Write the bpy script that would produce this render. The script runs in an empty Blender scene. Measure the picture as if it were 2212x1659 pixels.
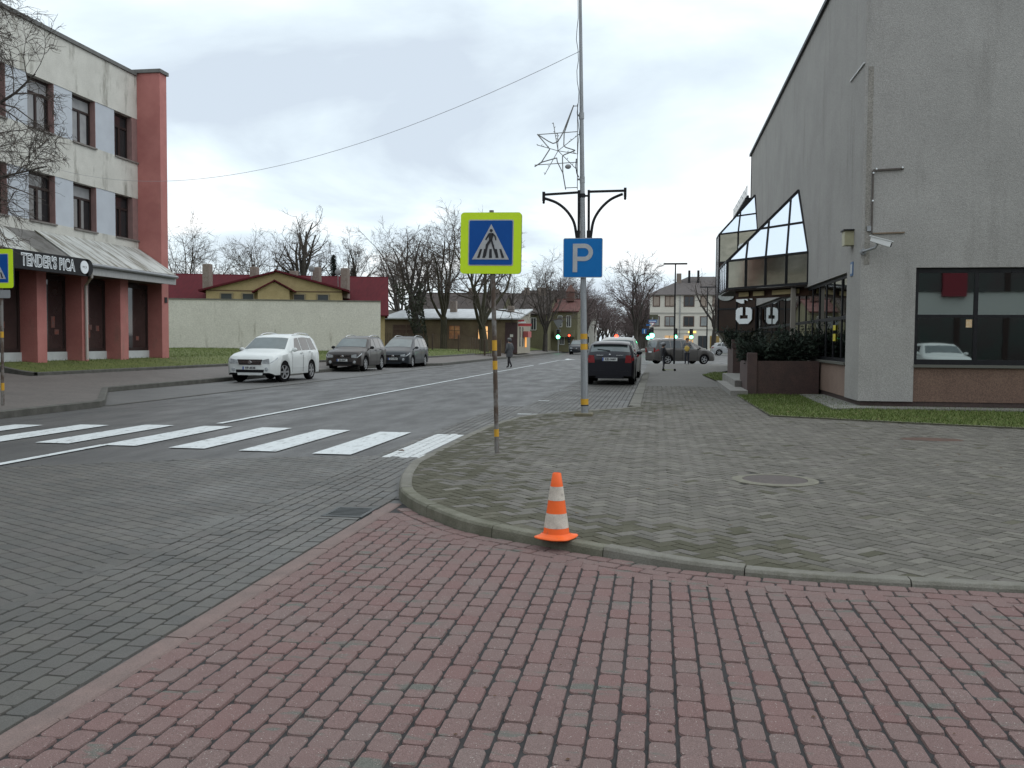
import bpy, bmesh, math, random
import numpy as np
from mathutils import Matrix, Vector
R = math.radians
PI = math.pi
scene = bpy.context.scene
COL = scene.collection

# ------------------------------------------------------------------ camera
# street runs along +Y, camera stands on the red paving 1.5 m above the ground
F, PX_W = 2000.0, 2212.0
PITCH = math.atan((829.5 - 737.0) / F)
YAW = math.atan(314.0 / math.hypot(F, 92.5))
ROLL = 0.007
fw = Vector((-math.sin(YAW) * math.cos(PITCH), math.cos(YAW) * math.cos(PITCH), -math.sin(PITCH)))
rt = Vector((math.cos(YAW), math.sin(YAW), 0))
up = rt.cross(fw)
rt, up = rt * math.cos(ROLL) + up * math.sin(ROLL), up * math.cos(ROLL) - rt * math.sin(ROLL)
cam_d = bpy.data.cameras.new("camera")
cam = bpy.data.objects.new("camera", cam_d)
COL.objects.link(cam)
M3 = Matrix((rt, up, -fw)).transposed()
cam.matrix_world = Matrix.Translation((0, 0, 1.5)) @ M3.to_4x4()
cam_d.sensor_width = 36.0
cam_d.lens = 36.0 * F / PX_W
cam_d.clip_end = 3000
cam_d.clip_start = 0.05
scene.camera = cam

# ------------------------------------------------------------------ sky, sun, exposure
SUN_EL, SUN_AZ = 50.0, 95.0     # overcast: a very soft sun, out to the right
world = bpy.data.worlds.new("World")
scene.world = world
world.use_nodes = True
nt = world.node_tree
for n in list(nt.nodes):
    nt.nodes.remove(n)
def wn(t, **k):
    n = nt.nodes.new(t)
    for a, b in k.items():
        setattr(n, a, b)
    return n
def wl(a, b):
    nt.links.new(a, b)
wo = wn('ShaderNodeOutputWorld')
CLOUD_Z = 7.7
sky = wn('ShaderNodeTexSky', sky_type='NISHITA', sun_disc=False)
sky.sun_elevation = R(SUN_EL)
sky.sun_rotation = R(SUN_AZ)
bg1 = wn('ShaderNodeBackground')
bg1.inputs['Strength'].default_value = 0.10
wl(sky.outputs[0], bg1.inputs['Color'])
tc = wn('ShaderNodeTexCoord')
sep = wn('ShaderNodeSeparateXYZ')
wl(tc.outputs['Generated'], sep.inputs[0])
def wmath(op, a, b=None, clamp=False):
    n = wn('ShaderNodeMath', operation=op, use_clamp=clamp)
    for i, v in enumerate((a, b)):
        if v is None: continue
        if isinstance(v, (int, float)): n.inputs[i].default_value = v
        else: wl(v, n.inputs[i])
    return n.outputs[0]
zc = wmath('MAXIMUM', sep.outputs['Z'], 0.0)
den = wmath('ADD', zc, 0.22)
cmb = wn('ShaderNodeCombineXYZ')
wl(wmath('DIVIDE', sep.outputs['X'], den), cmb.inputs[0])
wl(wmath('DIVIDE', sep.outputs['Y'], den), cmb.inputs[1])
cmb.inputs[2].default_value = CLOUD_Z
nz = wn('ShaderNodeTexNoise')
nz.inputs['Scale'].default_value = 1.25
nz.inputs['Detail'].default_value = 7
nz.inputs['Roughness'].default_value = 0.52
nz.inputs['Distortion'].default_value = 0.35
wl(cmb.outputs[0], nz.inputs['Vector'])
cr = wn('ShaderNodeValToRGB')
e = cr.color_ramp.elements
e[0].position = 0.34; e[0].color = (0.445, 0.505, 0.57, 1)
e[1].position = 0.62; e[1].color = (0.80, 0.805, 0.80, 1)
m = cr.color_ramp.elements.new(0.47); m.color = (0.585, 0.665, 0.71, 1)
wl(nz.outputs['Fac'], cr.inputs[0])
# cloud cover thinner overhead and towards the hidden sun, behind and to the right of the camera
dotp = wn('ShaderNodeVectorMath', operation='DOT_PRODUCT')
wl(tc.outputs['Generated'], dotp.inputs[0])
dotp.inputs[1].default_value = (math.sin(R(SUN_AZ)), math.cos(R(SUN_AZ)), 0.0)
def wramp(v, a, b, lo, hi):
    n = wn('ShaderNodeMapRange', interpolation_type='SMOOTHSTEP')
    wl(v, n.inputs['Value'])
    for k, q in zip(('From Min', 'From Max', 'To Min', 'To Max'), (a, b, lo, hi)): n.inputs[k].default_value = q
    return n.outputs['Result']
gain = wmath('ADD', wramp(dotp.outputs['Value'], -0.15, 0.95, 1.12, 1.30), wramp(zc, 0.42, 0.95, 0.0, 0.20))
vm = wn('ShaderNodeVectorMath', operation='SCALE')
wl(cr.outputs[0], vm.inputs[0]); wl(gain, vm.inputs['Scale'])
bg2 = wn('ShaderNodeBackground')
wl(vm.outputs[0], bg2.inputs['Color'])
bg2.inputs['Strength'].default_value = 1.0
mx = wn('ShaderNodeMixShader')
mx.inputs[0].default_value = 0.94
wl(bg1.outputs[0], mx.inputs[1]); wl(bg2.outputs[0], mx.inputs[2])
wl(mx.outputs[0], wo.inputs['Surface'])

sun_d = bpy.data.lights.new("sun", 'SUN')
sun_d.energy = 0.5
sun_d.angle = R(40)
sun_d.color = (1.0, 0.97, 0.93)
sun = bpy.data.objects.new("sun", sun_d)
COL.objects.link(sun)
# direction to the sun, from the same elevation / rotation as the sky
sd = Vector((math.sin(R(SUN_AZ)) * math.cos(R(SUN_EL)), math.cos(R(SUN_AZ)) * math.cos(R(SUN_EL)), math.sin(R(SUN_EL))))
sun.rotation_euler = sd.to_track_quat('Z', 'Y').to_euler()

vs = scene.view_settings
vs.view_transform = 'Standard'
vs.look = 'None'
vs.exposure = 0.5
vs.gamma = 1.0
vs.use_curve_mapping = False
scene.cycles.use_denoising = True
scene.cycles.max_bounces = 6
scene.cycles.caustics_reflective = False
scene.cycles.caustics_refractive = False

# ------------------------------------------------------------------ materials
MATS = {}
def mat(name, c1, c2=None, scale=6.0, rough=0.7, metal=0.0, bump=0.0, bscale=40.0, stretch=(1, 1, 1),
        speck=0.0, spscale=250.0, lo=0.35, hi=0.65, rough2=None, island=None, emit=None, estr=0.0,
        detail=6, spec=0.5, coat=0.0, fleck=None, fthr=0.70, fscale=150, third=None, tlo=0.6, thi=0.7, tscale=2.0, tstretch=(1, 1, 1)):
    if name in MATS:
        return MATS[name]
    M = bpy.data.materials.new(name)
    MATS[name] = M
    M.use_nodes = True
    t = M.node_tree
    b = t.nodes['Principled BSDF']
    N = t.nodes.new
    L = t.links.new
    b.inputs['Roughness'].default_value = rough
    b.inputs['Metallic'].default_value = metal
    b.inputs['Specular IOR Level'].default_value = spec
    b.inputs['Coat Weight'].default_value = coat
    b.inputs['Coat Roughness'].default_value = 0.06
    b.inputs['Base Color'].default_value = (*c1, 1)
    col = None
    if c2 is not None or bump or speck or island or third:
        co = N('ShaderNodeTexCoord').outputs['Object']
        mp = N('ShaderNodeMapping'); mp.inputs['Scale'].default_value = stretch
        L(co, mp.inputs[0])
    if c2 is not None:
        n = N('ShaderNodeTexNoise'); n.inputs['Scale'].default_value = scale
        n.inputs['Detail'].default_value = detail; n.inputs['Roughness'].default_value = 0.6
        L(mp.outputs[0], n.inputs['Vector'])
        r = N('ShaderNodeValToRGB')
        r.color_ramp.elements[0].position = lo; r.color_ramp.elements[0].color = (*c1, 1)
        r.color_ramp.elements[1].position = hi; r.color_ramp.elements[1].color = (*c2, 1)
        L(n.outputs['Fac'], r.inputs[0])
        col = r.outputs[0]
        if rough2 is not None:
            mr = N('ShaderNodeMapRange')
            mr.inputs[1].default_value = lo; mr.inputs[2].default_value = hi
            mr.inputs[3].default_value = rough; mr.inputs[4].default_value = rough2
            L(n.outputs['Fac'], mr.inputs[0]); L(mr.outputs[0], b.inputs['Roughness'])
    def mix(a, fac, colour, mode='MIX'):
        x = N('ShaderNodeMix'); x.data_type = 'RGBA'; x.blend_type = mode
        if isinstance(fac, float): x.inputs[0].default_value = fac
        else: L(fac, x.inputs[0])
        if a is None: x.inputs[6].default_value = (*c1, 1)
        else: L(a, x.inputs[6])
        if isinstance(colour, tuple): x.inputs[7].default_value = (*colour, 1)
        else: L(colour, x.inputs[7])
        return x.outputs[2]
    if island:                      # each paver its own tone
        g = N('ShaderNodeNewGeometry')
        r = N('ShaderNodeValToRGB')
        r.color_ramp.interpolation = 'LINEAR'
        k = len(island)
        for i, c in enumerate(island):
            el = r.color_ramp.elements[i] if i < 2 else r.color_ramp.elements.new(i / (k - 1))
            el.position = i / (k - 1); el.color = (*c, 1)
        L(g.outputs['Random Per Island'], r.inputs[0])
        col = mix(col, 0.999 if col is None else 0.55, r.outputs[0])
    if third:                       # a second, larger blotch layer
        mp2 = N('ShaderNodeMapping'); mp2.inputs['Scale'].default_value = tstretch
        L(co, mp2.inputs[0])
        n2 = N('ShaderNodeTexNoise'); n2.inputs['Scale'].default_value = tscale; n2.inputs['Detail'].default_value = 8
        n2.inputs['Roughness'].default_value = 0.65
        L(mp2.outputs[0], n2.inputs['Vector'])
        mr = N('ShaderNodeMapRange'); mr.inputs[1].default_value = tlo; mr.inputs[2].default_value = thi
        L(n2.outputs['Fac'], mr.inputs[0])
        col = mix(col, mr.outputs[0], third)
    if fleck:                       # pale mineral flecks
        nf = N('ShaderNodeTexNoise'); nf.inputs['Scale'].default_value = fscale; nf.inputs['Detail'].default_value = 1
        L(co, nf.inputs['Vector'])
        mf = N('ShaderNodeMapRange'); mf.inputs[1].default_value = fthr; mf.inputs[2].default_value = fthr + 0.05
        L(nf.outputs['Fac'], mf.inputs[0])
        col = mix(col, mf.outputs[0], fleck)
    if speck:
        n3 = N('ShaderNodeTexNoise'); n3.inputs['Scale'].default_value = spscale; n3.inputs['Detail'].default_value = 2
        L(co, n3.inputs['Vector'])
        mr = N('ShaderNodeMapRange'); mr.inputs[1].default_value = 0.3; mr.inputs[2].default_value = 0.7
        mr.inputs[3].default_value = 1 - speck; mr.inputs[4].default_value = 1 + speck
        L(n3.outputs['Fac'], mr.inputs[0])
        cb = N('ShaderNodeCombineColor')
        for i in range(3): L(mr.outputs[0], cb.inputs[i])
        col = mix(col, 1.0, cb.outputs[0], 'MULTIPLY')
    if col is not None:
        L(col, b.inputs['Base Color'])
    if bump:
        n4 = N('ShaderNodeTexNoise'); n4.inputs['Scale'].default_value = bscale; n4.inputs['Detail'].default_value = 4
        L(co, n4.inputs['Vector'])
        bp = N('ShaderNodeBump'); bp.inputs['Strength'].default_value = bump; bp.inputs['Distance'].default_value = 0.02
        L(n4.outputs['Fac'], bp.inputs['Height']); L(bp.outputs[0], b.inputs['Normal'])
    if emit:
        b.inputs['Emission Color'].default_value = (*emit, 1)
        b.inputs['Emission Strength'].default_value = estr
    return M

# ------------------------------------------------------------------ mesh builder
class MB:
    def __init__(s):
        s.v = []; s.f = []; s.m = []
    def add(s, vs, fs, mi=0):
        o = len(s.v)
        s.v.extend([tuple(map(float, p)) for p in vs])
        s.f.extend([tuple(i + o for i in f) for f in fs])
        s.m.extend([mi] * len(fs))
        return s
    def quad(s, a, b, c, d, mi=0):
        return s.add([a, b, c, d], [(0, 1, 2, 3)], mi)
    def box(s, a, b, mi=0):
        x0, y0, z0 = a; x1, y1, z1 = b
        v = [(x0, y0, z0), (x1, y0, z0), (x1, y1, z0), (x0, y1, z0), (x0, y0, z1), (x1, y0, z1), (x1, y1, z1), (x0, y1, z1)]
        return s.add(v, [(0, 3, 2, 1), (4, 5, 6, 7), (0, 1, 5, 4), (1, 2, 6, 5), (2, 3, 7, 6), (3, 0, 4, 7)], mi)
    def cbox(s, a, b, c=0.01, mi=0):      # box with chamfered top edges and uprights
        x0, y0, z0 = a; x1, y1, z1 = b
        def ring(i, z): return [(x0 + i + c, y0 + i, z), (x1 - i - c, y0 + i, z), (x1 - i, y0 + i + c, z), (x1 - i, y1 - i - c, z),
                                (x1 - i - c, y1 - i, z), (x0 + i + c, y1 - i, z), (x0 + i, y1 - i - c, z), (x0 + i, y0 + i + c, z)]
        v = ring(0, z0) + ring(0, z1 - c) + ring(c, z1)
        f = [tuple(range(7, -1, -1)), tuple(range(16, 24))]
        for k in (0, 8):
            for i in range(8):
                j = (i + 1) % 8
                f.append((k + i, k + j, k + 8 + j, k + 8 + i))
        return s.add(v, f, mi)
    def bar(s, p, q, w, h, mi=0, upv=(0, 0, 1)):   # rectangular bar from p to q
        p = Vector(p); q = Vector(q); d = (q - p).normalized(); u = Vector(upv)
        if abs(d.dot(u)) > 0.98: u = Vector((0, 1, 0)) if abs(d.y) < 0.9 else Vector((1, 0, 0))
        a = d.cross(u).normalized() * (w / 2); b = a.cross(d).normalized() * (h / 2)
        v = [p - a - b, p + a - b, p + a + b, p - a + b, q - a - b, q + a - b, q + a + b, q - a + b]
        return s.add(v, [(0, 3, 2, 1), (4, 5, 6, 7), (0, 1, 5, 4), (1, 2, 6, 5), (2, 3, 7, 6), (3, 0, 4, 7)], mi)
    def path(s, pts, rad, n=8, mi=0, cap=True):
        pts = [Vector(p) for p in pts]
        if not hasattr(rad, '__len__'): rad = [rad] * len(pts)
        rings = []
        d0 = (pts[1] - pts[0]).normalized()
        u = Vector((0, 0, 1)) if abs(d0.z) < 0.9 else Vector((1, 0, 0))
        a = d0.cross(u).normalized()
        for i, p in enumerate(pts):
            d = (pts[min(i + 1, len(pts) - 1)] - pts[max(i - 1, 0)]).normalized()
            a = (a - d * a.dot(d))
            if a.length < 1e-6: a = d.orthogonal()
            a.normalize()
            b = d.cross(a)
            rings.append([p + (a * math.cos(2 * PI * k / n) + b * math.sin(2 * PI * k / n)) * rad[i] for k in range(n)])
        v = [q for r in rings for q in r]; f = []
        for i in range(len(pts) - 1):
            for k in range(n):
                j = (k + 1) % n
                f.append((i * n + k, i * n + j, (i + 1) * n + j, (i + 1) * n + k))
        if cap:
            f.append(tuple(range(n - 1, -1, -1))); f.append(tuple(range((len(pts) - 1) * n, len(pts) * n)))
        return s.add(v, f, mi)
    def lathe(s, prof, c=(0, 0, 0), n=24, axis='z', mi=0):
        v = []; f = []
        for r, h in prof:
            for k in range(n):
                a = 2 * PI * k / n
                x, y = r * math.cos(a), r * math.sin(a)
                if axis == 'z': p = (x, y, h)
                elif axis == 'x': p = (h, x, y)
                else: p = (x, h, y)
                v.append((p[0] + c[0], p[1] + c[1], p[2] + c[2]))
        for i in range(len(prof) - 1):
            for k in range(n):
                j = (k + 1) % n
                f.append((i * n + k, i * n + j, (i + 1) * n + j, (i + 1) * n + k))
        if prof[0][0] > 1e-5: f.append(tuple(range(n)))
        if prof[-1][0] > 1e-5: f.append(tuple(range((len(prof) - 1) * n, len(prof) * n)))
        return s.add(v, f, mi)
    def prism(s, poly, z0, z1, mi=0):      # poly of (x,y), extruded in z
        n = len(poly)
        v = [(x, y, z0) for x, y in poly] + [(x, y, z1) for x, y in poly]
        f = [tuple(range(n - 1, -1, -1)), tuple(range(n, 2 * n))] + [(i, (i + 1) % n, n + (i + 1) % n, n + i) for i in range(n)]
        return s.add(v, f, mi)
    def slab(s, poly3, thick, mi=0):       # planar polygon in 3-D given a thickness along its normal
        p = [Vector(q) for q in poly3]
        nrm = Vector((0, 0, 0))
        for i in range(len(p)):
            nrm += p[i].cross(p[(i + 1) % len(p)])
        nrm.normalize()
        n = len(p)
        v = p + [q - nrm * thick for q in p]
        f = [tuple(range(n)), tuple(range(2 * n - 1, n - 1, -1))] + [(i, n + i, n + (i + 1) % n, (i + 1) % n) for i in range(n)]
        return s.add(v, f, mi)
    def ell(s, c, r, n=12, k=8, mi=0):
        v = []; f = []
        for i in range(k + 1):
            t = PI * i / k
            for j in range(n):
                a = 2 * PI * j / n
                v.append((c[0] + r[0] * math.sin(t) * math.cos(a), c[1] + r[1] * math.sin(t) * math.sin(a), c[2] + r[2] * math.cos(t)))
        for i in range(k):
            for j in range(n):
                q = (j + 1) % n
                f.append((i * n + j, (i + 1) * n + j, (i + 1) * n + q, i * n + q))
        return s.add(v, f, mi)
    def build(s, name, mats, parent=None, smooth=None, local=False, normals=True):
        me = bpy.data.meshes.new(name)
        v = s.v
        if parent is not None and not local:
            inv = WM[parent.name].inverted()
            v = [tuple(inv @ Vector(p)) for p in v]
        me.from_pydata(v, [], s.f)
        if not isinstance(mats, (list, tuple)): mats = [mats]
        for q in mats: me.materials.append(q)
        if len(mats) > 1: me.polygons.foreach_set('material_index', s.m)
        if normals or smooth:
            bm = bmesh.new(); bm.from_mesh(me)
            if normals: bmesh.ops.recalc_face_normals(bm, faces=bm.faces)
            if smooth:
                for q in bm.faces: q.smooth = True
                for ed in bm.edges:
                    ed.smooth = not (len(ed.link_faces) != 2 or ed.calc_face_angle(0) > R(smooth))
            bm.to_mesh(me); bm.free()
        me.update()
        o = bpy.data.objects.new(name, me)
        COL.objects.link(o)
        if parent is not None:
            o.parent = parent
            WM[o.name] = WM[parent.name]
        else:
            WM[o.name] = Matrix.Identity(4)
        return o
WM = {}
def thing(name, label, cat, loc=(0, 0, 0), rz=0.0, group=None):
    o = bpy.data.objects.new(name, None)
    COL.objects.link(o)
    o.empty_display_size = 0.2
    o.location = loc; o.rotation_euler = (0, 0, rz)
    o['label'] = label; o['category'] = cat
    if group: o['group'] = group
    WM[o.name] = Matrix.Translation(loc) @ Matrix.Rotation(rz, 4, 'Z')
    return o
def tag(o, label, cat, group=None, kind=None):
    o['label'] = label; o['category'] = cat
    if group: o['group'] = group
    if kind: o['kind'] = kind
    return o
def struct(o, label=None):
    o['kind'] = 'structure'
    if label: o['label'] = label
    return o
def dup(root, loc, rz=0.0, sc=1.0, label=None, group=None):
    def cp(o, par):
        c = o.copy(); COL.objects.link(c); c.parent = par
        for ch in [q for q in bpy.data.objects if q.parent == o and q is not c]:
            cp(ch, c)
        return c
    r = cp(root, None)
    r.location = loc; r.rotation_euler = (0, 0, rz); r.scale = (sc, sc, sc)
    if label: r['label'] = label
    if group: r['group'] = group
    return r
def text_mesh(body, size, offset=0.0, extrude=0.004, spacing=1.0, shear=0.0):
    c = bpy.data.curves.new('lettering', 'FONT')
    c.body = body; c.size = size; c.offset = offset; c.extrude = extrude
    c.align_x = 'CENTER'; c.align_y = 'CENTER'; c.space_character = spacing; c.shear = shear
    c.resolution_u = 3
    o = bpy.data.objects.new('lettering', c)
    COL.objects.link(o)
    dg = bpy.context.evaluated_depsgraph_get()
    me = bpy.data.meshes.new_from_object(o.evaluated_get(dg))
    v = [tuple(q.co) for q in me.vertices]; f = [tuple(p.vertices) for p in me.polygons]
    bpy.data.objects.remove(o); bpy.data.curves.remove(c); bpy.data.meshes.remove(me)
    return v, f
def put_text(mb, body, size, origin, xdir, ydir, mi=0, xs=1.0, **k):
    v, f = text_mesh(body, size, **k)
    X = Vector(xdir).normalized(); Y = Vector(ydir).normalized(); Z = X.cross(Y); O = Vector(origin)
    mb.add([O + X * a * xs + Y * b + Z * c for a, b, c in v], f, mi)
def smoothstep(a, b, x):
    t = np.clip((np.asarray(x, float) - a) / (b - a), 0, 1)
    return t * t * (3 - 2 * t)
def inside(poly, x, y):
    x = np.asarray(x, float); y = np.asarray(y, float)
    r = np.zeros(x.shape, bool)
    n = len(poly)
    for i in range(n):
        x1, y1 = poly[i]; x2, y2 = poly[(i + 1) % n]
        c = ((y1 > y) != (y2 > y))
        with np.errstate(divide='ignore', invalid='ignore'):
            xi = (x2 - x1) * (y - y1) / (y2 - y1) + x1
        r ^= c & (x < xi)
    return r
def polydist(line, x, y):               # distance to a polyline
    d = np.full(np.shape(x), 1e9)
    for (x1, y1), (x2, y2) in zip(line[:-1], line[1:]):
        dx, dy = x2 - x1, y2 - y1
        t = np.clip(((x - x1) * dx + (y - y1) * dy) / (dx * dx + dy * dy), 0, 1)
        d = np.minimum(d, np.hypot(x - x1 - t * dx, y - y1 - t * dy))
    return d
def resample(line, step):
    p = np.array(line, float); s = np.r_[0, np.cumsum(np.hypot(*np.diff(p, axis=0).T))]
    n = max(2, int(round(s[-1] / step)) + 1)
    q = np.linspace(0, s[-1], n)
    return np.c_[np.interp(q, s, p[:, 0]), np.interp(q, s, p[:, 1])]
def smooth_line(line, step, it=6):
    p = resample(line, step)
    for _ in range(it):
        p[1:-1] = 0.5 * p[1:-1] + 0.25 * (p[:-2] + p[2:])
    return p
def offset_line(p, d):                  # positive = to the left of travel
    t = np.gradient(p, axis=0); t /= np.hypot(*t.T)[:, None]
    return p + np.c_[-t[:, 1], t[:, 0]] * d

# ================================================================== GROUND AND PAVING
rng = np.random.default_rng(7)
random.seed(11)
ASPH = mat('asphalt', (0.054, 0.053, 0.052), (0.078, 0.076, 0.073), scale=1.1, rough=0.62, rough2=0.45, spec=0.38, bump=0.25, bscale=160,
           stretch=(1.5, 0.45, 1), speck=0.28, spscale=120, third=(0.100, 0.099, 0.096), tlo=0.56, thi=0.80, tscale=0.7, tstretch=(1.5, 0.13, 1))
SAND = mat('joint_sand', (0.022, 0.021, 0.020), (0.038, 0.036, 0.032), scale=9, rough=0.95)
DIRT = mat('far_ground', (0.06, 0.065, 0.04), (0.10, 0.10, 0.085), scale=0.15, rough=0.95)
PAINT = mat('road_paint', (0.55, 0.58, 0.585), (0.36, 0.38, 0.38), scale=9, rough=0.6, lo=0.52, hi=0.72, stretch=(1, 0.35, 1), speck=0.1, third=(0.13, 0.133, 0.133), tlo=0.56, thi=0.70, tscale=9, tstretch=(1, .6, 1))
KERB = mat('kerb_concrete', (0.125, 0.119, 0.098), (0.175, 0.167, 0.143), scale=5, rough=0.85, bump=0.3, bscale=90, speck=0.18, spscale=130,
           third=(0.08, 0.077, 0.048), tlo=0.56, thi=0.74, tscale=3.2)
KERBM = mat('mossy_kerb_concrete', (0.10, 0.098, 0.068), (0.16, 0.155, 0.12), scale=5, rough=0.9, bump=0.35, bscale=80, speck=0.2, spscale=130)
HERR = mat('grey_paver', (0.106, 0.099, 0.084), (0.136, 0.127, 0.109), scale=1.3, rough=0.78, rough2=0.66, spec=0.25, bump=0.25, bscale=220, speck=0.25, spscale=170,
           island=[(0.074, 0.069, 0.058), (0.118, 0.110, 0.093), (0.104, 0.097, 0.085), (0.124, 0.111, 0.100), (0.178, 0.168, 0.142), (0.095, 0.088, 0.074)],
           third=(0.058, 0.053, 0.045), tlo=0.58, thi=0.74, tscale=0.9)
HERRM = mat('mossy_grey_paver', (0.076, 0.074, 0.052), (0.105, 0.100, 0.075), scale=2.2, rough=0.9, spec=0.2, bump=0.3, bscale=180, speck=0.25, spscale=170,
            island=[(0.056, 0.054, 0.034), (0.088, 0.082, 0.060), (0.068, 0.064, 0.043), (0.135, 0.125, 0.098)])
WALKF = mat('far_paving', (0.094, 0.088, 0.078), (0.118, 0.111, 0.098), scale=1.2, rough=0.75, bump=0.2, bscale=30, speck=0.18, spscale=9)
ROADP = mat('dark_paver', (0.070, 0.068, 0.062), (0.094, 0.089, 0.079), scale=1.0, rough=0.62, rough2=0.46, spec=0.35, bump=0.25, bscale=200, speck=0.22, spscale=180,
            island=[(0.056, 0.058, 0.056), (0.092, 0.087, 0.077), (0.072, 0.071, 0.067), (0.090, 0.082, 0.076), (0.106, 0.100, 0.087)],
            third=(0.108, 0.107, 0.098), tlo=0.55, thi=0.7, tscale=1.2)
PAINTP = mat('painted_paver', (0.54, 0.56, 0.56), (0.42, 0.43, 0.42), scale=14, rough=0.6, lo=0.5, hi=0.75, speck=0.15, spscale=150, third=(0.15, 0.15, 0.145), tlo=0.60, thi=0.68, tscale=18)
REDP = mat('red_paver', (0.160, 0.104, 0.097), (0.186, 0.126, 0.117), fleck=(0.40, 0.37, 0.34), fthr=0.70, fscale=130, scale=3.0, rough=0.8, spec=0.22, bump=0.35, bscale=190, speck=0.34, spscale=230,
           island=[(0.150, 0.095, 0.090), (0.182, 0.118, 0.110), (0.168, 0.124, 0.115), (0.178, 0.100, 0.094), (0.170, 0.136, 0.126)],
           third=(0.122, 0.120, 0.106), tlo=0.585, thi=0.64, tscale=4.2, tstretch=(0.55, 1.9, 1))
REDK = mat('red_kerb', (0.185, 0.130, 0.116), (0.140, 0.102, 0.092), scale=5, rough=0.8, bump=0.3, bscale=150, speck=0.25, spscale=200)
GRASSM = mat('lawn_soil', (0.072, 0.092, 0.016), (0.105, 0.122, 0.026), scale=2.0, rough=0.95, bump=0.8, bscale=60, speck=0.4, spscale=30,
             third=(0.085, 0.082, 0.035), tlo=0.58, thi=0.72, tscale=0.8)

def zs(x, y):      # the right pavement dips to the crossing
    x = np.asarray(x); y = np.asarray(y)
    return 0.10 - 0.058 * smoothstep(-2.0, 0.8, x) * (1 - smoothstep(7.5, 12, y)) - 0.078 * np.exp(-((np.asarray(x) + 3.1) / 1.3) ** 2 - ((np.asarray(y) - 13.6) / 2.6) ** 2)

KLINE = [(-0.38, 20.35), (-0.95, 19.45), (-1.56, 18.75), (-2.52, 17.35), (-2.86, 15.65), (-2.98, 14.0), (-2.95, 12.5), (-2.88, 11.4), (-2.85, 10.5),
         (-2.68, 9.5), (-2.48, 8.68), (-2.34, 8.27), (-2.04, 7.74), (-1.49, 7.05), (-1.08, 6.79), (-0.46, 6.45), (0.2, 6.12),
         (0.95, 5.97), (1.5, 5.94), (2.2, 5.92), (5, 5.88), (14, 5.80)]
KP = smooth_line(KLINE, 0.10, 5)         # runs from the parking bay round the corner to the right
WALK_R = [tuple(p) for p in KP] + [(14, 15.4), (6.0, 16.4), (4.0, 17.25), (2.15, 18.12), (2.07, 25.0), (1.93, 31.6), (2.16, 32.6), (1.9, 40.0), (3.6, 48.0), (30, 52), (30, 61), (-0.6, 61), (-0.6, 43.0), (-0.45, 30)]

def sheet(name, poly, z, m, sub=None):
    b = MB(); b.add([(x, y, z) for x, y in poly], [tuple(range(len(poly)))])
    o = b.build(name, m, normals=False); struct(o); return o

sheet('ground', [(-900, -300), (900, -300), (900, 1500), (-900, 1500)], -0.06, DIRT)
sheet('road', [(-15.3, -40), (14, -40), (14, 5.9), (2, 61), (40, 61), (40, 125), (-3.2, 125), (-3.2, 900), (-12.9, 900), (-12.9, 54), (-15.3, 50)], -0.004, ASPH)

# --- pavers: every stone a chamfered island of its own
def pavers(centres, ang, lx, ly, corner=0.0, gap=0.006, gapy=None, cham=0.006, zf=None, z0=0.006, depth=0.012, jitter=0.0012, wob=0.0, tilt_s=0.006):
    """stones centred on `centres`, long side ly along angle `ang`; returns verts, faces, n faces per stone"""
    C = np.asarray(centres, float); n = len(C)
    hx, hy = lx / 2 - gap / 2, ly / 2 - (gap if gapy is None else gapy) / 2
    if corner > 0:
        c = corner
        base = np.array([(-hx + c, -hy), (hx - c, -hy), (hx - 0.3 * c, -hy + 0.3 * c), (hx, -hy + c), (hx, hy - c), (hx - 0.3 * c, hy - 0.3 * c), (hx - c, hy), (-hx + c, hy),
                         (-hx + 0.3 * c, hy - 0.3 * c), (-hx, hy - c), (-hx, -hy + c), (-hx + 0.3 * c, -hy + 0.3 * c)])
    else:
        base = np.array([(-hx, -hy), (hx, -hy), (hx, hy), (-hx, hy)])
    k = len(base)
    A = np.broadcast_to(np.asarray(ang, float), (n,)) + rng.normal(0, 0.006, n)
    ca, sa = np.cos(A), np.sin(A)
    def place(bs, dz):
        s = bs[None] * (1 + rng.normal(0, wob, (n, 1, 1)))
        x = C[:, None, 0] + s[..., 0] * ca[:, None] - s[..., 1] * sa[:, None]
        y = C[:, None, 1] + s[..., 0] * sa[:, None] + s[..., 1] * ca[:, None]
        zb = zf(x, y) if zf else 0.0
        return np.stack([x, y, np.broadcast_to(zb, x.shape) + dz], -1)
    lift = rng.normal(0, jitter, (n, 1))
    tilt = rng.normal(0, tilt_s, (n, 1)) * base[None, :, 0] + rng.normal(0, tilt_s, (n, 1)) * base[None, :, 1]
    st = rng.bit_generator.state
    low = place(base, z0 - depth)
    rng.bit_generator.state = st
    topb = base * np.array([(hx - cham) / hx, (hy - cham) / hy])
    top = place(topb, z0 + lift + tilt)
    V = np.concatenate([low, top], 1).reshape(-1, 3)
    f = []
    for i in range(n):
        o = i * 2 * k
        f.append(tuple(range(o + k, o + 2 * k)))
        for j in range(k):
            q = (j + 1) % k
            f.append((o + j, o + q, o + k + q, o + k + j))
    return V, f, k + 1

def stone_mesh(name, groups, mats):
    b = MB()
    for V, f, mi in groups:
        o = len(b.v)
        b.v.extend(map(tuple, V)); b.f.extend([tuple(i + o for i in q) for q in f])
        b.m.extend(list(mi) if hasattr(mi, '__len__') else [mi] * len(f))
    o = b.build(name, mats, normals=False)
    return struct(o)

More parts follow.
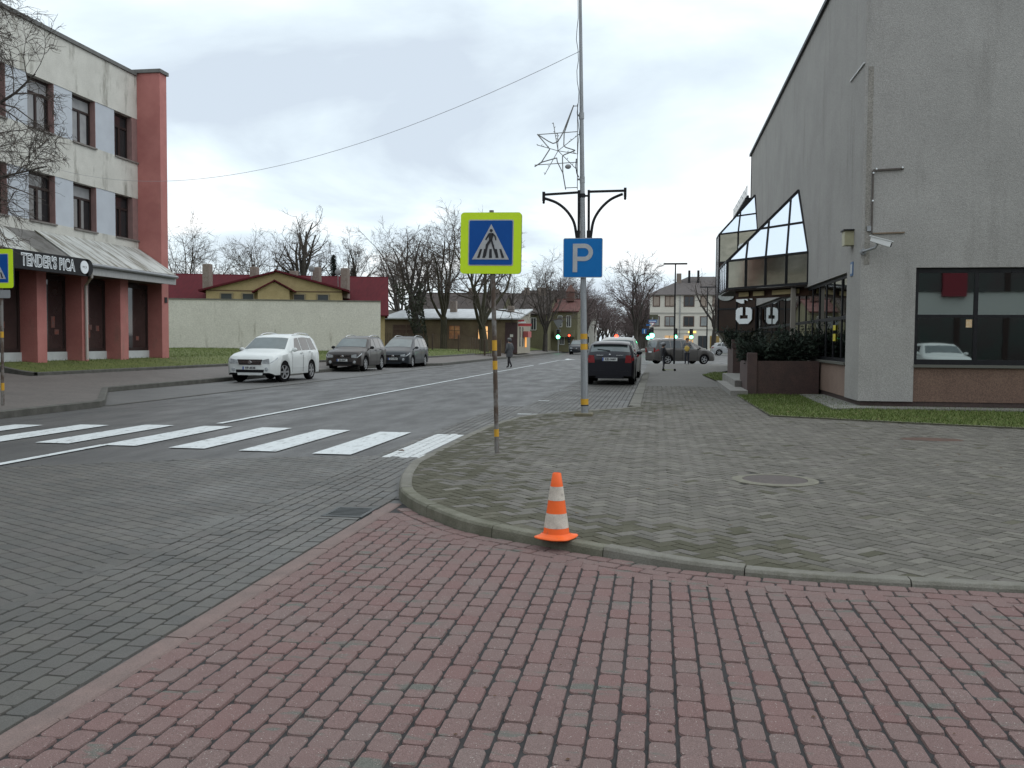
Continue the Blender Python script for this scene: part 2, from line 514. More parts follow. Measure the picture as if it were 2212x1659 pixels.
# right pavement: 45-degree herringbone up to 30 m, plain far paving beyond
def herring(poly, x0, x1, y0, y1, w=0.10, margin=0.0):
    a = R(45)
    N = int(math.hypot(x1 - x0, y1 - y0) / w / 2) + 8
    cx, cy = (x0 + x1) / 2, (y0 + y1) / 2
    I, J = np.meshgrid(np.arange(-N, N), np.arange(-N, N)); I = I.ravel(); J = J.ravel()
    k0 = (I - J) % 4 == 0; k3 = (I - J) % 4 == 3
    out = np.r_[np.c_[I[k0] + 1.0, J[k0] + 0.5], np.c_[I[k3] + 0.5, J[k3] + 1.0]] * w
    ang = np.r_[np.zeros(k0.sum()), np.ones(k3.sum())]
    ca, sa = math.cos(a), math.sin(a)
    x = cx + out[:, 0] * ca - out[:, 1] * sa; y = cy + out[:, 0] * sa + out[:, 1] * ca
    k = (x > x0) & (x < x1) & (y > y0) & (y < y1)
    x, y, ang = x[k], y[k], ang[k]
    k = inside(poly, x, y)
    x, y, ang = x[k], y[k], ang[k]
    if margin:
        k = polydist([tuple(p) for p in KP[::3]] + [tuple(KP[-1])], x, y) > margin
        x, y, ang = x[k], y[k], ang[k]
    # stones are long along local y in pavers(): type 0 lies along u, type 1 along v
    return np.c_[x, y], np.where(ang == 0, a - PI / 2, a)
c, a = herring(WALK_R, -3.2, 9.5, 5.5, 30.0, margin=0.112)
MH = [(0.95, 9.92)]
dm = np.hypot((c[:, 0] - 1.23), c[:, 1] - 9.92)
keep = dm > 0.42
c, a = c[keep], a[keep]
V, f, k = pavers(c, a, 0.10, 0.20, gap=0.0065, cham=0.003, zf=zs, z0=0.0, depth=0.008, tilt_s=0.010)
dk = polydist([tuple(p) for p in KP[::4]], c[:, 0], c[:, 1])
moss = (rng.random(len(c)) < 0.95 * np.exp(-(dk / 0.85) ** 1.5) * (c[:, 0] < 1.2)) | (rng.random(len(c)) < 0.012)
mi = np.repeat(moss.astype(int), k)
stone_mesh('pavement_pavers', [(V, f, mi)], [HERR, HERRM])
# bedding under the stones follows the dip
def strip_grid(name, poly, x0, x1, y0, y1, st, zf, m):
    xs = np.arange(x0, x1 + st, st); ys = np.arange(y0, y1 + st, st)
    X, Y = np.meshgrid(xs, ys); Z = zf(X, Y)
    b = MB(); nx = len(xs)
    v = np.c_[X.ravel(), Y.ravel(), Z.ravel()]
    cx = (X[:-1, :-1] + st / 2); cy = (Y[:-1, :-1] + st / 2)
    ok = (inside(poly, cx.ravel(), cy.ravel()) & (polydist([tuple(p) for p in KP[::3]] + [tuple(KP[-1])], cx.ravel(), cy.ravel()) > 0.15)).reshape(cx.shape)
    f = []
    for j in range(len(ys) - 1):
        for i in range(nx - 1):
            if ok[j, i]: f.append((j * nx + i, j * nx + i + 1, (j + 1) * nx + i + 1, (j + 1) * nx + i))
    b.add(v, f); return struct(b.build(name, m, normals=False))
strip_grid('pavement_bedding', WALK_R, -3.2, 14, 5.6, 31, 0.1, lambda x, y: zs(x, y) - 0.006, SAND)
far_walk = [(-0.6, 29.9), (2.6, 29.9), (2.16, 32.6), (1.9, 40.0), (3.6, 48.0), (30, 52), (30, 61), (-0.6, 61)]
sheet('far_pavement', far_walk, 0.100, WALKF)
sheet('side_pavement', [(9.3, 5.7), (14, 5.7), (14, 15.2), (9.3, 15.2)], 0.036, WALKF)

# kerb stones round the corner
def kerb_run(name, line, w, zt, m, length=1.0, gap=0.008, zf=None, moss=None, mats=None, flip=1, phase=0.0):
    p = resample(line, 0.06); s = np.r_[0, np.cumsum(np.hypot(*np.diff(p, axis=0).T))]
    t = np.gradient(p, axis=0); t /= np.hypot(*t.T)[:, None]
    nrm = np.c_[-t[:, 1], t[:, 0]] * flip       # inward
    b = MB(); tot = s[-1]
    cuts = [0.0] + list(np.arange(length + phase, tot, length)) + [tot]
    for s0, s1 in zip(cuts[:-1], cuts[1:]):
        q = np.linspace(s0 + gap / 2, s1 - gap / 2, max(2, int((s1 - s0) / 0.09) + 1))
        P = np.c_[np.interp(q, s, p[:, 0]), np.interp(q, s, p[:, 1])]
        Nn = np.c_[np.interp(q, s, nrm[:, 0]), np.interp(q, s, nrm[:, 1])]
        dz = random.gauss(0, 0.003)
        prof = [(0.0, -0.08), (0.008, -0.022), (0.022, -0.004), (0.034, 0.0), (w - 0.012, 0.0), (w, -0.008), (w, -0.08)]
        v = []
        for (x, y), (nx, ny) in zip(P, Nn):
            z = (zt if zf is None else float(zf(x, y)) + 0.006) + dz
            for d, h in prof:
                zz = -0.02 if h == -0.08 else max(z + h, -0.02 + 0.001 * d)
                v.append((x + nx * d, y + ny * d, zz))
        n = len(prof); f = []
        for i in range(len(P) - 1):
            for k in range(n - 1):
                f.append((i * n + k, (i + 1) * n + k, (i + 1) * n + k + 1, i * n + k + 1))
        f.append(tuple(range(n))); f.append(tuple(range(len(P) * n - 1, (len(P) - 1) * n - 1, -1)))
        mi = 0
        if moss: mi = 1 if moss((P[0][0] + P[-1][0]) / 2, (P[0][1] + P[-1][1]) / 2) else 0
        b.add(v, f, mi)
    return struct(b.build(name, mats or m))
kerb_run('kerb', [tuple(q) for q in KP], 0.13, 0.1, KERB, zf=zs, mats=[KERB, KERBM], phase=-0.35, length=1.0,
         moss=lambda x, y: (-2.35 < x < -0.75 and y < 8.4), flip=1)
kerb_run('parking_kerb', [(-0.62, 43.0), (-0.62, 20.35)], 0.27, 0.118, KERB, length=1.0, flip=1)
kerb_run('corner_kerb', [(-0.62, 20.4), (-0.36, 20.2)], 0.13, 0.11, KERB)

def line_strip(name, line, d0, d1, zf, m):
    p, q = offset_line(line, d0), offset_line(line, d1); b = MB(); n = len(p)
    v = [(x, y, float(zf(x, y))) for x, y in p] + [(x, y, float(zf(x, y))) for x, y in q]
    b.add(v, [(i, i + 1, n + i + 1, n + i) for i in range(n - 1)]); return struct(b.build(name, m, normals=False))
line_strip('pavement_edge_mortar', KP, 0.10, 0.27, lambda x, y: zs(x, y) - 0.0035, HERRM)
# red paving of the driveway
koff = KP[(KP[:, 1] < 8.2)]
row1 = offset_line(koff, -0.065); row2 = offset_line(koff, -0.185); fieldedge = offset_line(koff, -0.25)
red_poly = [(-2.29, 1.6)] + [(-2.29, 7.9)] + [tuple(q) for q in fieldedge[fieldedge[:, 0] > -2.25]] + [(14, 1.6)]
pc = []
for i in range(-21, 72):
    x = -2.232 + (i + 21) * 0.1135
    if x > 7.5: break
    y = 1.9 + (0.085 if i % 2 else 0.0) + rng.normal(0, 0.004)
    while y < 8.0:
        pc.append((x + rng.normal(0, 0.0012), y)); y += 0.1705
pc = np.array(pc)
pc = pc[inside(red_poly, pc[:, 0], pc[:, 1])]
g1 = pavers(pc, 0.0, 0.1135, 0.1705, corner=0.024, gap=0.0085, gapy=0.0025, cham=0.004, z0=0.008, depth=0.012, jitter=0.0020, wob=0.010, tilt_s=0.010)
bc, ba = [], []
for row, wdt in ((row1, 0.17), (row2, 0.17)):
    q = resample([tuple(z) for z in row[row[:, 0] > -2.2]], 0.172)
    t = np.gradient(q, axis=0)
    for (x, y), (tx, ty) in zip(q, t):
        bc.append((x, y)); ba.append(math.atan2(ty, tx) - PI / 2)
bc = np.array(bc); ba = np.array(ba); kk = bc[:, 0] < 8
g2 = pavers(bc[kk], ba[kk], 0.118, 0.17, corner=0.02, gap=0.005, cham=0.005, z0=0.008, depth=0.012, jitter=0.0015)
stone_mesh('driveway_pavers', [(g1[0], g1[1], 0), (g2[0], g2[1], 0)], [REDP])
line_strip('driveway_edge_mortar', KP[(KP[:, 1] < 8.0)], -0.36, -0.24, lambda x, y: 0.0035, REDP)
sheet('driveway_bedding', [(-2.3, -4), (14, -4), (14, 5.85), (2.2, 5.95), (0.95, 6.0), (-0.46, 6.5), (-1.49, 7.1), (-2.3, 8.2)], 0.000, mat('driveway_sand', (0.020, 0.019, 0.020), (0.034, 0.032, 0.032), scale=9, rough=0.95))
sheet('driveway_far', [(7.6, -4), (14, -4), (14, 5.6), (7.6, 5.6)], 0.004, REDP)
kerb_run('driveway_kerb', [(-2.44, 8.15), (-2.44, -3)], 0.148, 0.011, REDK, length=1.0, phase=-0.1)

# dark pavers of the street mouth
rc = []
j = 0
for i in range(10):
    x = -3.60 + 0.06 + i * 0.1165
    y = -1.0 + (0.085 if i % 2 else 0)
    while y < 30:
        rc.append((x, y)); y += 0.17
rc = np.array(rc)
ok = (polydist([tuple(q) for q in KP[::3]], rc[:, 0], rc[:, 1]) > 0.06) & ~inside(WALK_R, rc[:, 0], rc[:, 1]) & (rc[:, 1] < 21)
ok &= ~((np.abs(rc[:, 0] + 2.62) < 0.205) & (np.abs(rc[:, 1] - 7.66) < 0.25)) & ((rc[:, 0] < -2.46))
rc = rc[ok]
g3 = pavers(rc, 0.0, 0.1165, 0.17, corner=0.016, gap=0.0075, gapy=0.0025, cham=0.004, z0=0.007, depth=0.012)
white = (rc[:, 0] > -3.43) & (rc[:, 0] < -2.8) & (rc[:, 1] > 11.42) & (rc[:, 1] < 14.45)
m3 = np.repeat(white.astype(int), g3[2])
MOUTH = [(-14, -3), (-3.50, -3), (-3.50, 11.6), (-4.6, 11.2), (-5.6, 10.8), (-7.0, 9.9), (-8, 9.3), (-14, 6.2)]
an = R(-28); dc = []
for i in range(-120, 120):
    for jj in range(-70, 70):
        u = jj * 0.2 + (0.1 if i % 2 else 0.0); v = i * 0.115
        dc.append((-7 + u * math.cos(an) - v * math.sin(an), 5 + u * math.sin(an) + v * math.cos(an)))
dc = np.array(dc)
dc = dc[inside(MOUTH, dc[:, 0], dc[:, 1]) & (dc[:, 0] < -3.44) & (dc[:, 1] > 1.2)]
g4 = pavers(dc, an - PI / 2, 0.115, 0.2, corner=0.012, gap=0.005, gapy=0.003, cham=0.004, z0=0.0048, depth=0.008, jitter=0.0007, tilt_s=0.004)
stone_mesh('street_pavers', [(g3[0], g3[1], m3), (g4[0], g4[1], 0)], [ROADP, PAINTP])
line_strip('street_edge_mortar', KP[(KP[:, 1] > 8.4) & (KP[:, 1] < 17)], -0.14, 0.02, lambda x, y: 0.003, ROADP)
sheet('street_bedding', MOUTH[:2] + [(-2.45, -3), (-2.45, 8.3), (-2.9, 11), (-3.0, 21), (-3.6, 21)] + MOUTH[2:], 0.000, SAND)
# right parking bay
rc = []
for i in range(20):
    x = -2.94 + i * 0.1165
    y = 18.2 + (0.1 if i % 2 else 0)
    while y < 44 and x < -0.62:
        rc.append((x, y)); y += 0.2
rc = np.array(rc)
rc = rc[~inside(WALK_R, rc[:, 0], rc[:, 1])]
g5 = pavers(rc, 0.0, 0.1165, 0.2, gap=0.007, cham=0.006, z0=0.007, depth=0.012)
wl1 = np.zeros(len(rc), bool)
stone_mesh('parking_pavers', [(g5[0], g5[1], np.repeat(wl1.astype(int), g5[2]))], [ROADP, PAINTP])
sheet('parking_bedding', [(-3.0, 17.5), (-2.0, 17.9), (-0.5, 19.6), (-0.5, 61), (-3.0, 61)], 0.0008, SAND)
sheet('parking_far', [(-3.0, 43.9), (-0.6, 43.9), (-0.6, 61), (-3.0, 61)], 0.005, ROADP)

# painted markings
b = MB()
for i in range(1, 9):
    xr = -2.86 - 1.075 * i; xl = xr - 0.53
    yn = 11.45 + min(0.1 * (-2.9 - xr), 0.5); yf = 14.42 + min(0.13 * (-2.9 - xr), 0.45) - max(0, -8.2 - xr) * 0.22
    b.quad((xl, yn, 0.009), (xr, yn, 0.009), (xr, yf, 0.009), (xl, yf, 0.009))
for y0, y1 in ((-6, 11.9), (15.35, 57.5), (60, 72), (78, 81), (95, 105)):
    n = int((y1 - y0) / 2) + 1
    for k in range(n):
        a0 = y0 + (y1 - y0) * k / n; a1 = y0 + (y1 - y0) * (k + 1) / n
        b.quad((-7.72, a0, 0.0095), (-7.59, a0, 0.0095), (-7.59, a1, 0.0095), (-7.72, a1, 0.0095))
b.quad((-2.76, 18.70, 0.0105), (-0.98, 18.90, 0.0105), (-0.98, 18.97, 0.0105), (-2.76, 18.78, 0.0105)); b.quad((-2.82, 18.67, 0.0108), (-2.55, 18.69, 0.0108), (-2.55, 18.83, 0.0108), (-2.82, 18.81, 0.0108))
for yy in (23.15, 28.3): b.quad((-2.95, yy - .07, 0.0105), (-2.68, yy - .07, 0.0105), (-2.68, yy + .07, 0.0105), (-2.95, yy + .07, 0.0105)); b.quad((-0.95, yy - .03, 0.0105), (-0.68, yy - .03, 0.0105), (-0.68, yy + .03, 0.0105), (-0.95, yy + .03, 0.0105))
b.quad((-7.72, 72, 0.0095), (-7.59, 72, 0.0095), (-7.0, 76, 0.0095), (-7.3, 76, 0.0095))
b.quad((-7.6, 76.05, 0.0095), (-6.6, 76.05, 0.0095), (-7.5, 79, 0.0095), (-7.6, 79, 0.0095))
struct(b.build('road_markings', PAINT, normals=False))

# left side: kerb line e(y), lawn edge le(y), ground rising away from the street
EY = [(-40, -12.0), (18.7, -12.0), (23.7, -15.1), (50.5, -15.25), (54.3, -12.8), (130, -12.9)]
LEY = [(-40, -18.6), (25, -18.3), (40, -17.8), (45, -16.9), (50, -16.2), (55, -15.3), (62, -14.8), (82, -14.9), (130, -15)]
ey = lambda y: np.interp(y, *zip(*EY)); ley = lambda y: np.interp(y, *zip(*LEY))
def zl(x, y):
    e_, l_ = ey(y), ley(y)
    t = np.clip((e_ - x) / (e_ - l_), 0, 1)
    z = 0.12 + 0.25 * t
    d = np.maximum(l_ - x, 0)
    return z + 0.30 * smoothstep(0, 2.2, d) + 0.20 * smoothstep(3, 14, d)
def left_strip(name, ya, yb, cols, m, add=0.0, dy=0.8):
    ys = np.arange(ya, yb + 0.01, dy); b = MB(); v = []; f = []
    n = len(cols(ya))
    for y in ys:
        for x in cols(y): v.append((x, y, float(zl(x, y)) + add))
    for j in range(len(ys) - 1):
        for i in range(n - 1):
            f.append((j * n + i, j * n + i + 1, (j + 1) * n + i + 1, (j + 1) * n + i))
    b.add(v, f); return struct(b.build(name, m, normals=False, smooth=60))
LWALK = mat('left_paving', (0.096, 0.084, 0.076), (0.120, 0.105, 0.095), scale=1.4, rough=0.75, speck=0.2, spscale=14, bump=0.2, bscale=24)
left_strip('left_pavement', -40, 130, lambda y: np.linspace(ey(y) - 0.1, ley(y), 5), LWALK)
left_strip('forecourt', -40, 25.2, lambda y: np.linspace(ley(y), ley(y) - 24, 9), LWALK)
left_strip('lawn', 25.2, 130, lambda y: np.r_[np.linspace(ley(y), ley(y) - 5, 10), np.linspace(ley(y) - 6, ley(y) - 90, 14)], GRASSM, add=0.05)
KD = mat('dark_kerb', (0.060, 0.058, 0.050), (0.10, 0.097, 0.085), scale=4, rough=0.9, speck=0.2, spscale=60)
def kerb_left(name, pts, w, m, zoff):
    b = MB(); p = resample(pts, 0.5)
    n = offset_line(p, w)
    for i in range(len(p) - 1):
        q = [(p[i], p[i + 1]), (n[i], n[i + 1])]
        (a0, a1), (c0, c1) = q
        za = float(zl(c0[0], c0[1])) + zoff; zb = float(zl(c1[0], c1[1])) + zoff
        v = [(a0[0], a0[1], -0.05), (a1[0], a1[1], -0.05), (a1[0], a1[1], zb - 0.015), (a0[0], a0[1], za - 0.015),
             ((a0[0] * .8 + c0[0] * .2), (a0[1] * .8 + c0[1] * .2), za), ((a1[0] * .8 + c1[0] * .2), (a1[1] * .8 + c1[1] * .2), zb), (c1[0], c1[1], zb), (c0[0], c0[1], za), (c1[0], c1[1], -0.05), (c0[0], c0[1], -0.05)]
        b.add(v, [(0, 1, 2, 3), (3, 2, 5, 4), (4, 5, 6, 7), (7, 6, 8, 9)])
    return struct(b.build(name, m))
kerb_left('left_kerb', [(float(ey(y)), y) for y in (-40, 18.7, 23.7, 50.5, 54.3, 130)], 0.16, KD, 0.015)
kerb_left('lawn_kerb', [(-21.0, 25.1), (-18.4, 25.1)] , 0.14, KD, 0.10)
kerb_left('lawn_kerb', [(float(ley(y)) + 0.02, y) for y in (25.1, 40, 45, 50, 55, 62, 75)], 0.14, KD, 0.10)
b = MB()
rcx = MB(); rcx.quad((-15.3, 18.6, 0.002), (-12.1, 18.6, 0.002), (-12.1, 54.3, 0.002), (-15.3, 50.6, 0.002))
struct(rcx.build('left_parking_bay', mat('bay_paving', (0.080, 0.079, 0.077), (0.108, 0.105, 0.10), scale=1.2, rough=0.65, speck=0.2, spscale=16, bump=0.2, bscale=30), normals=False))
b.quad((-12.16, 18.9, 0.006), (-12.02, 18.9, 0.006), (-12.02, 54.6, 0.006), (-12.16, 54.6, 0.006))
struct(b.build('gutter_line', KD, normals=False))
# right lawn in front of the grey building
LAWN_R = [(14, 15.3), (6.0, 16.4), (4.0, 17.25), (2.15, 18.12), (2.07, 24.9), (2.44, 25.4), (4.3, 25.4), (4.3, 20.9), (14, 20.9)]
b = MB(); b.add([(x, y, 0.125) for x, y in LAWN_R], [tuple(range(len(LAWN_R)))])
struct(b.build('near_lawn', GRASSM, normals=False))
L2 = [(2.0, 32.2), (2.2, 32.6), (1.9, 40.4), (2.6, 44), (4.3, 44), (4.3, 32.2)]
b = MB(); b.add([(x, y, 0.125) for x, y in L2], [tuple(range(len(L2)))])
struct(b.build('far_lawn', GRASSM, normals=False))
kerb_run('lawn_edging', [(14, 15.3), (6.0, 16.4), (4.0, 17.25), (2.15, 18.12), (2.07, 24.9)], 0.06, 0.128, KERBM, length=1.0, flip=-1)
# grass blades
GB = mat('grass_blade', (0.052, 0.085, 0.013), (0.095, 0.125, 0.028), scale=3, rough=0.8, island=[(0.058, 0.100, 0.013), (0.095, 0.145, 0.022), (0.14, 0.155, 0.045)])
def blades(name, poly, n, h, z, x0, x1, y0, y1, zf=None, label='short green lawn grass'):
    x = rng.uniform(x0, x1, n); y = rng.uniform(y0, y1, n); k = inside(poly, x, y); x, y = x[k], y[k]; n = len(x)
    zz = zf(x, y) if zf else np.full(n, z)
    a = rng.uniform(0, 2 * PI, n); hh = rng.uniform(0.5, 1.2, n) * h; w = 0.006 + 0.004 * rng.random(n); ln = rng.normal(0, 0.5, (n, 2)) * hh[:, None]
    P0 = np.c_[x - w * np.cos(a), y - w * np.sin(a), zz]; P1 = np.c_[x + w * np.cos(a), y + w * np.sin(a), zz]; P2 = np.c_[x + ln[:, 0], y + ln[:, 1], zz + hh]
    V = np.stack([P0, P1, P2], 1).reshape(-1, 3)
    b = MB(); b.v = list(map(tuple, V)); b.f = [(3 * i, 3 * i + 1, 3 * i + 2) for i in range(n)]; b.m = [0] * n
    o = b.build(name, GB, normals=False); tag(o, label, 'grass', kind='stuff'); return o
LEAFM = mat('leaf_litter_brown', (0.075, 0.042, 0.020), (0.13, 0.085, 0.04), scale=20, rough=0.9, island=[(0.05, 0.03, 0.016), (0.12, 0.07, 0.03), (0.16, 0.12, 0.06)])
def leaves(name, label, poly, n, x0, x1, y0, y1, zf, s0=.012, s1=.03):
    b = MB(); k = 0
    while k < n:
        x, y = rng.uniform(x0, x1), rng.uniform(y0, y1)
        if not inside(poly, np.array([x]), np.array([y]))[0]: continue
        k += 1; z = float(zf(x, y)) + .004; s = rng.uniform(s0, s1); a = rng.uniform(0, 6.28); c, d = math.cos(a) * s, math.sin(a) * s
        b.add([(x - c, y - d, z), (x + d * .5, y - c * .5, z + s * .25 * rng.random()), (x + c, y + d, z + s * .3 * rng.random()), (x - d * .5, y + c * .5, z + s * .2 * rng.random())], [(0, 1, 2, 3)])
    return tag(b.build(name, LEAFM, normals=False), label, 'leaves', kind='stuff')
leaves('leaf_litter', 'scattered small dead leaves on the grey pavement', WALK_R, 130, -2.5, 7, 6.2, 26, zs)
leaves('leaf_litter', 'dead leaves lying in the near lawn', LAWN_R, 160, 2, 9, 15.3, 25, lambda x, y: .15, .02, .045)
blades('grass', LAWN_R, 42000, 0.055, 0.122, 2.0, 9.5, 15.3, 25.4, label='mown grass strip in front of the grey building')
blades('grass', L2, 6000, 0.06, 0.122, 1.8, 4.4, 32, 44, label='small grass patch beyond the granite steps')
LP = [(-18.3, 25.3), (-17.9, 40), (-16.9, 45), (-16.2, 50), (-15.3, 55), (-14.9, 62), (-14.9, 75), (-32, 75), (-32, 25.3)]
blades('grass', LP, 50000, 0.08, 0, -30, -14.8, 25.3, 75, zf=lambda x, y: zl(x, y) + 0.045, label='green lawn beside the red pillared building and wall')

# ================================================================== GREY BUILDING ON THE RIGHT
CONC = mat('pebbledash', (0.300, 0.291, 0.277), (0.342, 0.332, 0.316), scale=0.9, rough=0.95, bump=0.5, bscale=55, speck=0.15, spscale=48,
           third=(0.225, 0.216, 0.203), tlo=0.55, thi=0.78, tscale=1.1, tstretch=(1.6, 1.6, 0.22))
CONCD = mat('stained_pebbledash', (0.235, 0.22, 0.198), (0.28, 0.265, 0.24), scale=2, rough=0.95, bump=0.6, bscale=55, speck=0.3, spscale=42)
BLACKM = mat('dark_metal', (0.010, 0.010, 0.012), (0.016, 0.016, 0.018), scale=5, rough=0.5, spec=0.2)
GLASSD = mat('dark_glass', (0.33, 0.36, 0.35), rough=0.02, metal=1.0, bump=0.03, bscale=0.7)
GRANP = mat('pinkish_panel', (0.235, 0.165, 0.130), (0.205, 0.140, 0.112), scale=2, rough=0.8, speck=0.25, spscale=60, bump=0.2, bscale=60)
GRAND = mat('brown_panel', (0.155, 0.095, 0.068), (0.125, 0.075, 0.055), scale=2, rough=0.75, speck=0.35, spscale=60, bump=0.2, bscale=60)
GRANR = mat('red_granite', (0.088, 0.052, 0.045), (0.062, 0.038, 0.035), scale=3, rough=0.6, speck=0.45, spscale=75)
PLIN = mat('dark_plinth', (0.060, 0.038, 0.034), (0.045, 0.032, 0.028), scale=4, rough=0.8, speck=0.3, spscale=50)
MIRR = mat('coated_glass', (0.80, 0.85, 0.93), rough=0.10, metal=1.0, bump=0.01, bscale=2)
BEIGEG = mat('bronze_glass', (0.27, 0.25, 0.20), (0.20, 0.19, 0.15), scale=1.5, rough=0.10, metal=0.9, bump=0.05, bscale=2.5, stretch=(1, 1, 3))
BROWNG = mat('brown_glass', (0.030, 0.017, 0.012), (0.045, 0.026, 0.018), scale=0.8, rough=0.2, spec=0.12)
SOFF = mat('soffit_panel', (0.42, 0.34, 0.17), (0.34, 0.27, 0.13), scale=2, rough=0.7)
WHITEP = mat('white_letter', (0.78, 0.82, 0.84), rough=0.5)
GALV = mat('galvanised_steel', (0.33, 0.34, 0.35), (0.26, 0.27, 0.28), scale=6, rough=0.55, metal=0.6, speck=0.12, spscale=60)
STEPS = mat('step_stone', (0.21, 0.20, 0.185), (0.26, 0.25, 0.23), scale=3, rough=0.85, speck=0.2, spscale=60)

XW, YW, ZT = 4.3, 20.95, 10.42
B = thing('grey_building', 'large grey pebbledash building with black glazing and faceted glass canopies', 'building', (6.0, 24.0, 0.1))
b = MB()
T = 0.35
# front wall (faces the camera): corner strip, above the window, beyond
b.box((XW, YW, 0.26), (5.43, YW + T, ZT))
b.box((5.43, YW, 3.13), (16, YW + T, ZT))
# street wall: corner strip, above the glazing, far end
b.box((XW, YW + T, 0.26), (XW + T, 22.42, 3.14))
b.box((XW, YW + T, 3.14), (XW + T, 46.0, ZT))
b.box((XW, 45.6, 0.1), (16, 46.0, ZT))
b.box((16, YW, 0.1), (16.3, 46, ZT))
b.build('wall', CONC, B)
MB().box((XW + 0.1, YW + 0.1, ZT - 0.3), (16, 45.8, ZT - 0.12)).build('roof', BLACKM, B)
b = MB()
b.box((XW - 0.08, YW - 0.08, ZT), (16.3, YW + 0.12, ZT + 0.11)); b.box((XW - 0.08, YW + 0.12, ZT), (XW + 0.12, 46.1, ZT + 0.11))
b.build('coping', BLACKM, B)
b = MB(); b.box((XW + 0.06, YW + 0.06, 0.08), (16, YW + 0.3, 0.26)); b.box((XW + 0.06, YW + 0.3, 0.08), (XW + 0.3, 26.2, 0.26))
b.build('plinth', PLIN, B)
MB().box((5.43, YW + 0.04, 0.262), (16, YW + 0.3, 1.0)).build('apron_panel', GRAND, B)
MB().box((XW + 0.03, 22.42, 0.262), (XW + 0.3, 42, 1.0)).build('apron_panel', GRANP, B)
MB().box((5.43, YW - 0.02, 1.0), (16, YW + 0.3, 1.06)).build('window_sill', mat('grey_sill', (0.10, 0.10, 0.085), rough=0.7), B)
MB().box((XW - 0.03, 22.42, 1.0), (XW + 0.3, 27.7, 1.06)).build('window_sill', MATS['grey_sill'], B)
# front window
fr = MB()
xs = [5.43, 6.64, 7.78, 8.95, 10.1, 11.3, 12.5]
for x in xs: fr.box((x, YW + 0.07, 1.06), (x + 0.075, YW + 0.15, 3.13))
fr.box((5.43, YW + 0.071, 1.062), (12.57, YW + 0.151, 1.17)); fr.box((5.43, YW + 0.071, 2.07), (12.57, YW + 0.149, 2.13)); fr.box((5.43, YW + 0.071, 3.02), (12.57, YW + 0.151, 3.128))
W1 = fr.build('front_window', BLACKM, B)
for x0, x1 in zip(xs[:-1], xs[1:]):
    for z0, z1 in ((1.17, 2.07), (2.13, 3.02)):
        MB().box((x0 + 0.075, YW + 0.11, z0), (x1, YW + 0.125, z1)).build('pane', GLASSD, W1)
MB().box((12.6, YW + 0.05, 1.06), (16, YW + 0.2, 3.13)).build('blank_panel', BLACKM, B)
# street-side glazing, framed in black
fr = MB()
ys = [22.42, 23.45, 24.5, 25.55, 26.6, 27.75, 29.0, 30.4, 32.0, 33.6, 35.4, 37.4, 39.6, 42.2]
for y in ys: fr.box((XW + 0.09, y, 1.0), (XW + 0.15, y + 0.08, 3.14))
for z in (1.06, 2.08, 3.05): fr.box((XW + 0.091, 22.42, z), (XW + 0.149, 42.2, z + 0.085))
W2 = fr.build('side_window', BLACKM, B)
for i, (y0, y1) in enumerate(zip(ys[:-1], ys[1:])):
    for z0, z1 in ((1.145, 2.08), (2.165, 3.05)):
        MB().box((XW + 0.11, y0 + 0.09, z0), (XW + 0.125, y1, z1)).build('pane', GLASSD, W2)
# yellow stickers on the street window, each with a dark line of print
YS = mat('yellow_sticker', (0.62, 0.52, 0.03), (0.50, 0.42, 0.02), scale=30, rough=0.6, lo=0.45, hi=0.55)
for z0, z1 in ((1.93, 2.06), (1.66, 1.84)):
    MB().box((XW + 0.085, 24.15, z0 - 0.1), (XW + 0.092, 24.48, z1 - 0.1)).build('sticker', YS, B)
MB().box((6.49, YW + 0.095, 1.86), (6.61, YW + 0.105, 2.03)).build('sticker', mat('orange_sticker', (0.55, 0.36, 0.16), (0.62, 0.50, 0.36), scale=25, rough=0.6), B)
# pipes and conduits on the front wall
b = MB(); b.bar((4.50, YW - 0.02, 3.86), (4.50, YW - 0.02, 5.20), 0.03, 0.03)
b.bar((4.50, YW - 0.025, 5.20), (5.12, YW - 0.025, 5.225), 0.035, 0.035)
b.build('conduit', mat('rusty_conduit', (0.075, 0.062, 0.055), (0.11, 0.095, 0.085), scale=8, rough=0.8), B)
b = MB(); b.bar((4.52, YW - 0.02, 3.86), (5.17, YW - 0.02, 3.875), 0.028, 0.028)
b.build('conduit', mat('rust_brown_conduit', (0.20, 0.145, 0.10), (0.16, 0.12, 0.085), scale=8, rough=0.9), B)
b = MB()
for x, z in ((4.5, 5.14), (4.56, 5.225), (5.09, 5.24), (4.5, 4.55)): b.ell((x, YW - 0.05, z), (0.02, 0.02, 0.02), 8, 6)
b.build('clip', WHITEP, B)
MB().box((4.40, YW - 0.05, 3.91), (4.48, YW, 4.02)).build('junction_box', GALV, B)
MB().box((XW + 0.06, YW - 0.006, 3.2), (4.47, YW, 7.4)).build('stain_strip', CONCD, B)
MB().bar((XW - 0.02, 22.45, 7.5), (XW - 0.02, 20.98, 7.49), 0.03, 0.03).build('conduit', mat('white_conduit', (0.55, 0.56, 0.56), rough=0.6), B)
# flood lamp on the street wall
t = MB(); t.box((XW - 0.2, 21.75, 3.70), (XW, 22.05, 4.02)); Lm = t.build('wall_lamp', mat('cream_lamp', (0.42, 0.40, 0.26), (0.36, 0.34, 0.22), scale=5, rough=0.5), B)
MB().box((XW - 0.235, 21.70, 4.02), (XW, 22.08, 4.05)).build('lamp_hood', BLACKM, Lm)
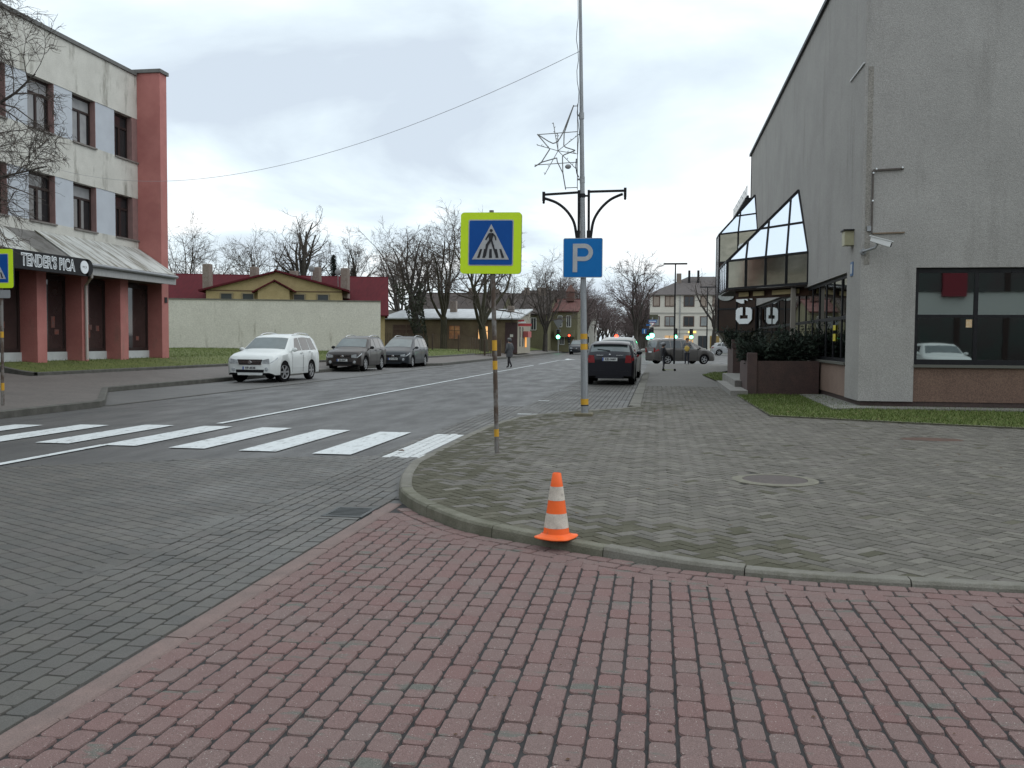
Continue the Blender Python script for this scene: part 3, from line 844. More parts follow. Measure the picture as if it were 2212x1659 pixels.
# camera
c = MB(); a0, a1 = Vector((4.42, YW - 0.33, 3.715)), Vector((4.80, YW - 0.42, 3.575))
c.bar(a0, a1, 0.13, 0.11); c.bar(a0 + Vector((-0.03, 0, 0.062)), a1 + Vector((0.05, -0.01, 0.058)), 0.155, 0.018)
CAMO = thing('security_camera', 'white security camera on a bracket at the corner of the grey building', 'camera', (4.4, YW, 3.5))
c.build('housing', mat('camera_white', (0.66, 0.67, 0.67), rough=0.45), CAMO)
MB().bar(a1 - Vector((0.0, 0, 0.002)), a1 + (a1 - a0).normalized() * 0.02, 0.09, 0.075).build('lens', BLACKM, CAMO)
c = MB(); c.path([(4.33, YW, 3.47), (4.33, YW - 0.2, 3.47), (4.5, YW - 0.34, 3.52), (4.56, YW - 0.36, 3.63)], 0.028, 8); c.lathe([(0.065, -0.05), (0.065, 0.0)], (4.33, YW, 3.47), 14, 'y')
c.build('bracket', GALV, CAMO)
# house number
t = thing('house_number_sign', 'small blue house number plate near the corner of the grey building', 'sign', (XW, 21.85, 3.0))
MB().box((XW - 0.02, 21.72, 3.02), (XW, 21.98, 3.33)).build('plate', mat('blue_plate', (0.02, 0.10, 0.25), rough=0.4), t)
MB().box((XW - 0.024, 21.76, 3.07), (XW - 0.02, 21.94, 3.28)).build('number_field', mat('pale_plate', (0.45, 0.48, 0.5), rough=0.5), t)

# ---- faceted glass canopy over the entrance
def facade_glass(name, A, Bp, apex, z0, z1, ncol, rows, back, parent, glass_low=BEIGEG, low_rows=()):
    """glazed front from wall point A to outer point Bp (xy), glass roof up to apex on the wall"""
    A = Vector((*A, 0)); Bv = Vector((*Bp, 0)); ap = Vector(apex)
    d = (Bv - A); n = Vector((-d.y, d.x, 0)).normalized()
    if n.y > 0: n = -n
    H = lambda s, z: A + d * s + Vector((0, 0, z))
    fr = MB(); w = 0.066
    ft = MB()
    def bar(p, q, k=1.0): fr.bar(p, q, w * k, w * k)
    for zz in [z0, z1] + list(low_rows): bar(H(0, zz), H(1, zz))
    for i in range(ncol + 1): bar(H(i / ncol, z0), H(i / ncol, z1))
    E1 = A + Vector((0, 0, z1)); E2 = Bv + Vector((0, 0, z1))
    bar(E1, ap); bar(E2, ap)
    C = Vector((*back, 0))
    for zz in (z0, z1): bar(Bv + Vector((0, 0, zz)), C + Vector((0, 0, zz)))
    bar(C + Vector((0, 0, z0)), C + Vector((0, 0, z1)))
    bar(C + Vector((0, 0, z1)), ap)
    nb = max(2, int((C - Bv).length / 0.75))
    for i in range(1, nb):
        p = Bv + (C - Bv) * i / nb; bar(p + Vector((0, 0, z0)), p + Vector((0, 0, z1)), 0.7)
    # roof glazing bars parallel to the right-hand edge direction
    def rp(s, t): return E1.lerp(E2, s).lerp(ap, t)
    mid = 0.47
    bar(E1.lerp(ap, mid), E2.lerp(ap, mid), 0.8)
    sh = ap - E1.lerp(E2, 0.16)
    for i in range(1, ncol):
        s0 = i / ncol
        # line from the eave point parallel to the central fall line until it meets an edge of the triangle
        p = E1.lerp(E2, s0); q = None
        for P0 in (E1, E2):
            dd = ap - P0
            # solve p + a*sh = P0 + b*dd within the plane
            ux = (E2 - E1).normalized(); uy = (sh - ux * sh.dot(ux)).normalized()
            m_ = np.array([[sh.dot(ux), -dd.dot(ux)], [sh.dot(uy), -dd.dot(uy)]]); r_ = np.array([(P0 - p).dot(ux), (P0 - p).dot(uy)])
            sol = np.linalg.solve(m_, r_)
            if 0 < sol[0] <= 1.01 and 0 <= sol[1] <= 1.01: q = p + sh * sol[0]
        if q is not None: bar(p, q, 0.8)
    f = fr.build(name, BLACKM, parent)
    g = MB(); g.slab([E1 - n * 0.02, E2 - n * 0.02, ap - n * 0.02], 0.012); g.slab([E2, C + Vector((0, 0, z1)), ap], 0.012)
    g.build('roof_glass', MIRR, f)
    zs_ = [z0] + list(low_rows) + [z1]
    for i in range(ncol):
        for za, zb in zip(zs_[:-1], zs_[1:]):
            q = [H(i / ncol, za) - n * 0.02, H((i + 1) / ncol, za) - n * 0.02, H((i + 1) / ncol, zb) - n * 0.02, H(i / ncol, zb) - n * 0.02]
            m_ = glass_low if not low_rows or za == zs_[-2] else BROWNG
            MB().slab(q, 0.012).build('pane', m_, f)
    for za, zb in zip(zs_[:-1], zs_[1:]):
        g = MB(); g.slab([Bv + Vector((0, 0, za)), C + Vector((0, 0, za)), C + Vector((0, 0, zb)), Bv + Vector((0, 0, zb))], 0.012)
        g.build('pane', MIRR if not low_rows else BROWNG, f)
    return f, H, n
CF, H1, n1 = facade_glass('glass_canopy', (4.3, 28.1), (2.2, 31.0), (4.28, 30.15, 6.26), 3.25, 4.15, 4, 2, (2.18, 34.3), B)
# soffit with yellowish panels, fascia under it
b = MB(); b.prism([(4.3, 28.16), (2.26, 31.02), (2.24, 34.3), (4.3, 34.3)], 3.17, 3.21)
b.build('soffit', mat('soffit_frame', (0.035, 0.024, 0.018), rough=0.6), B)
b = MB()
for s0, s1, o0, o1 in ((0.18, 0.5, 0.12, 0.45), (0.6, 0.74, 0.1, 0.5), (0.8, 0.93, 0.1, 0.5)):
    q = [H1(s0, 2.99) - n1 * .30, H1(s1, 2.99) - n1 * .30, H1(s1, 3.13) - n1 * .30, H1(s0, 3.13) - n1 * .30]
    b.slab(q, 0.012)
b.build('soffit_light_panel', SOFF, B)
b = MB(); b.slab([H1(.0, 2.92) - n1 * .46, H1(1, 2.92) - n1 * .46, H1(1, 3.2) - n1 * .46, H1(0, 3.2) - n1 * .46], .1); b.build('lower_fascia', mat('brown_fascia', (0.06, 0.032, 0.02), rough=0.6, spec=.2), B)
MB().cbox((3.93, 28.75, 0.5), (4.07, 28.9, 3.17), 0.01).build('porch_column', mat('beige_post', (0.26, 0.235, 0.20), rough=0.6), B)
# ---- the tall glazed bay behind, letters running down it
BF, H2, n2 = facade_glass('glass_bay', (4.3, 42.4), (2.75, 44.0), (4.28, 43.6, 8.2), 2.0, 6.5, 2, 2, (2.75, 45.9), B, low_rows=(3.05, 4.15, 5.2))
b = MB()
P = [H2(0, 2.0), H2(1, 2.0), Vector((2.75, 45.9, 2.0)), Vector((4.3, 45.9, 2.0))]
Q = [Vector((4.25, 42.6, 0.9)), Vector((3.6, 44.3, 0.9)), Vector((3.6, 45.9, 0.9)), Vector((4.3, 45.9, 0.9))]
b.add(P + Q, [(0, 1, 5, 4), (1, 2, 6, 5), (4, 5, 6, 7)])
b.build('bay_base', mat('bay_base_panel', (0.13, 0.12, 0.09), (0.10, 0.09, 0.07), scale=1, rough=0.35), BF)
dirx = (H2(0, 0) - H2(1, 0)).normalized()
def block_letter(mb, o, w, h, kind):     # blocky white letter lying on its side, in the bay's plane
    X, Y = dirx, Vector((0, 0, 1))
    def S(poly): mb.slab([o + X * (w * x) + Y * (h * y) + n2 * 0.08 for x, y in poly], 0.03)
    if kind == 'C':   # turned a quarter: opening at the top with serifs towards it
        S([(0, .25), (.22, .0), (.78, 0), (1, .25), (1, .3), (0, .3)])
        S([(0, .3), (.25, .3), (.25, .78), (.25, .92), (.12, .92), (0, .78)]); S([(.75, .3), (1, .3), (1, .78), (.88, .92), (.75, .92)])
        S([(.25, .5), (.42, .5), (.42, .95), (.25, .95)]); S([(.62, .5), (.75, .5), (.75, .95), (.62, .95)])
    else:
        S([(0, .35), (.3, .2), (.5, .2), (.5, 1), (0, 1)]); S([(.5, .45), (.72, .35), (.72, 1), (.5, 1)]); S([(.72, .5), (1, .4), (1, 1), (.72, 1)])
b = MB(); block_letter(b, H2(0.5, 2.35) + dirx * 0.02, 0.92, 0.78, 'C')
b.build('letter', WHITEP, BF)
b = MB(); block_letter(b, H2(0.5, 3.12) + dirx * 0.02, 0.92, 0.72, 'J')
b.build('letter', WHITEP, BF)
b = MB(); block_letter(b, H2(0.47, 5.3) + dirx * 0.02, 0.8, 0.7, 'C')
b.build('letter', WHITEP, BF)
b = MB(); cc = H2(0.76, 3.62) + n2 * 0.08
for k in range(1):
    v = [cc + dirx * (0.47 * math.cos(a)) + Vector((0, 0, 0.2 * math.sin(a))) for a in np.linspace(0, 2 * PI, 28, endpoint=False)]
    b.slab(v, 0.03)
b.build('oval_badge', mat('badge_grey', (0.38, 0.40, 0.38), (0.26, 0.27, 0.26), scale=14, rough=0.6), BF)
# inside wall return behind the bay (brick)
# ---- lower wing further on, with a row of upright letters along its roof
WG = thing('far_wing', 'lower wing of the grey building with a row of sign letters on its roof edge', 'building', (8, 52, 0.1))
MB().box((4.3, 46.05, 0.1), (16, 58, 8.4)).build('wall', CONC, WG)
b = MB()
for i in range(11):
    y = 46.4 + i * 0.78
    b.box((4.17, y, 8.62), (4.185, y + .08, 9.12)); b.box((4.17, y + 0.40, 8.62), (4.185, y + 0.48, 9.12))
    if i % 2: b.box((4.172, y + .08, 8.85), (4.183, y + 0.4, 8.93))
    else: b.box((4.172, y + .08, 9.04), (4.183, y + 0.4, 9.12))
b.build('roof_lettering', mat('pale_letters', (0.40, 0.42, 0.42), rough=0.5), WG)
b = MB(); b.bar((4.2, 46.2, 8.55), (4.2, 55.2, 8.55), 0.1, 0.1); b.bar((4.2, 46.2, 8.45), (4.2, 55.2, 8.45), 0.25, 0.08)
b.build('letter_rail', BLACKM, WG)

# ---- granite planters, steps, paved apron
t = thing('granite_planter', 'large reddish brown granite planter with dark juniper below the glass canopy', 'planter', (3.3, 26.4, 0.1))
b = MB()
def wallseg(p, q, th, z0, z1):
    p = Vector(p); q = Vector(q); d = (q - p).normalized(); n = Vector((-d.y, d.x, 0))
    b.prism([(p.x, p.y), (q.x, q.y), (q.x + n.x * th, q.y + n.y * th), (p.x + n.x * th, p.y + n.y * th)], z0, z1)
wallseg((2.64, 25.50, 0), (4.28, 25.75, 0), 0.14, 0.08, 1.02)
wallseg((2.40, 27.9, 0), (2.40, 25.72, 0), 0.14, 0.08, 1.02)
wallseg((4.28, 27.9, 0), (2.54, 27.9, 0), -0.14, 0.08, 1.0)
b.build('planter_wall', GRANR, t)
MB().cbox((2.38, 25.44, 0.08), (2.64, 25.72, 1.235), 0.012).build('corner_post', GRANR, t)
MB().prism([(2.54, 25.65), (4.27, 25.9), (4.27, 27.75), (2.54, 27.75)], 0.1, 0.93).build('soil', SAND, t)
t = thing('granite_planter', 'smaller brown granite planter behind the steps of the grey building', 'planter', (3.0, 34.5, 0.1))
b = MB(); b.box((2.66, 33.9, 0.08), (4.2, 34.05, 1.3)); b.box((2.66, 34.05, 0.08), (2.82, 36.4, 1.3))
b.build('planter_wall', GRANR, t)
MB().box((2.62, 33.86, 1.3), (2.86, 34.06, 1.62)).build('corner_post', GRANR, t)
MB().box((2.82, 34.05, 0.1), (4.2, 36.3, 1.15)).build('soil', SAND, t)
t = thing('entrance_steps', 'two low grey stone steps beside the granite planter', 'steps', (2.4, 28, 0.1))
b = MB(); b.prism([(1.92, 25.05), (2.38, 25.15), (2.38, 31.6), (1.96, 31.6)], 0.08, 0.235); b.build('lower_step', STEPS, t)
b = MB(); b.prism([(2.2, 27.2), (4.0, 27.95), (4.2, 33.8), (2.3, 33.8)], 0.08, 0.42); b.build('upper_step', STEPS, t)
t = thing('paved_apron', 'grey concrete apron slab round the corner of the grey building', 'slab', (4.0, 20.4, 0.1))
b = MB(); b.prism([(3.62, 19.95), (4.2, 20.3), (14, 20.25), (14, 21.0), (4.36, 21.0), (4.36, 25.4), (3.74, 25.4)], 0.08, 0.155)
b.build('slab', mat('apron_concrete', (0.155, 0.150, 0.135), (0.19, 0.185, 0.17), scale=2, rough=0.9, speck=0.2, spscale=40), t)
# ---- junipers
JUN = mat('juniper_needles', (0.010, 0.019, 0.012), (0.022, 0.038, 0.024), scale=7, rough=0.85, island=[(0.006, 0.012, 0.008), (0.020, 0.034, 0.021), (0.030, 0.045, 0.028)])
WOODD = mat('dark_wood', (0.030, 0.022, 0.016), (0.05, 0.04, 0.03), scale=8, rough=0.9)
def juniper(name, label, c, r, n, seed, group=None):
    rs = np.random.default_rng(seed)
    t = thing(name, label, 'shrub', c, group=group)
    b = MB(); lf = MB(); V = []; Fc = []
    for i in range(n):
        a = rs.uniform(0, 2 * PI); el = rs.uniform(0.05, 1.0); L = rs.uniform(0.6, 1.0)
        d = np.array([math.cos(a) * r[0], math.sin(a) * r[1], r[2] * (0.25 + el)]) * L
        p0 = np.array(c) + np.array([math.cos(a) * r[0] * .1, math.sin(a) * r[1] * .1, 0])
        p1 = p0 + d
        pm = (p0 + p1) / 2 + np.array([0, 0, 0.12 * r[2]])
        b.path([p0, pm, p1 - np.array([0, 0, 0.05])], [0.016, 0.010, 0.004], 4, cap=False)
        for k in range(26):
            tt = rs.uniform(0.25, 1.05)
            q = (1 - tt) ** 2 * p0 + 2 * tt * (1 - tt) * pm + tt * tt * p1 + rs.normal(0, 0.035, 3)
            dd = d / np.linalg.norm(d) + rs.normal(0, 0.6, 3); dd /= np.linalg.norm(dd)
            s = np.cross(dd, rs.normal(0, 1, 3)); s /= np.linalg.norm(s)
            l = rs.uniform(0.05, 0.13); w = rs.uniform(0.012, 0.028)
            o = len(V); V += [q - s * w, q + s * w, q + dd * l + s * w * .3, q + dd * l * 1.1 - s * w * .3]; Fc.append((o, o + 1, o + 2, o + 3))
    b.build('branch', WOODD, t)
    lf.add(V, Fc); lf.build('foliage', JUN, t, normals=False)
    return t
juniper('juniper_shrub', 'dark juniper spreading over the front left of the granite planter', (2.85, 26.2, 0.93), (0.65, 0.55, 0.62), 170, 1, 'junipers in the granite planters')
juniper('juniper_shrub', 'dark juniper leaning against the window in the granite planter', (3.9, 26.9, 0.93), (0.60, 0.9, 0.92), 190, 2, 'junipers in the granite planters')
juniper('juniper_shrub', 'low dark juniper at the middle of the granite planter', (3.3, 26.6, 0.93), (0.8, 0.6, 0.42), 150, 3, 'junipers in the granite planters')
juniper('juniper_shrub', 'dark juniper in the smaller planter behind the steps', (3.2, 35.0, 1.15), (0.75, 0.8, 0.75), 140, 4, 'junipers in the granite planters')

# ================================================================== LEFT BUILDING (red pillars, white panels)
PINK = mat('red_render', (0.38, 0.140, 0.125), (0.44, 0.175, 0.155), scale=1.6, rough=0.85, speck=0.1, spscale=40, bump=0.2, bscale=40,
           third=(0.27, 0.15, 0.125), tlo=0.58, thi=0.76, tscale=1.4, tstretch=(1, 1, 0.35))
WHT = mat('stained_white_render', (0.57, 0.56, 0.51), (0.49, 0.48, 0.435), scale=1.2, rough=0.9, bump=0.25, bscale=30, speck=0.1, spscale=30,
          third=(0.25, 0.24, 0.205), tlo=0.55, thi=0.68, tscale=1.5, tstretch=(1, 1, 0.28))
BLUEP = mat('pale_blue_panel', (0.46, 0.495, 0.535), (0.42, 0.45, 0.49), scale=1.5, rough=0.6)
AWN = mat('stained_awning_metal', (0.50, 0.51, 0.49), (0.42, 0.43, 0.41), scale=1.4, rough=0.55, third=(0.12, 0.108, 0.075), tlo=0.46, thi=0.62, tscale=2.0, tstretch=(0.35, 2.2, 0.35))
BROWNW = mat('brown_window_frame', (0.035, 0.022, 0.020), rough=0.6, spec=0.2)
PINKR = mat('window_reveal', (0.26, 0.155, 0.145), (0.21, 0.13, 0.12), scale=3, rough=0.8)
WPL = mat('white_plinth', (0.52, 0.54, 0.54), (0.44, 0.46, 0.46), scale=2, rough=0.8)
LB = thing('red_pillared_building', 'three storey building with stained white panels, red pillars and pizza shop', 'building', (-21, 30, 0.6))
XF = -21.0; ZR = 12.1
b = MB()
y0, y1 = 4.0, 35.2
def strip(za, zb, ya=y0, yb=y1): b.box((XF - 0.35, ya, za), (XF, yb, zb))
strip(10.38, ZR); strip(7.18, 8.64); strip(3.6, 5.5)
b.box((XF - 12, 4.0, 0.3), (XF - 0.35, 4.3, ZR)); b.box((XF - 12, 35.2, 0.3), (XF - 0.35, 35.5, ZR)); b.box((XF - 12, 4.3, 11.8), (XF - 0.36, 35.2, 12.0))
b.build('wall', WHT, LB)
# end fin
MB().box((XF - 0.35, 35.2, 0.3), (-20.0, 35.72, 12.22)).build('end_fin', PINK, LB)
b = MB(); b.box((XF - 0.4, y0, ZR), (XF + 0.07, 35.12, ZR + 0.14)); b.box((XF - 0.4, 35.12, 12.22), (-19.93, 35.8, 12.36))
b.build('coping', mat('grey_coping', (0.13, 0.13, 0.125), (0.10, 0.10, 0.095), scale=3, rough=0.7), LB)
# windows: opening 1.36-1.4 wide every 2.62 m
wys = [33.62, 30.99] + [28.57 - 2.45 * k for k in range(0, 9)]
BG = mat('upper_window_glass', (0.02, 0.022, 0.024), rough=0.06, spec=0.9)
CURT = mat('grey_curtain', (0.30, 0.30, 0.30), (0.24, 0.24, 0.245), scale=3, rough=0.8)
for row, (za, zb) in enumerate(((8.64, 10.38), (5.5, 7.18))):
    prev = 35.2
    for k, wy in enumerate(wys):
        ya, yb = wy, wy + (1.6 if k == 0 else 1.38)
        yb = min(yb, 35.2)
        p = MB()
        if k > 0 : p.box((XF - 0.30, yb, za), (XF - 0.02, prev, zb)); p.build('spandrel_panel', BLUEP, LB)
        prev = ya
        fr = MB(); X0, X1 = XF - 0.30, XF - 0.22
        wb = yb - (0.36 if k == 0 else 0.0)
        for yy in (ya, wb - 0.07): fr.box((X0, yy, za), (X1, yy + 0.07, zb))
        for zz in (za + 0.001, zb - 0.081, zb - 0.55): fr.box((X0 + 0.001, ya, zz), (X1 - 0.001, wb, zz + 0.08))
        fr.box((X0 + 0.002, (ya + wb) / 2 - 0.05, za), (X1 + 0.002, (ya + wb) / 2 + 0.05, zb - 0.5))
        W = fr.build('window', BROWNW, LB)
        light = (row == 0 and k in (1, 2)) 
        MB().box((X0 + 0.02, ya + 0.07, za + 0.08), (X0 + 0.035, wb - 0.07, zb - 0.08)).build('pane', BG, W)
        if light or k == 1:
            MB().box((X0 + 0.036, ya + 0.08, zb - 0.46), (X0 + 0.042, wb - 0.08, zb - 0.09)).build('blind', CURT, W)
        if light:
            MB().box((X0 + 0.036, ya + 0.08, za + 0.09), (X0 + 0.042, (ya + wb) / 2 - 0.06, zb - 0.56)).build('blind', CURT, W)
            MB().box((X0 + 0.036, (ya + wb) / 2 + 0.07, za + 0.09), (X0 + 0.042, wb - 0.2, zb - 0.56)).build('blind', CURT, W)
        MB().box((XF - 0.215, wb - 0.03, za + 0.002), (XF - 0.004, wb - 0.004, zb - 0.002)).build('window_reveal', PINKR, W)
        if k == 0: MB().box((XF - 0.30, wb - 0.003, za), (XF - 0.006, 35.195, zb)).build('jamb_panel', PINKR, W)
        MB().box((XF - 0.28, ya - 0.03, za - 0.06), (XF + 0.06, yb + 0.02, za - 0.002)).build('sill', mat('sill_metal', (0.20, 0.18, 0.165), (0.15, 0.135, 0.12), scale=4, rough=0.7), W)
# ground floor pillars, recessed shop windows, plinth
pill = [(-20.0, 32.24, 32.76), (-20.0, 29.87, 30.24), (-20.0, 27.49, 27.97), (-20.0, 25.1, 25.6), (-20.0, 22.7, 23.2), (-20, 20.3, 20.8), (-20, 17.9, 18.4), (-20, 15.5, 16), (-20, 13.1, 13.6)]
for x, ya, yb in pill:
    MB().box((XF + 0.1, ya, 0.3), (x, yb, 3.72)).build('pillar', PINK, LB)
edges = [(32.76, 35.2), (30.24, 32.24), (27.97, 29.87), (25.6, 27.49), (23.2, 25.1), (20.8, 22.7), (18.4, 20.3), (16, 17.9), (13.6, 15.5)]
SHOPG = mat('shop_glass', (0.030, 0.022, 0.022), (0.05, 0.036, 0.034), scale=0.9, rough=0.07, spec=0.7)
for ya, yb in edges:
    fr = MB()
    fr.box((XF + 0.30, ya, 1.02), (XF + 0.38, yb, 1.14)); fr.box((XF + 0.30, ya, 3.5), (XF + 0.38, yb, 3.66)); fr.box((XF + 0.301, ya, 1.14), (XF + 0.379, ya + 0.08, 3.5)); fr.box((XF + 0.301, yb - 0.1, 1.14), (XF + 0.379, yb, 3.5))
    W = fr.build('shop_window', BROWNW, LB)
    MB().box((XF + 0.33, ya + 0.08, 1.14), (XF + 0.345, yb - 0.1, 3.5)).build('pane', SHOPG, W)
    MB().box((XF + 0.25, ya, 0.3), (XF + 0.42, yb, 1.02)).build('plinth', WPL, LB)
POST = mat('window_poster', (0.20, 0.05, 0.03), (0.10, 0.075, 0.07), scale=5, rough=0.7)
for ya, yb in edges[:5]:
    for k in range(3):
        y = ya + .25 + random.random() * (yb - ya - .7); z = 1.2 + random.random() * .7
        MB().box((XF + 0.346, y, z), (XF + 0.352, y + random.uniform(.15, .35), z + random.uniform(.15, .4))).build('poster', POST, LB)
# sloping awning panels
def awn(ya, yb, m, nm='awning_panel', lift=0.0):
    MB().slab([(XF, ya, 5.17 + lift), (-19.3, ya - 0.15, 4.08 + lift), (-19.3, yb - 0.15, 4.08 + lift), (XF, yb, 5.17 + lift)], 0.03).build(nm, m, LB)
for ya, yb in ((33.6, 35.25), (32.0, 33.58), (30.4, 31.98), (28.8, 30.38)): awn(ya, yb, AWN)
awn(27.15, 28.78, mat('bare_awning_deck', (0.105, 0.10, 0.095), (0.15, 0.145, 0.135), scale=2, rough=0.9, third=(0.06, 0.055, 0.045), tlo=0.5, thi=0.65, tscale=1.5), 'awning_gap', -0.05)
for ya, yb in ((25.5, 27.13), (23.9, 25.48), (22.3, 23.88), (20.7, 22.28), (19, 20.68), (17.4, 18.98), (15.8, 17.38)): awn(ya, yb, AWN)
MB().box((-19.42, 15.6, 3.68), (-19.32, 35.1, 4.02)).build('awning_fascia', mat('ribbed_fascia', (0.40, 0.40, 0.39), (0.29, 0.29, 0.28), scale=6, rough=0.6, stretch=(1, 9, 0.3)), LB)
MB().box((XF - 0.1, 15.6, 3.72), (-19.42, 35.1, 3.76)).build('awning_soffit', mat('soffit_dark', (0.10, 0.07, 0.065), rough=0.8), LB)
G = MB(); G.path([(-19.24, 28.9, 4.02), (-19.24, 35.05, 3.98)], 0.065, 8); G.build('gutter', GALV, LB)
G = MB(); G.path([(-19.24, 29.3, 3.98), (-19.3, 29.4, 3.6), (-19.92, 30.0, 3.36), (-19.92, 30.02, 0.75)], 0.05, 8); G.build('downpipe', mat('pale_downpipe', (0.42, 0.40, 0.37), rough=0.6), LB)
MB().box((-19.999, 35.40, 2.98), (-19.97, 35.58, 3.2)).build('house_number_plate', BLACKM, LB)
# shop sign
SG = thing('shop_sign', 'black shop sign with white outlined lettering and a round badge under the awning', 'sign', (-19.2, 27, 3.6))
b = MB(); b.box((-19.31, 20.5, 3.6), (-19.16, 29.02, 4.18)); b.lathe([(0.29, -0.075), (0.29, 0.075)], (-19.235, 29.0, 3.89), 20, 'x')
b.build('sign_board', BLACKM, SG)
b = MB(); put_text(b, "TENDER'S PICA", 0.52, (-19.156, 26.95, 3.88), (0, 1, 0), (0, 0, 1), xs=0.72, offset=0.022, extrude=0.006, spacing=1.03)
b.build('lettering', WHITEP, SG)
b = MB(); put_text(b, "TENDER'S PICA", 0.52, (-19.149, 26.95, 3.88), (0, 1, 0), (0, 0, 1), xs=0.72, offset=-0.012, extrude=0.003, spacing=1.03)
b.build('lettering_core', BLACKM, SG)
b = MB(); b.lathe([(0.0, 0.02), (0.22, 0.02), (0.22, 0.0)], (-19.16, 28.78, 3.89), 24, 'x')
bd = b.build('round_badge', WHITEP, SG)
b = MB(); put_text(b, "PICA", 0.11, (-19.138, 28.78, 3.89), (0, 1, 0), (0, 0, 1), extrude=0.002); b.build('badge_print', mat('badge_print', (0.2, 0.2, 0.2), rough=0.6), bd)

# shopfront across the junction, seen mirrored in the front window of the grey building
RB = thing('mirrored_shopfront', 'white banded shopfront with red pillars, mirrored in the grey building front window', 'building', (20, -22, 0))
MB().box((-4, -30, 0), (48, -22, 9.5)).build('wall', mat('shopfront_band', (0.50, 0.52, 0.50), rough=0.8), RB)
for x in (8.0, 13.2, 18.4, 24.0, 30.0, 36.0): MB().box((x - .2, -22.0, 4.6), (x + 1.3, -21.7, 9.4)).build('pillar', mat('deep_red_panel', (0.20, 0.022, 0.035), rough=0.8), RB)
for za, zb in ((0.3, 3.3), (4.9, 8.6)):
    f = MB(); f.box((-3, -22.0, za), (47, -21.9, zb)); W = f.build('window', mat('greenish_shop_glass', (0.022, 0.038, 0.034), (0.035, 0.02, 0.022), scale=.4, rough=0.15, spec=0.4), RB)
    g = MB()
    for x in range(-2, 46, 3): g.box((x, -21.9, za), (x + 0.35, -21.85, zb))
    g.build('mullion', BROWNW, W)

BK = thing('unseen_reflection_block', 'unseen dark block added behind the camera to darken reflections in the car paint', 'building', (-36, -24, 0))  # added out of view to darken car reflections and camera-facing walls
MB().box((-70, -34, 0), (-13.5, -24, 11)).build('wall', mat('unseen_block_dark', (0.16, 0.11, 0.085), (0.12, 0.085, 0.07), scale=3, rough=0.9), BK)
for za, zb in ((1.0, 2.8), (4.4, 6.2), (7.8, 9.4)):
    for k in range(14): MB().box((-68 + k * 3.9, -24.0, za), (-66 + k * 3.9, -23.95, zb)).build('window', BG, BK)

# ================================================================== BACKGROUND BUILDINGS AND WALLS
def V3(*a): return Vector(a)
CWALL = mat('garden_wall_concrete', (0.58, 0.565, 0.50), (0.52, 0.505, 0.445), scale=0.7, rough=0.95, speck=0.12, spscale=14, bump=0.3, bscale=12,
            third=(0.27, 0.25, 0.20), tlo=0.60, thi=0.76, tscale=2.4, tstretch=(1.0, 1.0, 0.16))
t = thing('concrete_wall', 'long pale stained concrete wall in front of the red roofed yellow house', 'wall', (-25, 57.5, 0.7))
b = MB(); p0, p1 = V3(-35, 54.6, 0), V3(-18.32, 59.9, 0); d = (p1 - p0).normalized(); n = V3(-d.y, d.x, 0)
b.prism([(p0.x, p0.y), (p1.x, p1.y), (p1.x + n.x * .3, p1.y + n.y * .3), (p0.x + n.x * .3, p0.y + n.y * .3)], 0.4, 4.06)
b.build('wall_panel', CWALL, t)
b = MB(); q0 = p0 - n * .05 - d * .02; q1 = p1 - n * .05 + d * .03
b.prism([(q0.x, q0.y), (q1.x, q1.y), (q1.x + n.x * .4, q1.y + n.y * .4), (q0.x + n.x * .4, q0.y + n.y * .4)], 4.06, 4.13)
b.build('wall_coping', mat('wall_coping_grey', (0.16, 0.155, 0.13), (0.12, 0.115, 0.10), scale=3, rough=0.9), t)

YEL = mat('yellow_render', (0.36, 0.285, 0.145), (0.30, 0.235, 0.115), scale=2, rough=0.9, speck=0.12, spscale=20)
REDR = mat('red_metal_roof', (0.090, 0.013, 0.018), (0.065, 0.011, 0.015), scale=1.2, rough=0.8, spec=0.15, stretch=(6, 1, 1))
BRICKC = mat('chimney_brick', (0.22, 0.19, 0.165), (0.165, 0.125, 0.10), scale=7, rough=0.9)
HW = mat('far_window_glass', (0.035, 0.042, 0.045), rough=0.15, spec=0.6)
t = thing('yellow_house', 'yellow gabled house with long dark red metal roof behind the concrete wall', 'house', (-30, 73, 0.9))
U = V3(.956, .293, 0); Vv = V3(-.293, .956, 0); O = V3(-30.1, 70.2, 0)
P = lambda u, v, z: O + U * u + Vv * v + V3(0, 0, z)
b = MB()      # main roof as two slopes with thickness
for s in (-1, 1):
    b.slab([P(-12.5, 4.5 + s * 5.2, 3.5), P(8.9, 4.5 + s * 5.2, 3.5), P(8.9, 4.5, 6.85), P(-12.5, 4.5, 6.85)], 0.1)
rf = b.build('roof', REDR, t)
b = MB(); b.add([P(-12.2, 0, .8), P(8.6, 0, .8), P(8.6, 9, .8), P(-12.2, 9, .8), P(-12.2, 0, 3.8), P(8.6, 0, 3.8), P(8.6, 9, 3.8), P(-12.2, 9, 3.8), P(-12.2, 4.5, 6.7), P(8.6, 4.5, 6.7)],
                [(0, 1, 5, 4), (1, 2, 6, 9, 5), (2, 3, 7, 6), (3, 0, 4, 8, 7)])
b.build('wall', YEL, t)
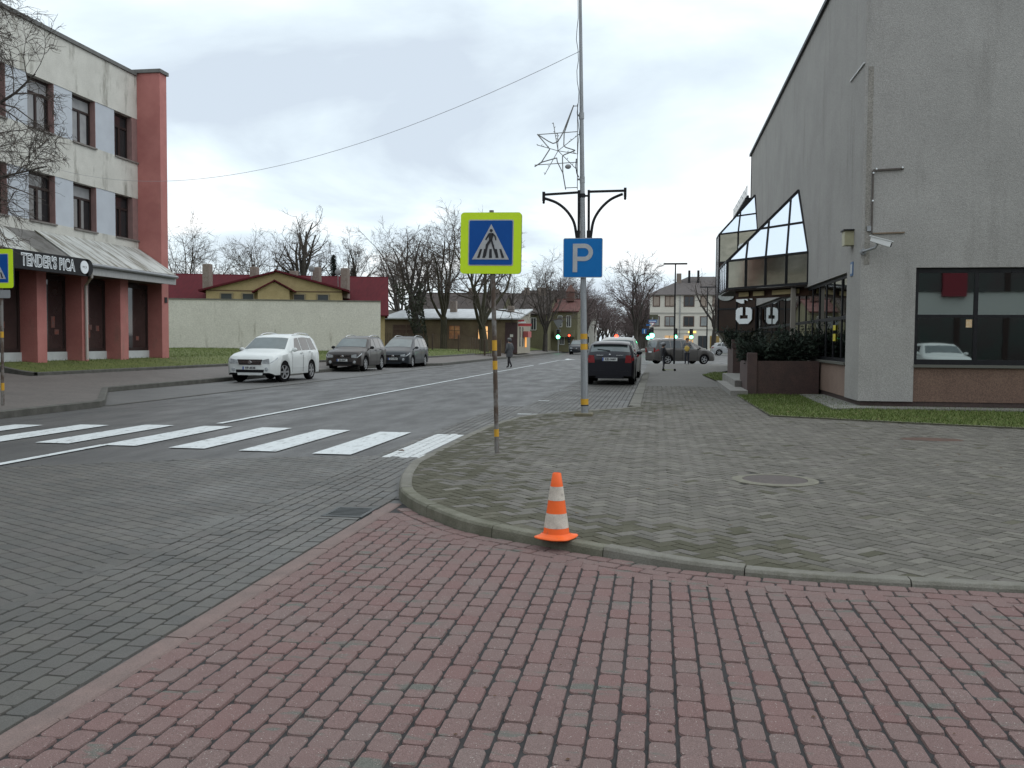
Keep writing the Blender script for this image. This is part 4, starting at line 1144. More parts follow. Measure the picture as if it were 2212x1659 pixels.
# front gable
b = MB(); f = [P(-5.2, -1.0, .8), P(5.2, -1.0, .8), P(5.2, -1.0, 5.45), P(0, -1.0, 6.82), P(-5.2, -1.0, 5.45)]
b.add(f + [q + Vv * 4.5 for q in f], [(0, 1, 2, 3, 4), (1, 6, 7, 2), (0, 4, 9, 5)])
b.build('gable_wall', YEL, t)
b = MB()
for s in (-1, 1):
    b.slab([P(s * 5.75, -1.35, 5.32), P(0, -1.35, 6.86), P(0, 4.5, 6.86), P(s * 5.75, 4.5, 5.32)], 0.14)
b.build('gable_roof', REDR, t)
MB().bar(P(-5.2, -1.02, 5.3), P(5.2, -1.02, 5.3), 0.05, 0.07).build('gable_trim', mat('dark_trim', (0.10, 0.06, 0.03), rough=0.7), t)
b = MB(); f = [P(-1.2, -1.6, .8), P(1.2, -1.6, .8), P(1.2, -1.6, 5.35), P(0, -1.6, 6.0), P(-1.2, -1.6, 5.35)]
b.add(f + [q + Vv * .6 for q in f], [(0, 1, 2, 3, 4), (1, 6, 7, 2), (0, 4, 9, 5)])
b.build('porch_wall', YEL, t)
b = MB()
for s in (-1, 1): b.slab([P(s * 1.65, -1.85, 5.2), P(0, -1.85, 6.1), P(0, -1.0, 6.1), P(s * 1.65, -1.0, 5.2)], 0.1)
b.build('porch_roof', REDR, t)
for u in (-3.65, -2.0, 1.9, 3.75):
    b = MB(); b.add([P(u - .42, -1.05, 3.7), P(u + .42, -1.05, 3.7), P(u + .42, -1.05, 5.05), P(u - .42, -1.05, 5.05)], [(0, 1, 2, 3)])
    W = b.build('window', HW, t)
    b = MB()
    for s in (-1, 1): b.bar(P(u + s * .45, -1.06, 3.7), P(u + s * .45, -1.06, 5.1), 0.09, 0.09)
    b.bar(P(u - .5, -1.06, 5.1), P(u + .5, -1.06, 5.1), 0.09, 0.1); b.build('window_frame', mat('faded_wood', (0.22, 0.18, 0.11), rough=0.8), W)
for u, v, z0, z1 in ((-5.35, 0.6, 5.3, 7.45), (-2.1, 3.5, 6.2, 7.5), (3.0, 3.2, 6.2, 7.55), (5.4, 1.2, 4.9, 7.35), (-9.9, -.4, 3.6, 5.0), (1.0, 4.6, 6.3, 7.3)):
    c = P(u, v, 0); MB().cbox((c.x - .3, c.y - .3, z0), (c.x + .3, c.y + .3, z1), 0.03).build('chimney', BRICKC, rf)
for u, v, z in ((2.6, 2.2, 7.35), (4.75, 2.2, 7.1)):
    c = P(u, v, z); b = MB()
    b.lathe([(0.0, -0.02), (0.17, 0.0), (0.27, 0.06), (0.27, 0.07), (0.15, 0.02)], (c.x, c.y, c.z), 16, 'y'); b.bar(c, c - V3(0, -0.1, 1.2), 0.05, 0.05)
    b.build('satellite_dish', mat('dish_grey', (0.20, 0.21, 0.21), rough=0.5), rf)

# low house with a pale metal roof, shop at its street end
OCH = mat('ochre_old_render', (0.19, 0.150, 0.090), (0.115, 0.082, 0.054), scale=0.5, rough=0.95, speck=0.15, spscale=10)
TINR = mat('pale_metal_roof', (0.50, 0.52, 0.53), (0.38, 0.40, 0.41), scale=0.7, rough=0.5, stretch=(4, 1, 1))
t = thing('low_house', 'low ochre house with pale metal roof and two lit windows behind the wooden fence', 'house', (-20, 90, 0.8))
x0, x1, ya, yb, ze = -29.5, -13.3, 88.0, 97.0, 3.72
b = MB(); b.add([(x0, ya, .3), (x1, ya, .3), (x1, yb, .3), (x0, yb, .3), (x0, ya, ze), (x1, ya, ze), (x1, yb, 4.6), (x0, yb, 4.6)], [(0, 1, 5, 4), (2, 3, 7, 6), (3, 0, 4, 7)])
b.build('wall', OCH, t)
b = MB(); b.add([(x1, ya, .3), (x1, yb, .3), (x1, yb, 4.75), (x1, ya, ze), ], [(0, 1, 2, 3)])
b.build('end_wall', mat('shop_end_wall', (0.30, 0.27, 0.215), (0.26, 0.235, 0.185), scale=1, rough=0.9), t)
b = MB(); b.slab([(-26.9, ya - .5, ze - .03), (x1 + .25, ya - .5, ze - .03), (x1 + .25, yb + .2, 4.9), (-26.9, yb + .2, 4.9)], 0.12)
rf = b.build('roof', TINR, t)
b = MB(); b.slab([(x0 - .3, ya - .5, ze - .04), (-26.92, ya - .5, ze - .04), (-26.92, yb, 4.8), (x0 - .3, yb, 4.8)], 0.12); b.build('old_roof', mat('old_mossy_roof', (0.07, 0.065, 0.05), (0.10, 0.09, 0.07), scale=2, rough=0.95), t)
for x, z1 in ((-24.6, 6.0), (-20.9, 5.6), (-17.3, 5.0), (-14.9, 5.1)):
    MB().cbox((x - .3, 93.5, 4.2), (x + .35, 94.2, z1), 0.03).build('chimney', BRICKC, rf)
LITW = mat('lit_window', (0.30, 0.16, 0.07), (0.55, 0.34, 0.15), scale=3, rough=0.4, emit=(1.0, 0.55, 0.22), estr=0.75, lo=0.4, hi=0.6)
LITD = mat('dim_lit_window', (0.10, 0.035, 0.025), (0.26, 0.14, 0.06), scale=2.2, rough=0.4, emit=(1.0, 0.5, 0.2), estr=0.05, lo=0.45, hi=0.6)
for (xa, xb, za, zb, m_) in ((-20.0, -18.95, 1.7, 2.95, LITD), (-17.12, -16.2, 1.68, 2.9, LITW), (-25.6, -23.0, 1.95, 3.0, mat('boarded_window', (0.055, 0.03, 0.022), (0.085, 0.05, 0.035), scale=1.5, rough=0.8))):
    f = MB(); f.box((xa - .09, ya - .06, za - .08), (xb + .09, ya + .02, za)); f.box((xa - .09, ya - .06, zb), (xb + .09, ya + .02, zb + .08)); f.box((xa - .09, ya - .06, za), (xa, ya + .02, zb)); f.box((xb, ya - .06, za), (xb + .09, ya + .02, zb)); f.box((xa, ya - .06, za + (zb - za) * .6), (xb, ya + .0, za + (zb - za) * .6 + .06)); f.box(((xa + xb) / 2 - .03, ya - .06, za), ((xa + xb) / 2 + .03, ya, zb))
    W = f.build('window', mat('window_timber', (0.12, 0.085, 0.06), rough=0.8), t)
    MB().box((xa, ya - .03, za), (xb, ya - .02, zb)).build('pane', m_, W)
D_ = MB().box((-14.5, ya - .05, .35), (-13.32, ya, 3.3)).build('door', mat('dark_red_door', (0.052, 0.026, 0.026), (0.04, 0.02, 0.02), scale=3, rough=0.7), t)
MB().box((-14.02, ya - .06, 1.9), (-13.72, ya - .05, 2.15)).build('notice', mat('paper', (0.5, 0.5, 0.44), rough=0.8), D_)
for y in (89.3, 91.2): MB().box((x1, y, 1.0), (x1 + .04, y + .5, 2.9)).build('end_window', HW, t)
SR = mat('shop_red', (0.42, 0.045, 0.05), rough=0.5)
b = MB(); b.box((x1 + .02, 88.3, 2.95), (x1 + 1.3, 88.42, 3.2)); b.bar((x1 + .02, 88.25, 3.45), (x1 + .6, 88.25, 3.5), 0.05, 0.16); b.build('red_sign', SR, t)
b = MB(); b.bar((x1 + .06, 88.22, 3.3), (x1 + .75, 88.22, 3.32), 0.04, 0.1); b.build('sign_swash', WHITEP, t)
MB().box((x1 + .04, 91.8, 1.9), (x1 + .5, 94.2, 2.5)).build('red_awning', mat('shop_awning', (0.38, 0.10, 0.09), rough=0.7), t)
MB().box((x1 + .01, 93.0, .9), (x1 + .05, 94.0, 2.4)).build('shop_window', mat('orange_lit_window', (0.5, 0.25, 0.06), rough=0.5, emit=(1.0, 0.42, 0.08), estr=0.55), t)
# wooden fence
FEN = mat('weathered_fence', (0.105, 0.076, 0.053), (0.075, 0.055, 0.041), scale=3, rough=0.95, stretch=(6, 6, 0.4), speck=0.15, spscale=20)
t = thing('wooden_fence', 'weathered brown wooden board fence beside the pavement before the low house', 'fence', (-16, 76, 0.5))
fp = [(-24.0, 71.5), (-19.1, 74.9), (-15.6, 75.8), (-13.55, 75.8), (-13.5, 79.5)]
b = MB(); pp = resample(fp, 0.14)
for (xa, ya_), (xb, yb_) in zip(pp[:-1], pp[1:]):
    z0 = float(zl(xa, ya_)) - .05; h_ = 1.42 + random.uniform(-.03, .03)
    d = V3(xb - xa, yb_ - ya_, 0); d.normalize()
    b.bar((xa + d.x * .065, ya_ + d.y * .065, z0), (xa + d.x * .065, ya_ + d.y * .065, z0 + h_), 0.125, 0.02, upv=(d.x, d.y, 0.0))
b.build('boards', FEN, t)
b = MB(); q = resample(fp, 2.2)
for x, y in q: b.box((x - .05, y + .02, float(zl(x, y)) - .1), (x + .05, y + .12, float(zl(x, y)) + 1.4))
b.build('post', FEN, t)

# old houses beyond the junction on the left
OLDG = mat('old_green_render', (0.165, 0.155, 0.088), (0.13, 0.12, 0.07), scale=0.6, rough=0.95, speck=0.1, spscale=6)
OLDR = mat('old_tile_roof', (0.042, 0.034, 0.031), (0.062, 0.048, 0.043), scale=1.5, rough=0.95)
REDT = mat('old_red_roof', (0.085, 0.028, 0.024), (0.11, 0.042, 0.034), scale=1.0, rough=0.9)
WFR = mat('white_window_frame', (0.5, 0.5, 0.47), rough=0.6)
def house(name, label, x0, x1, ya, yb, ze, zr, wall, roof, wins, chim=(), base=0.0, axis='x', ground=None):
    t = thing(name, label, 'house', ((x0 + x1) / 2, ya, base))
    b = MB(); e_ = 0.4
    if axis == 'x':
        ym = (ya + yb) / 2
        b.add([(x0, ya, base), (x1, ya, base), (x1, yb, base), (x0, yb, base), (x0, ya, ze), (x1, ya, ze), (x1, yb, ze), (x0, yb, ze), (x0, ym, zr - .12), (x1, ym, zr - .12)], [(0, 1, 5, 4), (1, 2, 6, 9, 5), (2, 3, 7, 6), (3, 0, 4, 8, 7)])
        r = MB(); k = (zr - ze) / (ym - ya)
        for yy in (ya - e_, yb + e_):
            r.slab([(x0 - e_ / 2, yy, ze - k * e_), (x1 + e_ / 2, yy, ze - k * e_), (x1 + e_ / 2, ym, zr), (x0 - e_ / 2, ym, zr)], 0.15)
    else:
        xm = (x0 + x1) / 2
        b.add([(x0, ya, base), (x1, ya, base), (x1, yb, base), (x0, yb, base), (x0, ya, ze), (x1, ya, ze), (x1, yb, ze), (x0, yb, ze), (xm, ya, zr - .12), (xm, yb, zr - .12)], [(0, 1, 5, 8, 4), (1, 2, 6, 5), (2, 3, 7, 9, 6), (3, 0, 4, 7)])
        r = MB(); k = (zr - ze) / (xm - x0)
        for xx in (x0 - e_, x1 + e_):
            r.slab([(xx, ya - e_ / 2, ze - k * e_), (xx, yb + e_ / 2, ze - k * e_), (xm, yb + e_ / 2, zr), (xm, ya - e_ / 2, zr)], 0.15)
    b.build('wall', wall, t); rf = r.build('roof', roof, t)
    for (cx, cy, z0, z1, w) in chim:
        MB().cbox((cx - w, cy - w, z0), (cx + w, cy + w, z1), 0.04).build('chimney', BRICKC if z1 < 90 else BRICKC, rf)
    for (wx, wz, ww, wh) in wins:
        W = MB().box((wx - ww / 2, ya - .03, wz), (wx + ww / 2, ya + .02, wz + wh)).build('window', HW, t)
        f = MB()
        for s in (-1, 1): f.bar((wx + s * ww / 2, ya - .05, wz), (wx + s * ww / 2, ya - .05, wz + wh), .1, .08)
        f.bar((wx, ya - .05, wz), (wx, ya - .05, wz + wh), .07, .07); f.bar((wx - ww / 2, ya - .05, wz), (wx + ww / 2, ya - .05, wz), .1, .1); f.bar((wx - ww / 2, ya - .05, wz + wh), (wx + ww / 2, ya - .05, wz + wh), .1, .1)
        f.build('window_frame', WFR, W)
    return t
t = house('corner_house', 'greenish old house with red roof and small brick turret at the far junction', -14.4, -10.8, 126, 140, 5.75, 7.5, OLDG, REDT, [(-12.0, 3.5, .55, 1.5), (-13.2, 3.5, .55, 1.5), (-12.9, 1.1, .6, 1.2)], base=0.1)
TW = MB().box((-12.85, 131, 7.2), (-11.75, 132.2, 8.6)).build('turret', mat('dark_brick', (0.105, 0.055, 0.045), rough=0.9), t)
MB().add([(-13.0, 130.9, 8.55), (-11.6, 130.9, 8.55), (-11.6, 132.3, 8.55), (-13.0, 132.3, 8.55), (-12.3, 131.6, 9.7)], [(0, 1, 4), (1, 2, 4), (2, 3, 4), (3, 0, 4)]).build('turret_roof', MATS['dark_brick'], TW)
MB().box((-13.9, 125.2, 2.1), (-11.2, 126, 3.05)).build('shop_canopy', OLDG, t)
house('old_house', 'ochre old house with broad dark tiled roof behind the bare trees', -22.5, -14.4, 122, 136, 5.3, 8.1, OLDG, OLDR, [(-20.5, 3.0, .7, 1.6), (-18.4, 3.0, .7, 1.6), (-16.3, 3.0, .7, 1.6)], [(-18.2, 129, 7.0, 9.0, .35), (-16.0, 129, 7.0, 9.0, .6)], base=0.1)
house('old_house', 'long low house with a dark mossy roof behind the low metal roofed house', -30, -18.5, 108, 120, 4.9, 7.4, OLDG, OLDR, [(-25, 2.6, .8, 1.4), (-22, 2.6, .8, 1.4)], [(-23, 114, 6.5, 8.1, .4), (-20, 114, 6.5, 8.0, .4)], base=0.6)

# white three storey corner house across the junction on the right
WH = mat('cream_white_render', (0.66, 0.63, 0.56), (0.60, 0.57, 0.505), scale=0.5, rough=0.9, speck=0.06, spscale=6)
GTILE = mat('grey_brown_tiles', (0.105, 0.092, 0.088), (0.085, 0.074, 0.072), scale=2, rough=0.9)
t = thing('white_house', 'cream white three storey house with grey hipped roof across the far junction', 'house', (5, 156, 0))
x0, x1, ya, yb, ze = -1.35, 16.5, 155.0, 168.0, 9.4
b = MB(); b.box((x0, ya, 0), (x1, yb, ze)); b.build('wall', WH, t)
b = MB(); a_, c_, d_, e_ = (x0 - .5, ya - .5, ze - .1), (x1 + .5, ya - .5, ze - .1), (x1 + .5, yb + .5, ze - .1), (x0 - .5, yb + .5, ze - .1)
r0, r1 = (5.0, 161.5, 12.7), (12.0, 161.5, 12.7)
b.add([a_, c_, d_, e_, r0, r1], [(0, 1, 5, 4), (1, 2, 5), (2, 3, 4, 5), (3, 0, 4), (0, 3, 2, 1)]); rf = b.build('roof', GTILE, t)
for cx, z1 in ((3.4, 13.1), (5.1, 13.6), (6.6, 13.6), (10.4, 13.2)):
    w_ = .4 if cx < 4 else .18
    MB().cbox((cx - w_, 159.0, 10.9), (cx + w_, 159.7, z1), .04).build('chimney', BLACKM if cx > 4 else BRICKC, rf)
b = MB()
for z in (6.2, 3.55): b.box((x0 - .06, ya - .08, z), (x1, ya, z + .22))
b.build('cornice', mat('grey_cornice', (0.40, 0.385, 0.35), rough=0.9), t)
WB = mat('brown_far_frame', (0.10, 0.055, 0.04), rough=0.7)
CU = mat('pale_curtain', (0.36, 0.30, 0.25), (0.28, 0.22, 0.18), scale=2, rough=0.7)
GW = mat('pale_grey_glass', (0.28, 0.30, 0.30), (0.2, 0.21, 0.215), scale=1.5, rough=0.3)
DW = mat('dark_far_glass', (0.04, 0.045, 0.05), rough=0.15)
for zi, (wz, wh) in enumerate(((7.45, 1.6), (4.2, 1.5))):
    for wx, ww in ((-0.3, 1.0), (1.9, 1.45), (5.0, 1.55), (7.4, 1.0), (9.6, 1.5), (12, 1.5), (14.4, 1.5)):
        f = MB(); f.box((wx - ww / 2 - .1, ya - .06, wz - .1), (wx + ww / 2 + .1, ya - .001, wz + wh + .1))
        W = f.build('window', WB, t)
        n_ = 1 if ww < 1.1 else 2
        for i in range(n_):
            w0 = wx - ww / 2 + ww * i / n_ + .05; w1 = wx - ww / 2 + ww * (i + 1) / n_ - .05
            MB().box((w0, ya - .08, wz + .05), (w1, ya - .062, wz + wh - .05)).build('pane', [CU, GW][zi] if ww < 1.52 else DW, W)
MB().box((-1.37, ya - .12, 5.25), (0.0, ya - .02, 6.05)).build('balcony_panel', mat('old_green_balcony', (0.07, 0.07, 0.045), (0.11, 0.11, 0.075), scale=2, rough=0.9), t)
for wx, m_ in ((1.9, 'w'), (5.0, 'w'), (9.2, 'o'), (7.3, 'd'), (12.5, 'w')):
    mm = {'w': mat('warm_shop_window', (0.4, 0.25, 0.1), (0.12, 0.09, 0.07), scale=1.6, rough=0.4, emit=(1.0, 0.6, 0.25), estr=0.35), 'o': mat('ochre_shutter', (0.28, 0.19, 0.06), rough=0.7), 'd': DW}[m_]
    W = MB().box((wx - .75, ya - .05, .6), (wx + .75, ya - .01, 2.6)).build('shop_window', mm, t)
    MB().bar((wx, ya - .06, .6), (wx, ya - .06, 2.6), .07, .05).build('mullion', WB, W)
MB().box((3.0, ya - .1, 3.0), (5.6, ya - .02, 3.4)).build('shop_sign', mat('cream_sign', (0.6, 0.58, 0.5), rough=0.6), t)
MB().box((4.9, ya - .14, 3.05), (6.2, ya - .1, 3.35)).build('lit_sign', mat('lit_yellow_sign', (0.7, 0.5, 0.1), rough=0.5, emit=(1.0, 0.72, 0.2), estr=0.9), t)
MB().bar((3.55, ya - .06, .2), (3.55, ya - .06, 9.3), .12, .12).build('downpipe', GALV, t)
# houses along the far street, mostly hidden by the avenue trees
for i, (x0, x1, y, h, lab) in enumerate(((-24, -14.6, 158, 7.5, 'pale house half hidden by avenue trees, nearest on the left of the far street'),
                                     (-24, -14.2, 205, 8.0, 'pale house half hidden by avenue trees, farthest on the left of the far street'),
                                     (1.5, 14, 205, 8.0, 'grey house behind avenue trees, past the white house'))):
    house('street_house', lab, x0, x1, y, y + 14, h, h + 3, mat('pale_far_render', (0.36, 0.35, 0.31), rough=0.9), OLDR, [(x0 + 2 + 2.2 * k, z, 1.0, 1.5) for k in range(4) for z in (1.2, 4.6)])

# ================================================================== TREES
BARK = mat('dark_bark', (0.032, 0.027, 0.022), (0.060, 0.052, 0.044), scale=6, rough=0.95, stretch=(3, 3, 0.6), bump=0.5, bscale=12)
TWIG = mat('winter_twigs', (0.066, 0.052, 0.043), (0.090, 0.073, 0.062), scale=2, rough=0.95)
TWIGP = mat('purplish_twigs', (0.088, 0.064, 0.062), (0.115, 0.087, 0.083), scale=2, rough=0.95)
MOSSB = mat('mossy_bark', (0.030, 0.028, 0.015), (0.05, 0.045, 0.026), scale=5, rough=0.95)
def tree(name, label, loc, H, r0, seed, style='open', low=0, bark=None, twig=None, group=None, levels=4, spread=1.0, lean=(0, 0), twig_r=0.012, fork=0.3, nl=5, cat='tree', dens=1.0, droop=0.0):
    rs = random.Random(seed)
    t = thing(name, label, cat, loc, group=group)
    tr = MB(); cr = MB()
    def vec(): return Vector((rs.gauss(0, 1), rs.gauss(0, 1), rs.gauss(0, 1)))
    def branch(p, d, L, r, lev):
        n = 5 if lev < 2 else (4 if lev == 2 else 3)
        pts = [p.copy()]; rad = [r]; dirs = [d.copy()]
        wob = (0.10, 0.16, 0.20, 0.26, 0.3, .3)[lev]
        trop = (0.12, 0.10, 0.06, 0.05, 0.02, 0)[lev] - (droop if lev >= 2 else droop * .3)
        for i in range(n):
            d = (d + vec() * wob + Vector((0, 0, trop))).normalized()
            p = p + d * (L / n)
            pts.append(p.copy()); dirs.append(d.copy())
            rad.append(max(r * (1 - 0.72 * (i + 1) / n), twig_r * 0.45))
        if lev <= 1: tr.path(pts, rad, 7 if lev == 0 else 5, cap=False)
        else: cr.path(pts, rad, 4 if lev == 2 else 3, cap=False)
        if lev >= levels: return
        nc = int(((0, 7, 6, 6, 4)[lev] + rs.randint(-1, 1)) * dens)
        for k in range(nc):
            tt = rs.uniform(0.22, 1.0) if lev > 0 else rs.uniform(.4, 1)
            x = tt * n; i = min(int(x), n - 1); fr = x - i
            q = pts[i].lerp(pts[i + 1], fr)
            dd = dirs[i + 1]
            ax = dd.cross(vec()).normalized()
            ang = rs.uniform(0.45, 1.05) * (1.0 if lev else spread)
            nd = (dd * math.cos(ang) + ax * math.sin(ang)).normalized()
            nL = L * rs.uniform(0.42, 0.68) * (1.12 - 0.45 * tt)
            nr = max(rad[i] * rs.uniform(0.38, 0.6), twig_r)
            branch(q, nd, nL, nr, lev + 1)
    base = Vector(loc)
    if style == 'excurrent':
        n = 9; pts = [base - Vector((0, 0, .3))]; d = Vector((lean[0], lean[1], 1)).normalized()
        for i in range(n):
            d = (d + Vector((rs.gauss(0, .05), rs.gauss(0, .05), .12))).normalized(); pts.append(pts[-1] + d * (H * 0.86 / n))
        rad = [r0 * (1.25 if i == 0 else (1 - 0.82 * (i / n) ** 1.1)) for i in range(n + 1)]
        tr.path(pts, rad, 9, cap=False)
        for k in range(int(24 * dens)):
            tt = rs.uniform(fork, 1.0); x = tt * n; i = min(int(x), n - 1); q = pts[i].lerp(pts[i + 1], x - i)
            a = rs.uniform(0, 2 * PI); el = rs.uniform(-0.05, 0.75) + 0.5 * tt
            nd = Vector((math.cos(a), math.sin(a), el)).normalized()
            branch(q, nd, H * rs.uniform(.20, .33) * spread * (1.25 - .55 * tt), max(rad[i] * rs.uniform(.3, .5), .05), 1)
    else:
        hf = H * fork; d = Vector((lean[0], lean[1], 1)).normalized(); n = 5
        pts = [base - Vector((0, 0, .3))]
        for i in range(n):
            d = (d + Vector((rs.gauss(0, .05), rs.gauss(0, .05), .05))).normalized(); pts.append(pts[-1] + d * ((hf + .3) / n))
        rad = [r0 * (1.3, 1.02, .95, .9, .88, .86)[i] for i in range(n + 1)]
        tr.path(pts, rad, 10, cap=False)
        for k in range(nl):
            a = 2 * PI * k / nl + rs.uniform(-.5, .5); sp = rs.uniform(.25, .75) * spread if k else .12
            nd = Vector((math.cos(a) * sp, math.sin(a) * sp, 1)).normalized()
            q = pts[-1] if k < 3 else pts[-2].lerp(pts[-1], rs.random())
            branch(q, nd, (H - hf) * rs.uniform(.72, .98) * (1 if k == 0 else .92), r0 * rs.uniform(.42, .6), 1)
        for k in range(low):
            q = pts[3].lerp(pts[5], rs.random()); a = rs.uniform(0, 2 * PI)
            branch(q, Vector((math.cos(a), math.sin(a), rs.uniform(.1, .6))).normalized(), H * rs.uniform(.2, .3), r0 * rs.uniform(.22, .34), 1)
    tr.build('trunk', bark or BARK, t, normals=False, smooth=50)
    cr.build('crown', twig or TWIG, t, normals=False)
    return t
GT = 'bare trees behind the houses on the left'
def zt(x, y): return float(zl(x, y)) if x < -12.9 and y < 130 else 0.1
for (x, y, H, r, sd_, st, sp, fk, nl_, dn, lab) in (
    (-39.6, 100, 16.4, .52, 44, 'open', .80, .48, 6, .85, 'tallest bare tree, thick straight trunk rising over the yellow house'),
    (-52.5, 96, 14.6, .26, 22, 'open', .6, .25, 4, 1.05, 'slim bare tree just right of the red building fin'),
    (-49.8, 95.5, 12.8, .22, 23, 'open', .7, .3, 4, 1.0, 'loose bare tree over the left end of the red roof'),
    (-43.4, 96, 13.4, .25, 24, 'open', 1.0, .22, 5, 1.05, 'wide bare tree over the second chimney of the red roof'),
    (-33.2, 98, 12.6, .26, 25, 'open', .8, .4, 6, 1.1, 'small bare tree over the right end of the red roof'),
    (-27.3, 95.5, 14.0, .30, 26, 'open', .75, .22, 6, 1.0, 'dense bare tree beyond the right corner of the concrete wall'),
    (-23.8, 91, 13.2, .28, 27, 'open', .6, .3, 5, .9, 'bare tree just left of the ivy trunk by the low house'),
    (-20.2, 86.4, 14.2, .34, 28, 'open', .7, .25, 6, 1.0, 'tall bare tree in front of the low house lit windows'),
    (-15.9, 84.5, 14.2, .40, 29, 'open', 1.15, .2, 6, 1.0, 'big forked bare tree behind the crossing sign'),
    (-14.0, 116, 11.5, .32, 30, 'open', .8, .2, 7, 1.0, 'bare tree in front of the red roofed corner house'),
    (-17.5, 112, 10.5, .25, 31, 'open', .8, .25, 5, .8, 'bare tree against the broad dark roof'),
    (-46.5, 112, 11.5, .25, 32, 'open', .9, .25, 5, .8, 'faint bare tree farther back over the red roof'),
    (-41.0, 90, 9.8, .2, 35, 'open', 1.0, .25, 5, .8, 'low bare tree left of the tallest trunk'),
    (-30.0, 108, 11.8, .25, 33, 'open', .9, .25, 5, .8, 'faint bare tree behind the dense one by the concrete wall'),
    (6.9, 118, 10.6, .34, 34, 'open', 1.0, .3, 5, .75, 'bare tree before the white house on the right')):
    tree('bare_tree', lab, (x, y, zt(x, y)), H * (.86 if sd_ in (26, 27, 28, 29) else .93), r, sd_, style=st, spread=sp, fork=fk, nl=nl_, dens=dn, group=GT if x < 0 else None, low=9 if sd_ == 44 else 0,
         bark=MOSSB if sd_ in (28, 29) else None, twig_r=0.014)
# leaning trunk clad in ivy
t = tree('ivy_tree', 'leaning tree with its trunk clad in dark ivy before the low house', (-21.9, 85.5, zt(-21.9, 85.5)), 11.5, .33, 41, fork=.42, lean=(-.28, 0), nl=4, dens=.8, spread=.7, twig_r=.014)
rs = np.random.default_rng(5); V = []; Fc = []
for k in range(1500):
    h = rs.uniform(0.2, 6.2); w = .45 + .10 * h + (.5 if h > 4.2 else 0) * rs.random(); a = rs.uniform(0, 2 * PI)
    c = np.array([-21.9 - .25 * h + w * math.cos(a), 85.5 + w * math.sin(a), zt(-21.9, 85.5) + h])
    u = rs.normal(0, 1, 3); u /= np.linalg.norm(u); v = np.cross(u, rs.normal(0, 1, 3)); v /= np.linalg.norm(v); s = rs.uniform(.06, .13)
    o = len(V); V += [c - u * s, c + v * s, c + u * s, c - v * s]; Fc.append((o, o + 1, o + 2, o + 3))
MB().add(V, Fc).build('ivy', mat('ivy_leaves', (0.026, 0.032, 0.018), (0.045, 0.052, 0.030), scale=3, rough=0.8), t, normals=False)
# conifers behind the roof
CON = mat('spruce_needles', (0.010, 0.017, 0.013), (0.024, 0.034, 0.026), scale=2, rough=0.9)
def conifer(label, loc, H, R0, seed):
    rs = np.random.default_rng(seed); t = thing('conifer', label, 'tree', loc, group='dark conifers behind the red roof')
    MB().path([loc, (loc[0], loc[1], loc[2] + H)], [.16, .03], 7).build('trunk', BARK, t, normals=False)
    V = []; Fc = []
    for k in range(2600):
        h = rs.uniform(.08, 1.0) ** .9; rr = R0 * (1 - h) * rs.uniform(.1, 1.1) + .05; a = rs.uniform(0, 2 * PI)
        c = np.array([loc[0] + rr * math.cos(a), loc[1] + rr * math.sin(a), loc[2] + H * h - rr * .35])
        d = np.array([math.cos(a), math.sin(a), -.4]) + rs.normal(0, .25, 3); d /= np.linalg.norm(d); s = np.cross(d, [0, 0, 1.]); s /= np.linalg.norm(s); l = rs.uniform(.25, .5); w = rs.uniform(.04, .09)
        o = len(V); V += [c - s * w, c + s * w, c + d * l + s * w * .3, c + d * l - s * w * .3]; Fc.append((o, o + 1, o + 2, o + 3))
    MB().add(V, Fc).build('crown', CON, t, normals=False)
conifer('pointed dark conifer right of the tallest bare trunk', (-34.6, 96, .9), 9.8, 1.5, 1)
conifer('smaller rounder dark conifer beside the pointed one', (-33.4, 99, .9), 8.6, 1.9, 2)
# avenue trees along the far street: four trees built, the rest copies
GA = 'avenue trees along the far street'
protos = []
for i in range(4):
    protos.append(tree('avenue_tree', 'placeholder', (0, 0, 0), 12.5, .36, 60 + i, twig=TWIGP, fork=.22, nl=6, spread=.62, dens=1.05, twig_r=.02))
av = []
for k in range(10):
    av.append((-14.6 + .3 * random.uniform(-1, 1), 142 + 17 * k, 'L', k)); 
for k in range(9):
    av.append((-3.4 + .4 * random.uniform(-1, 1), 172 + 17 * k, 'R', k))
av.insert(0, (-3.2, 140, 'N', 0))
for k, (x, y) in enumerate(((-11.5, 338), (-9.3, 346), (-7.4, 352), (-5.4, 345), (-3.6, 335), (-8.4, 372), (-6.2, 380), (-10.4, 365))): av.append((x, y, 'E', k))
for i, (x, y, s, k) in enumerate(av):
    ordn = ('first', 'second', 'third', 'fourth', 'fifth', 'sixth', 'seventh', 'eighth', 'ninth', 'tenth')[k]
    side = {'L': 'left', 'R': 'right', 'N': 'right', 'E': 'end'}[s]
    lab = ('largest avenue tree, just left of the white house' if s == 'N' else 'hazy far tree closing the view at the end of the street' if s == 'E' else f'purplish bare avenue tree, {ordn} along the {side} side of the far street')
    sc = {'L': .98, 'R': .9, 'N': 1.12, 'E': .95}[s] * random.uniform(.95, 1.05)
    if i < 4:
        o = protos[i]; o.location = (x, y, .05); o.rotation_euler = (0, 0, i * 1.3); o.scale = (sc, sc, sc); o['label'] = lab; o['group'] = GA
    else:
        dup(protos[i % 4], (x, y, .05), random.uniform(0, 6), sc, lab, GA)
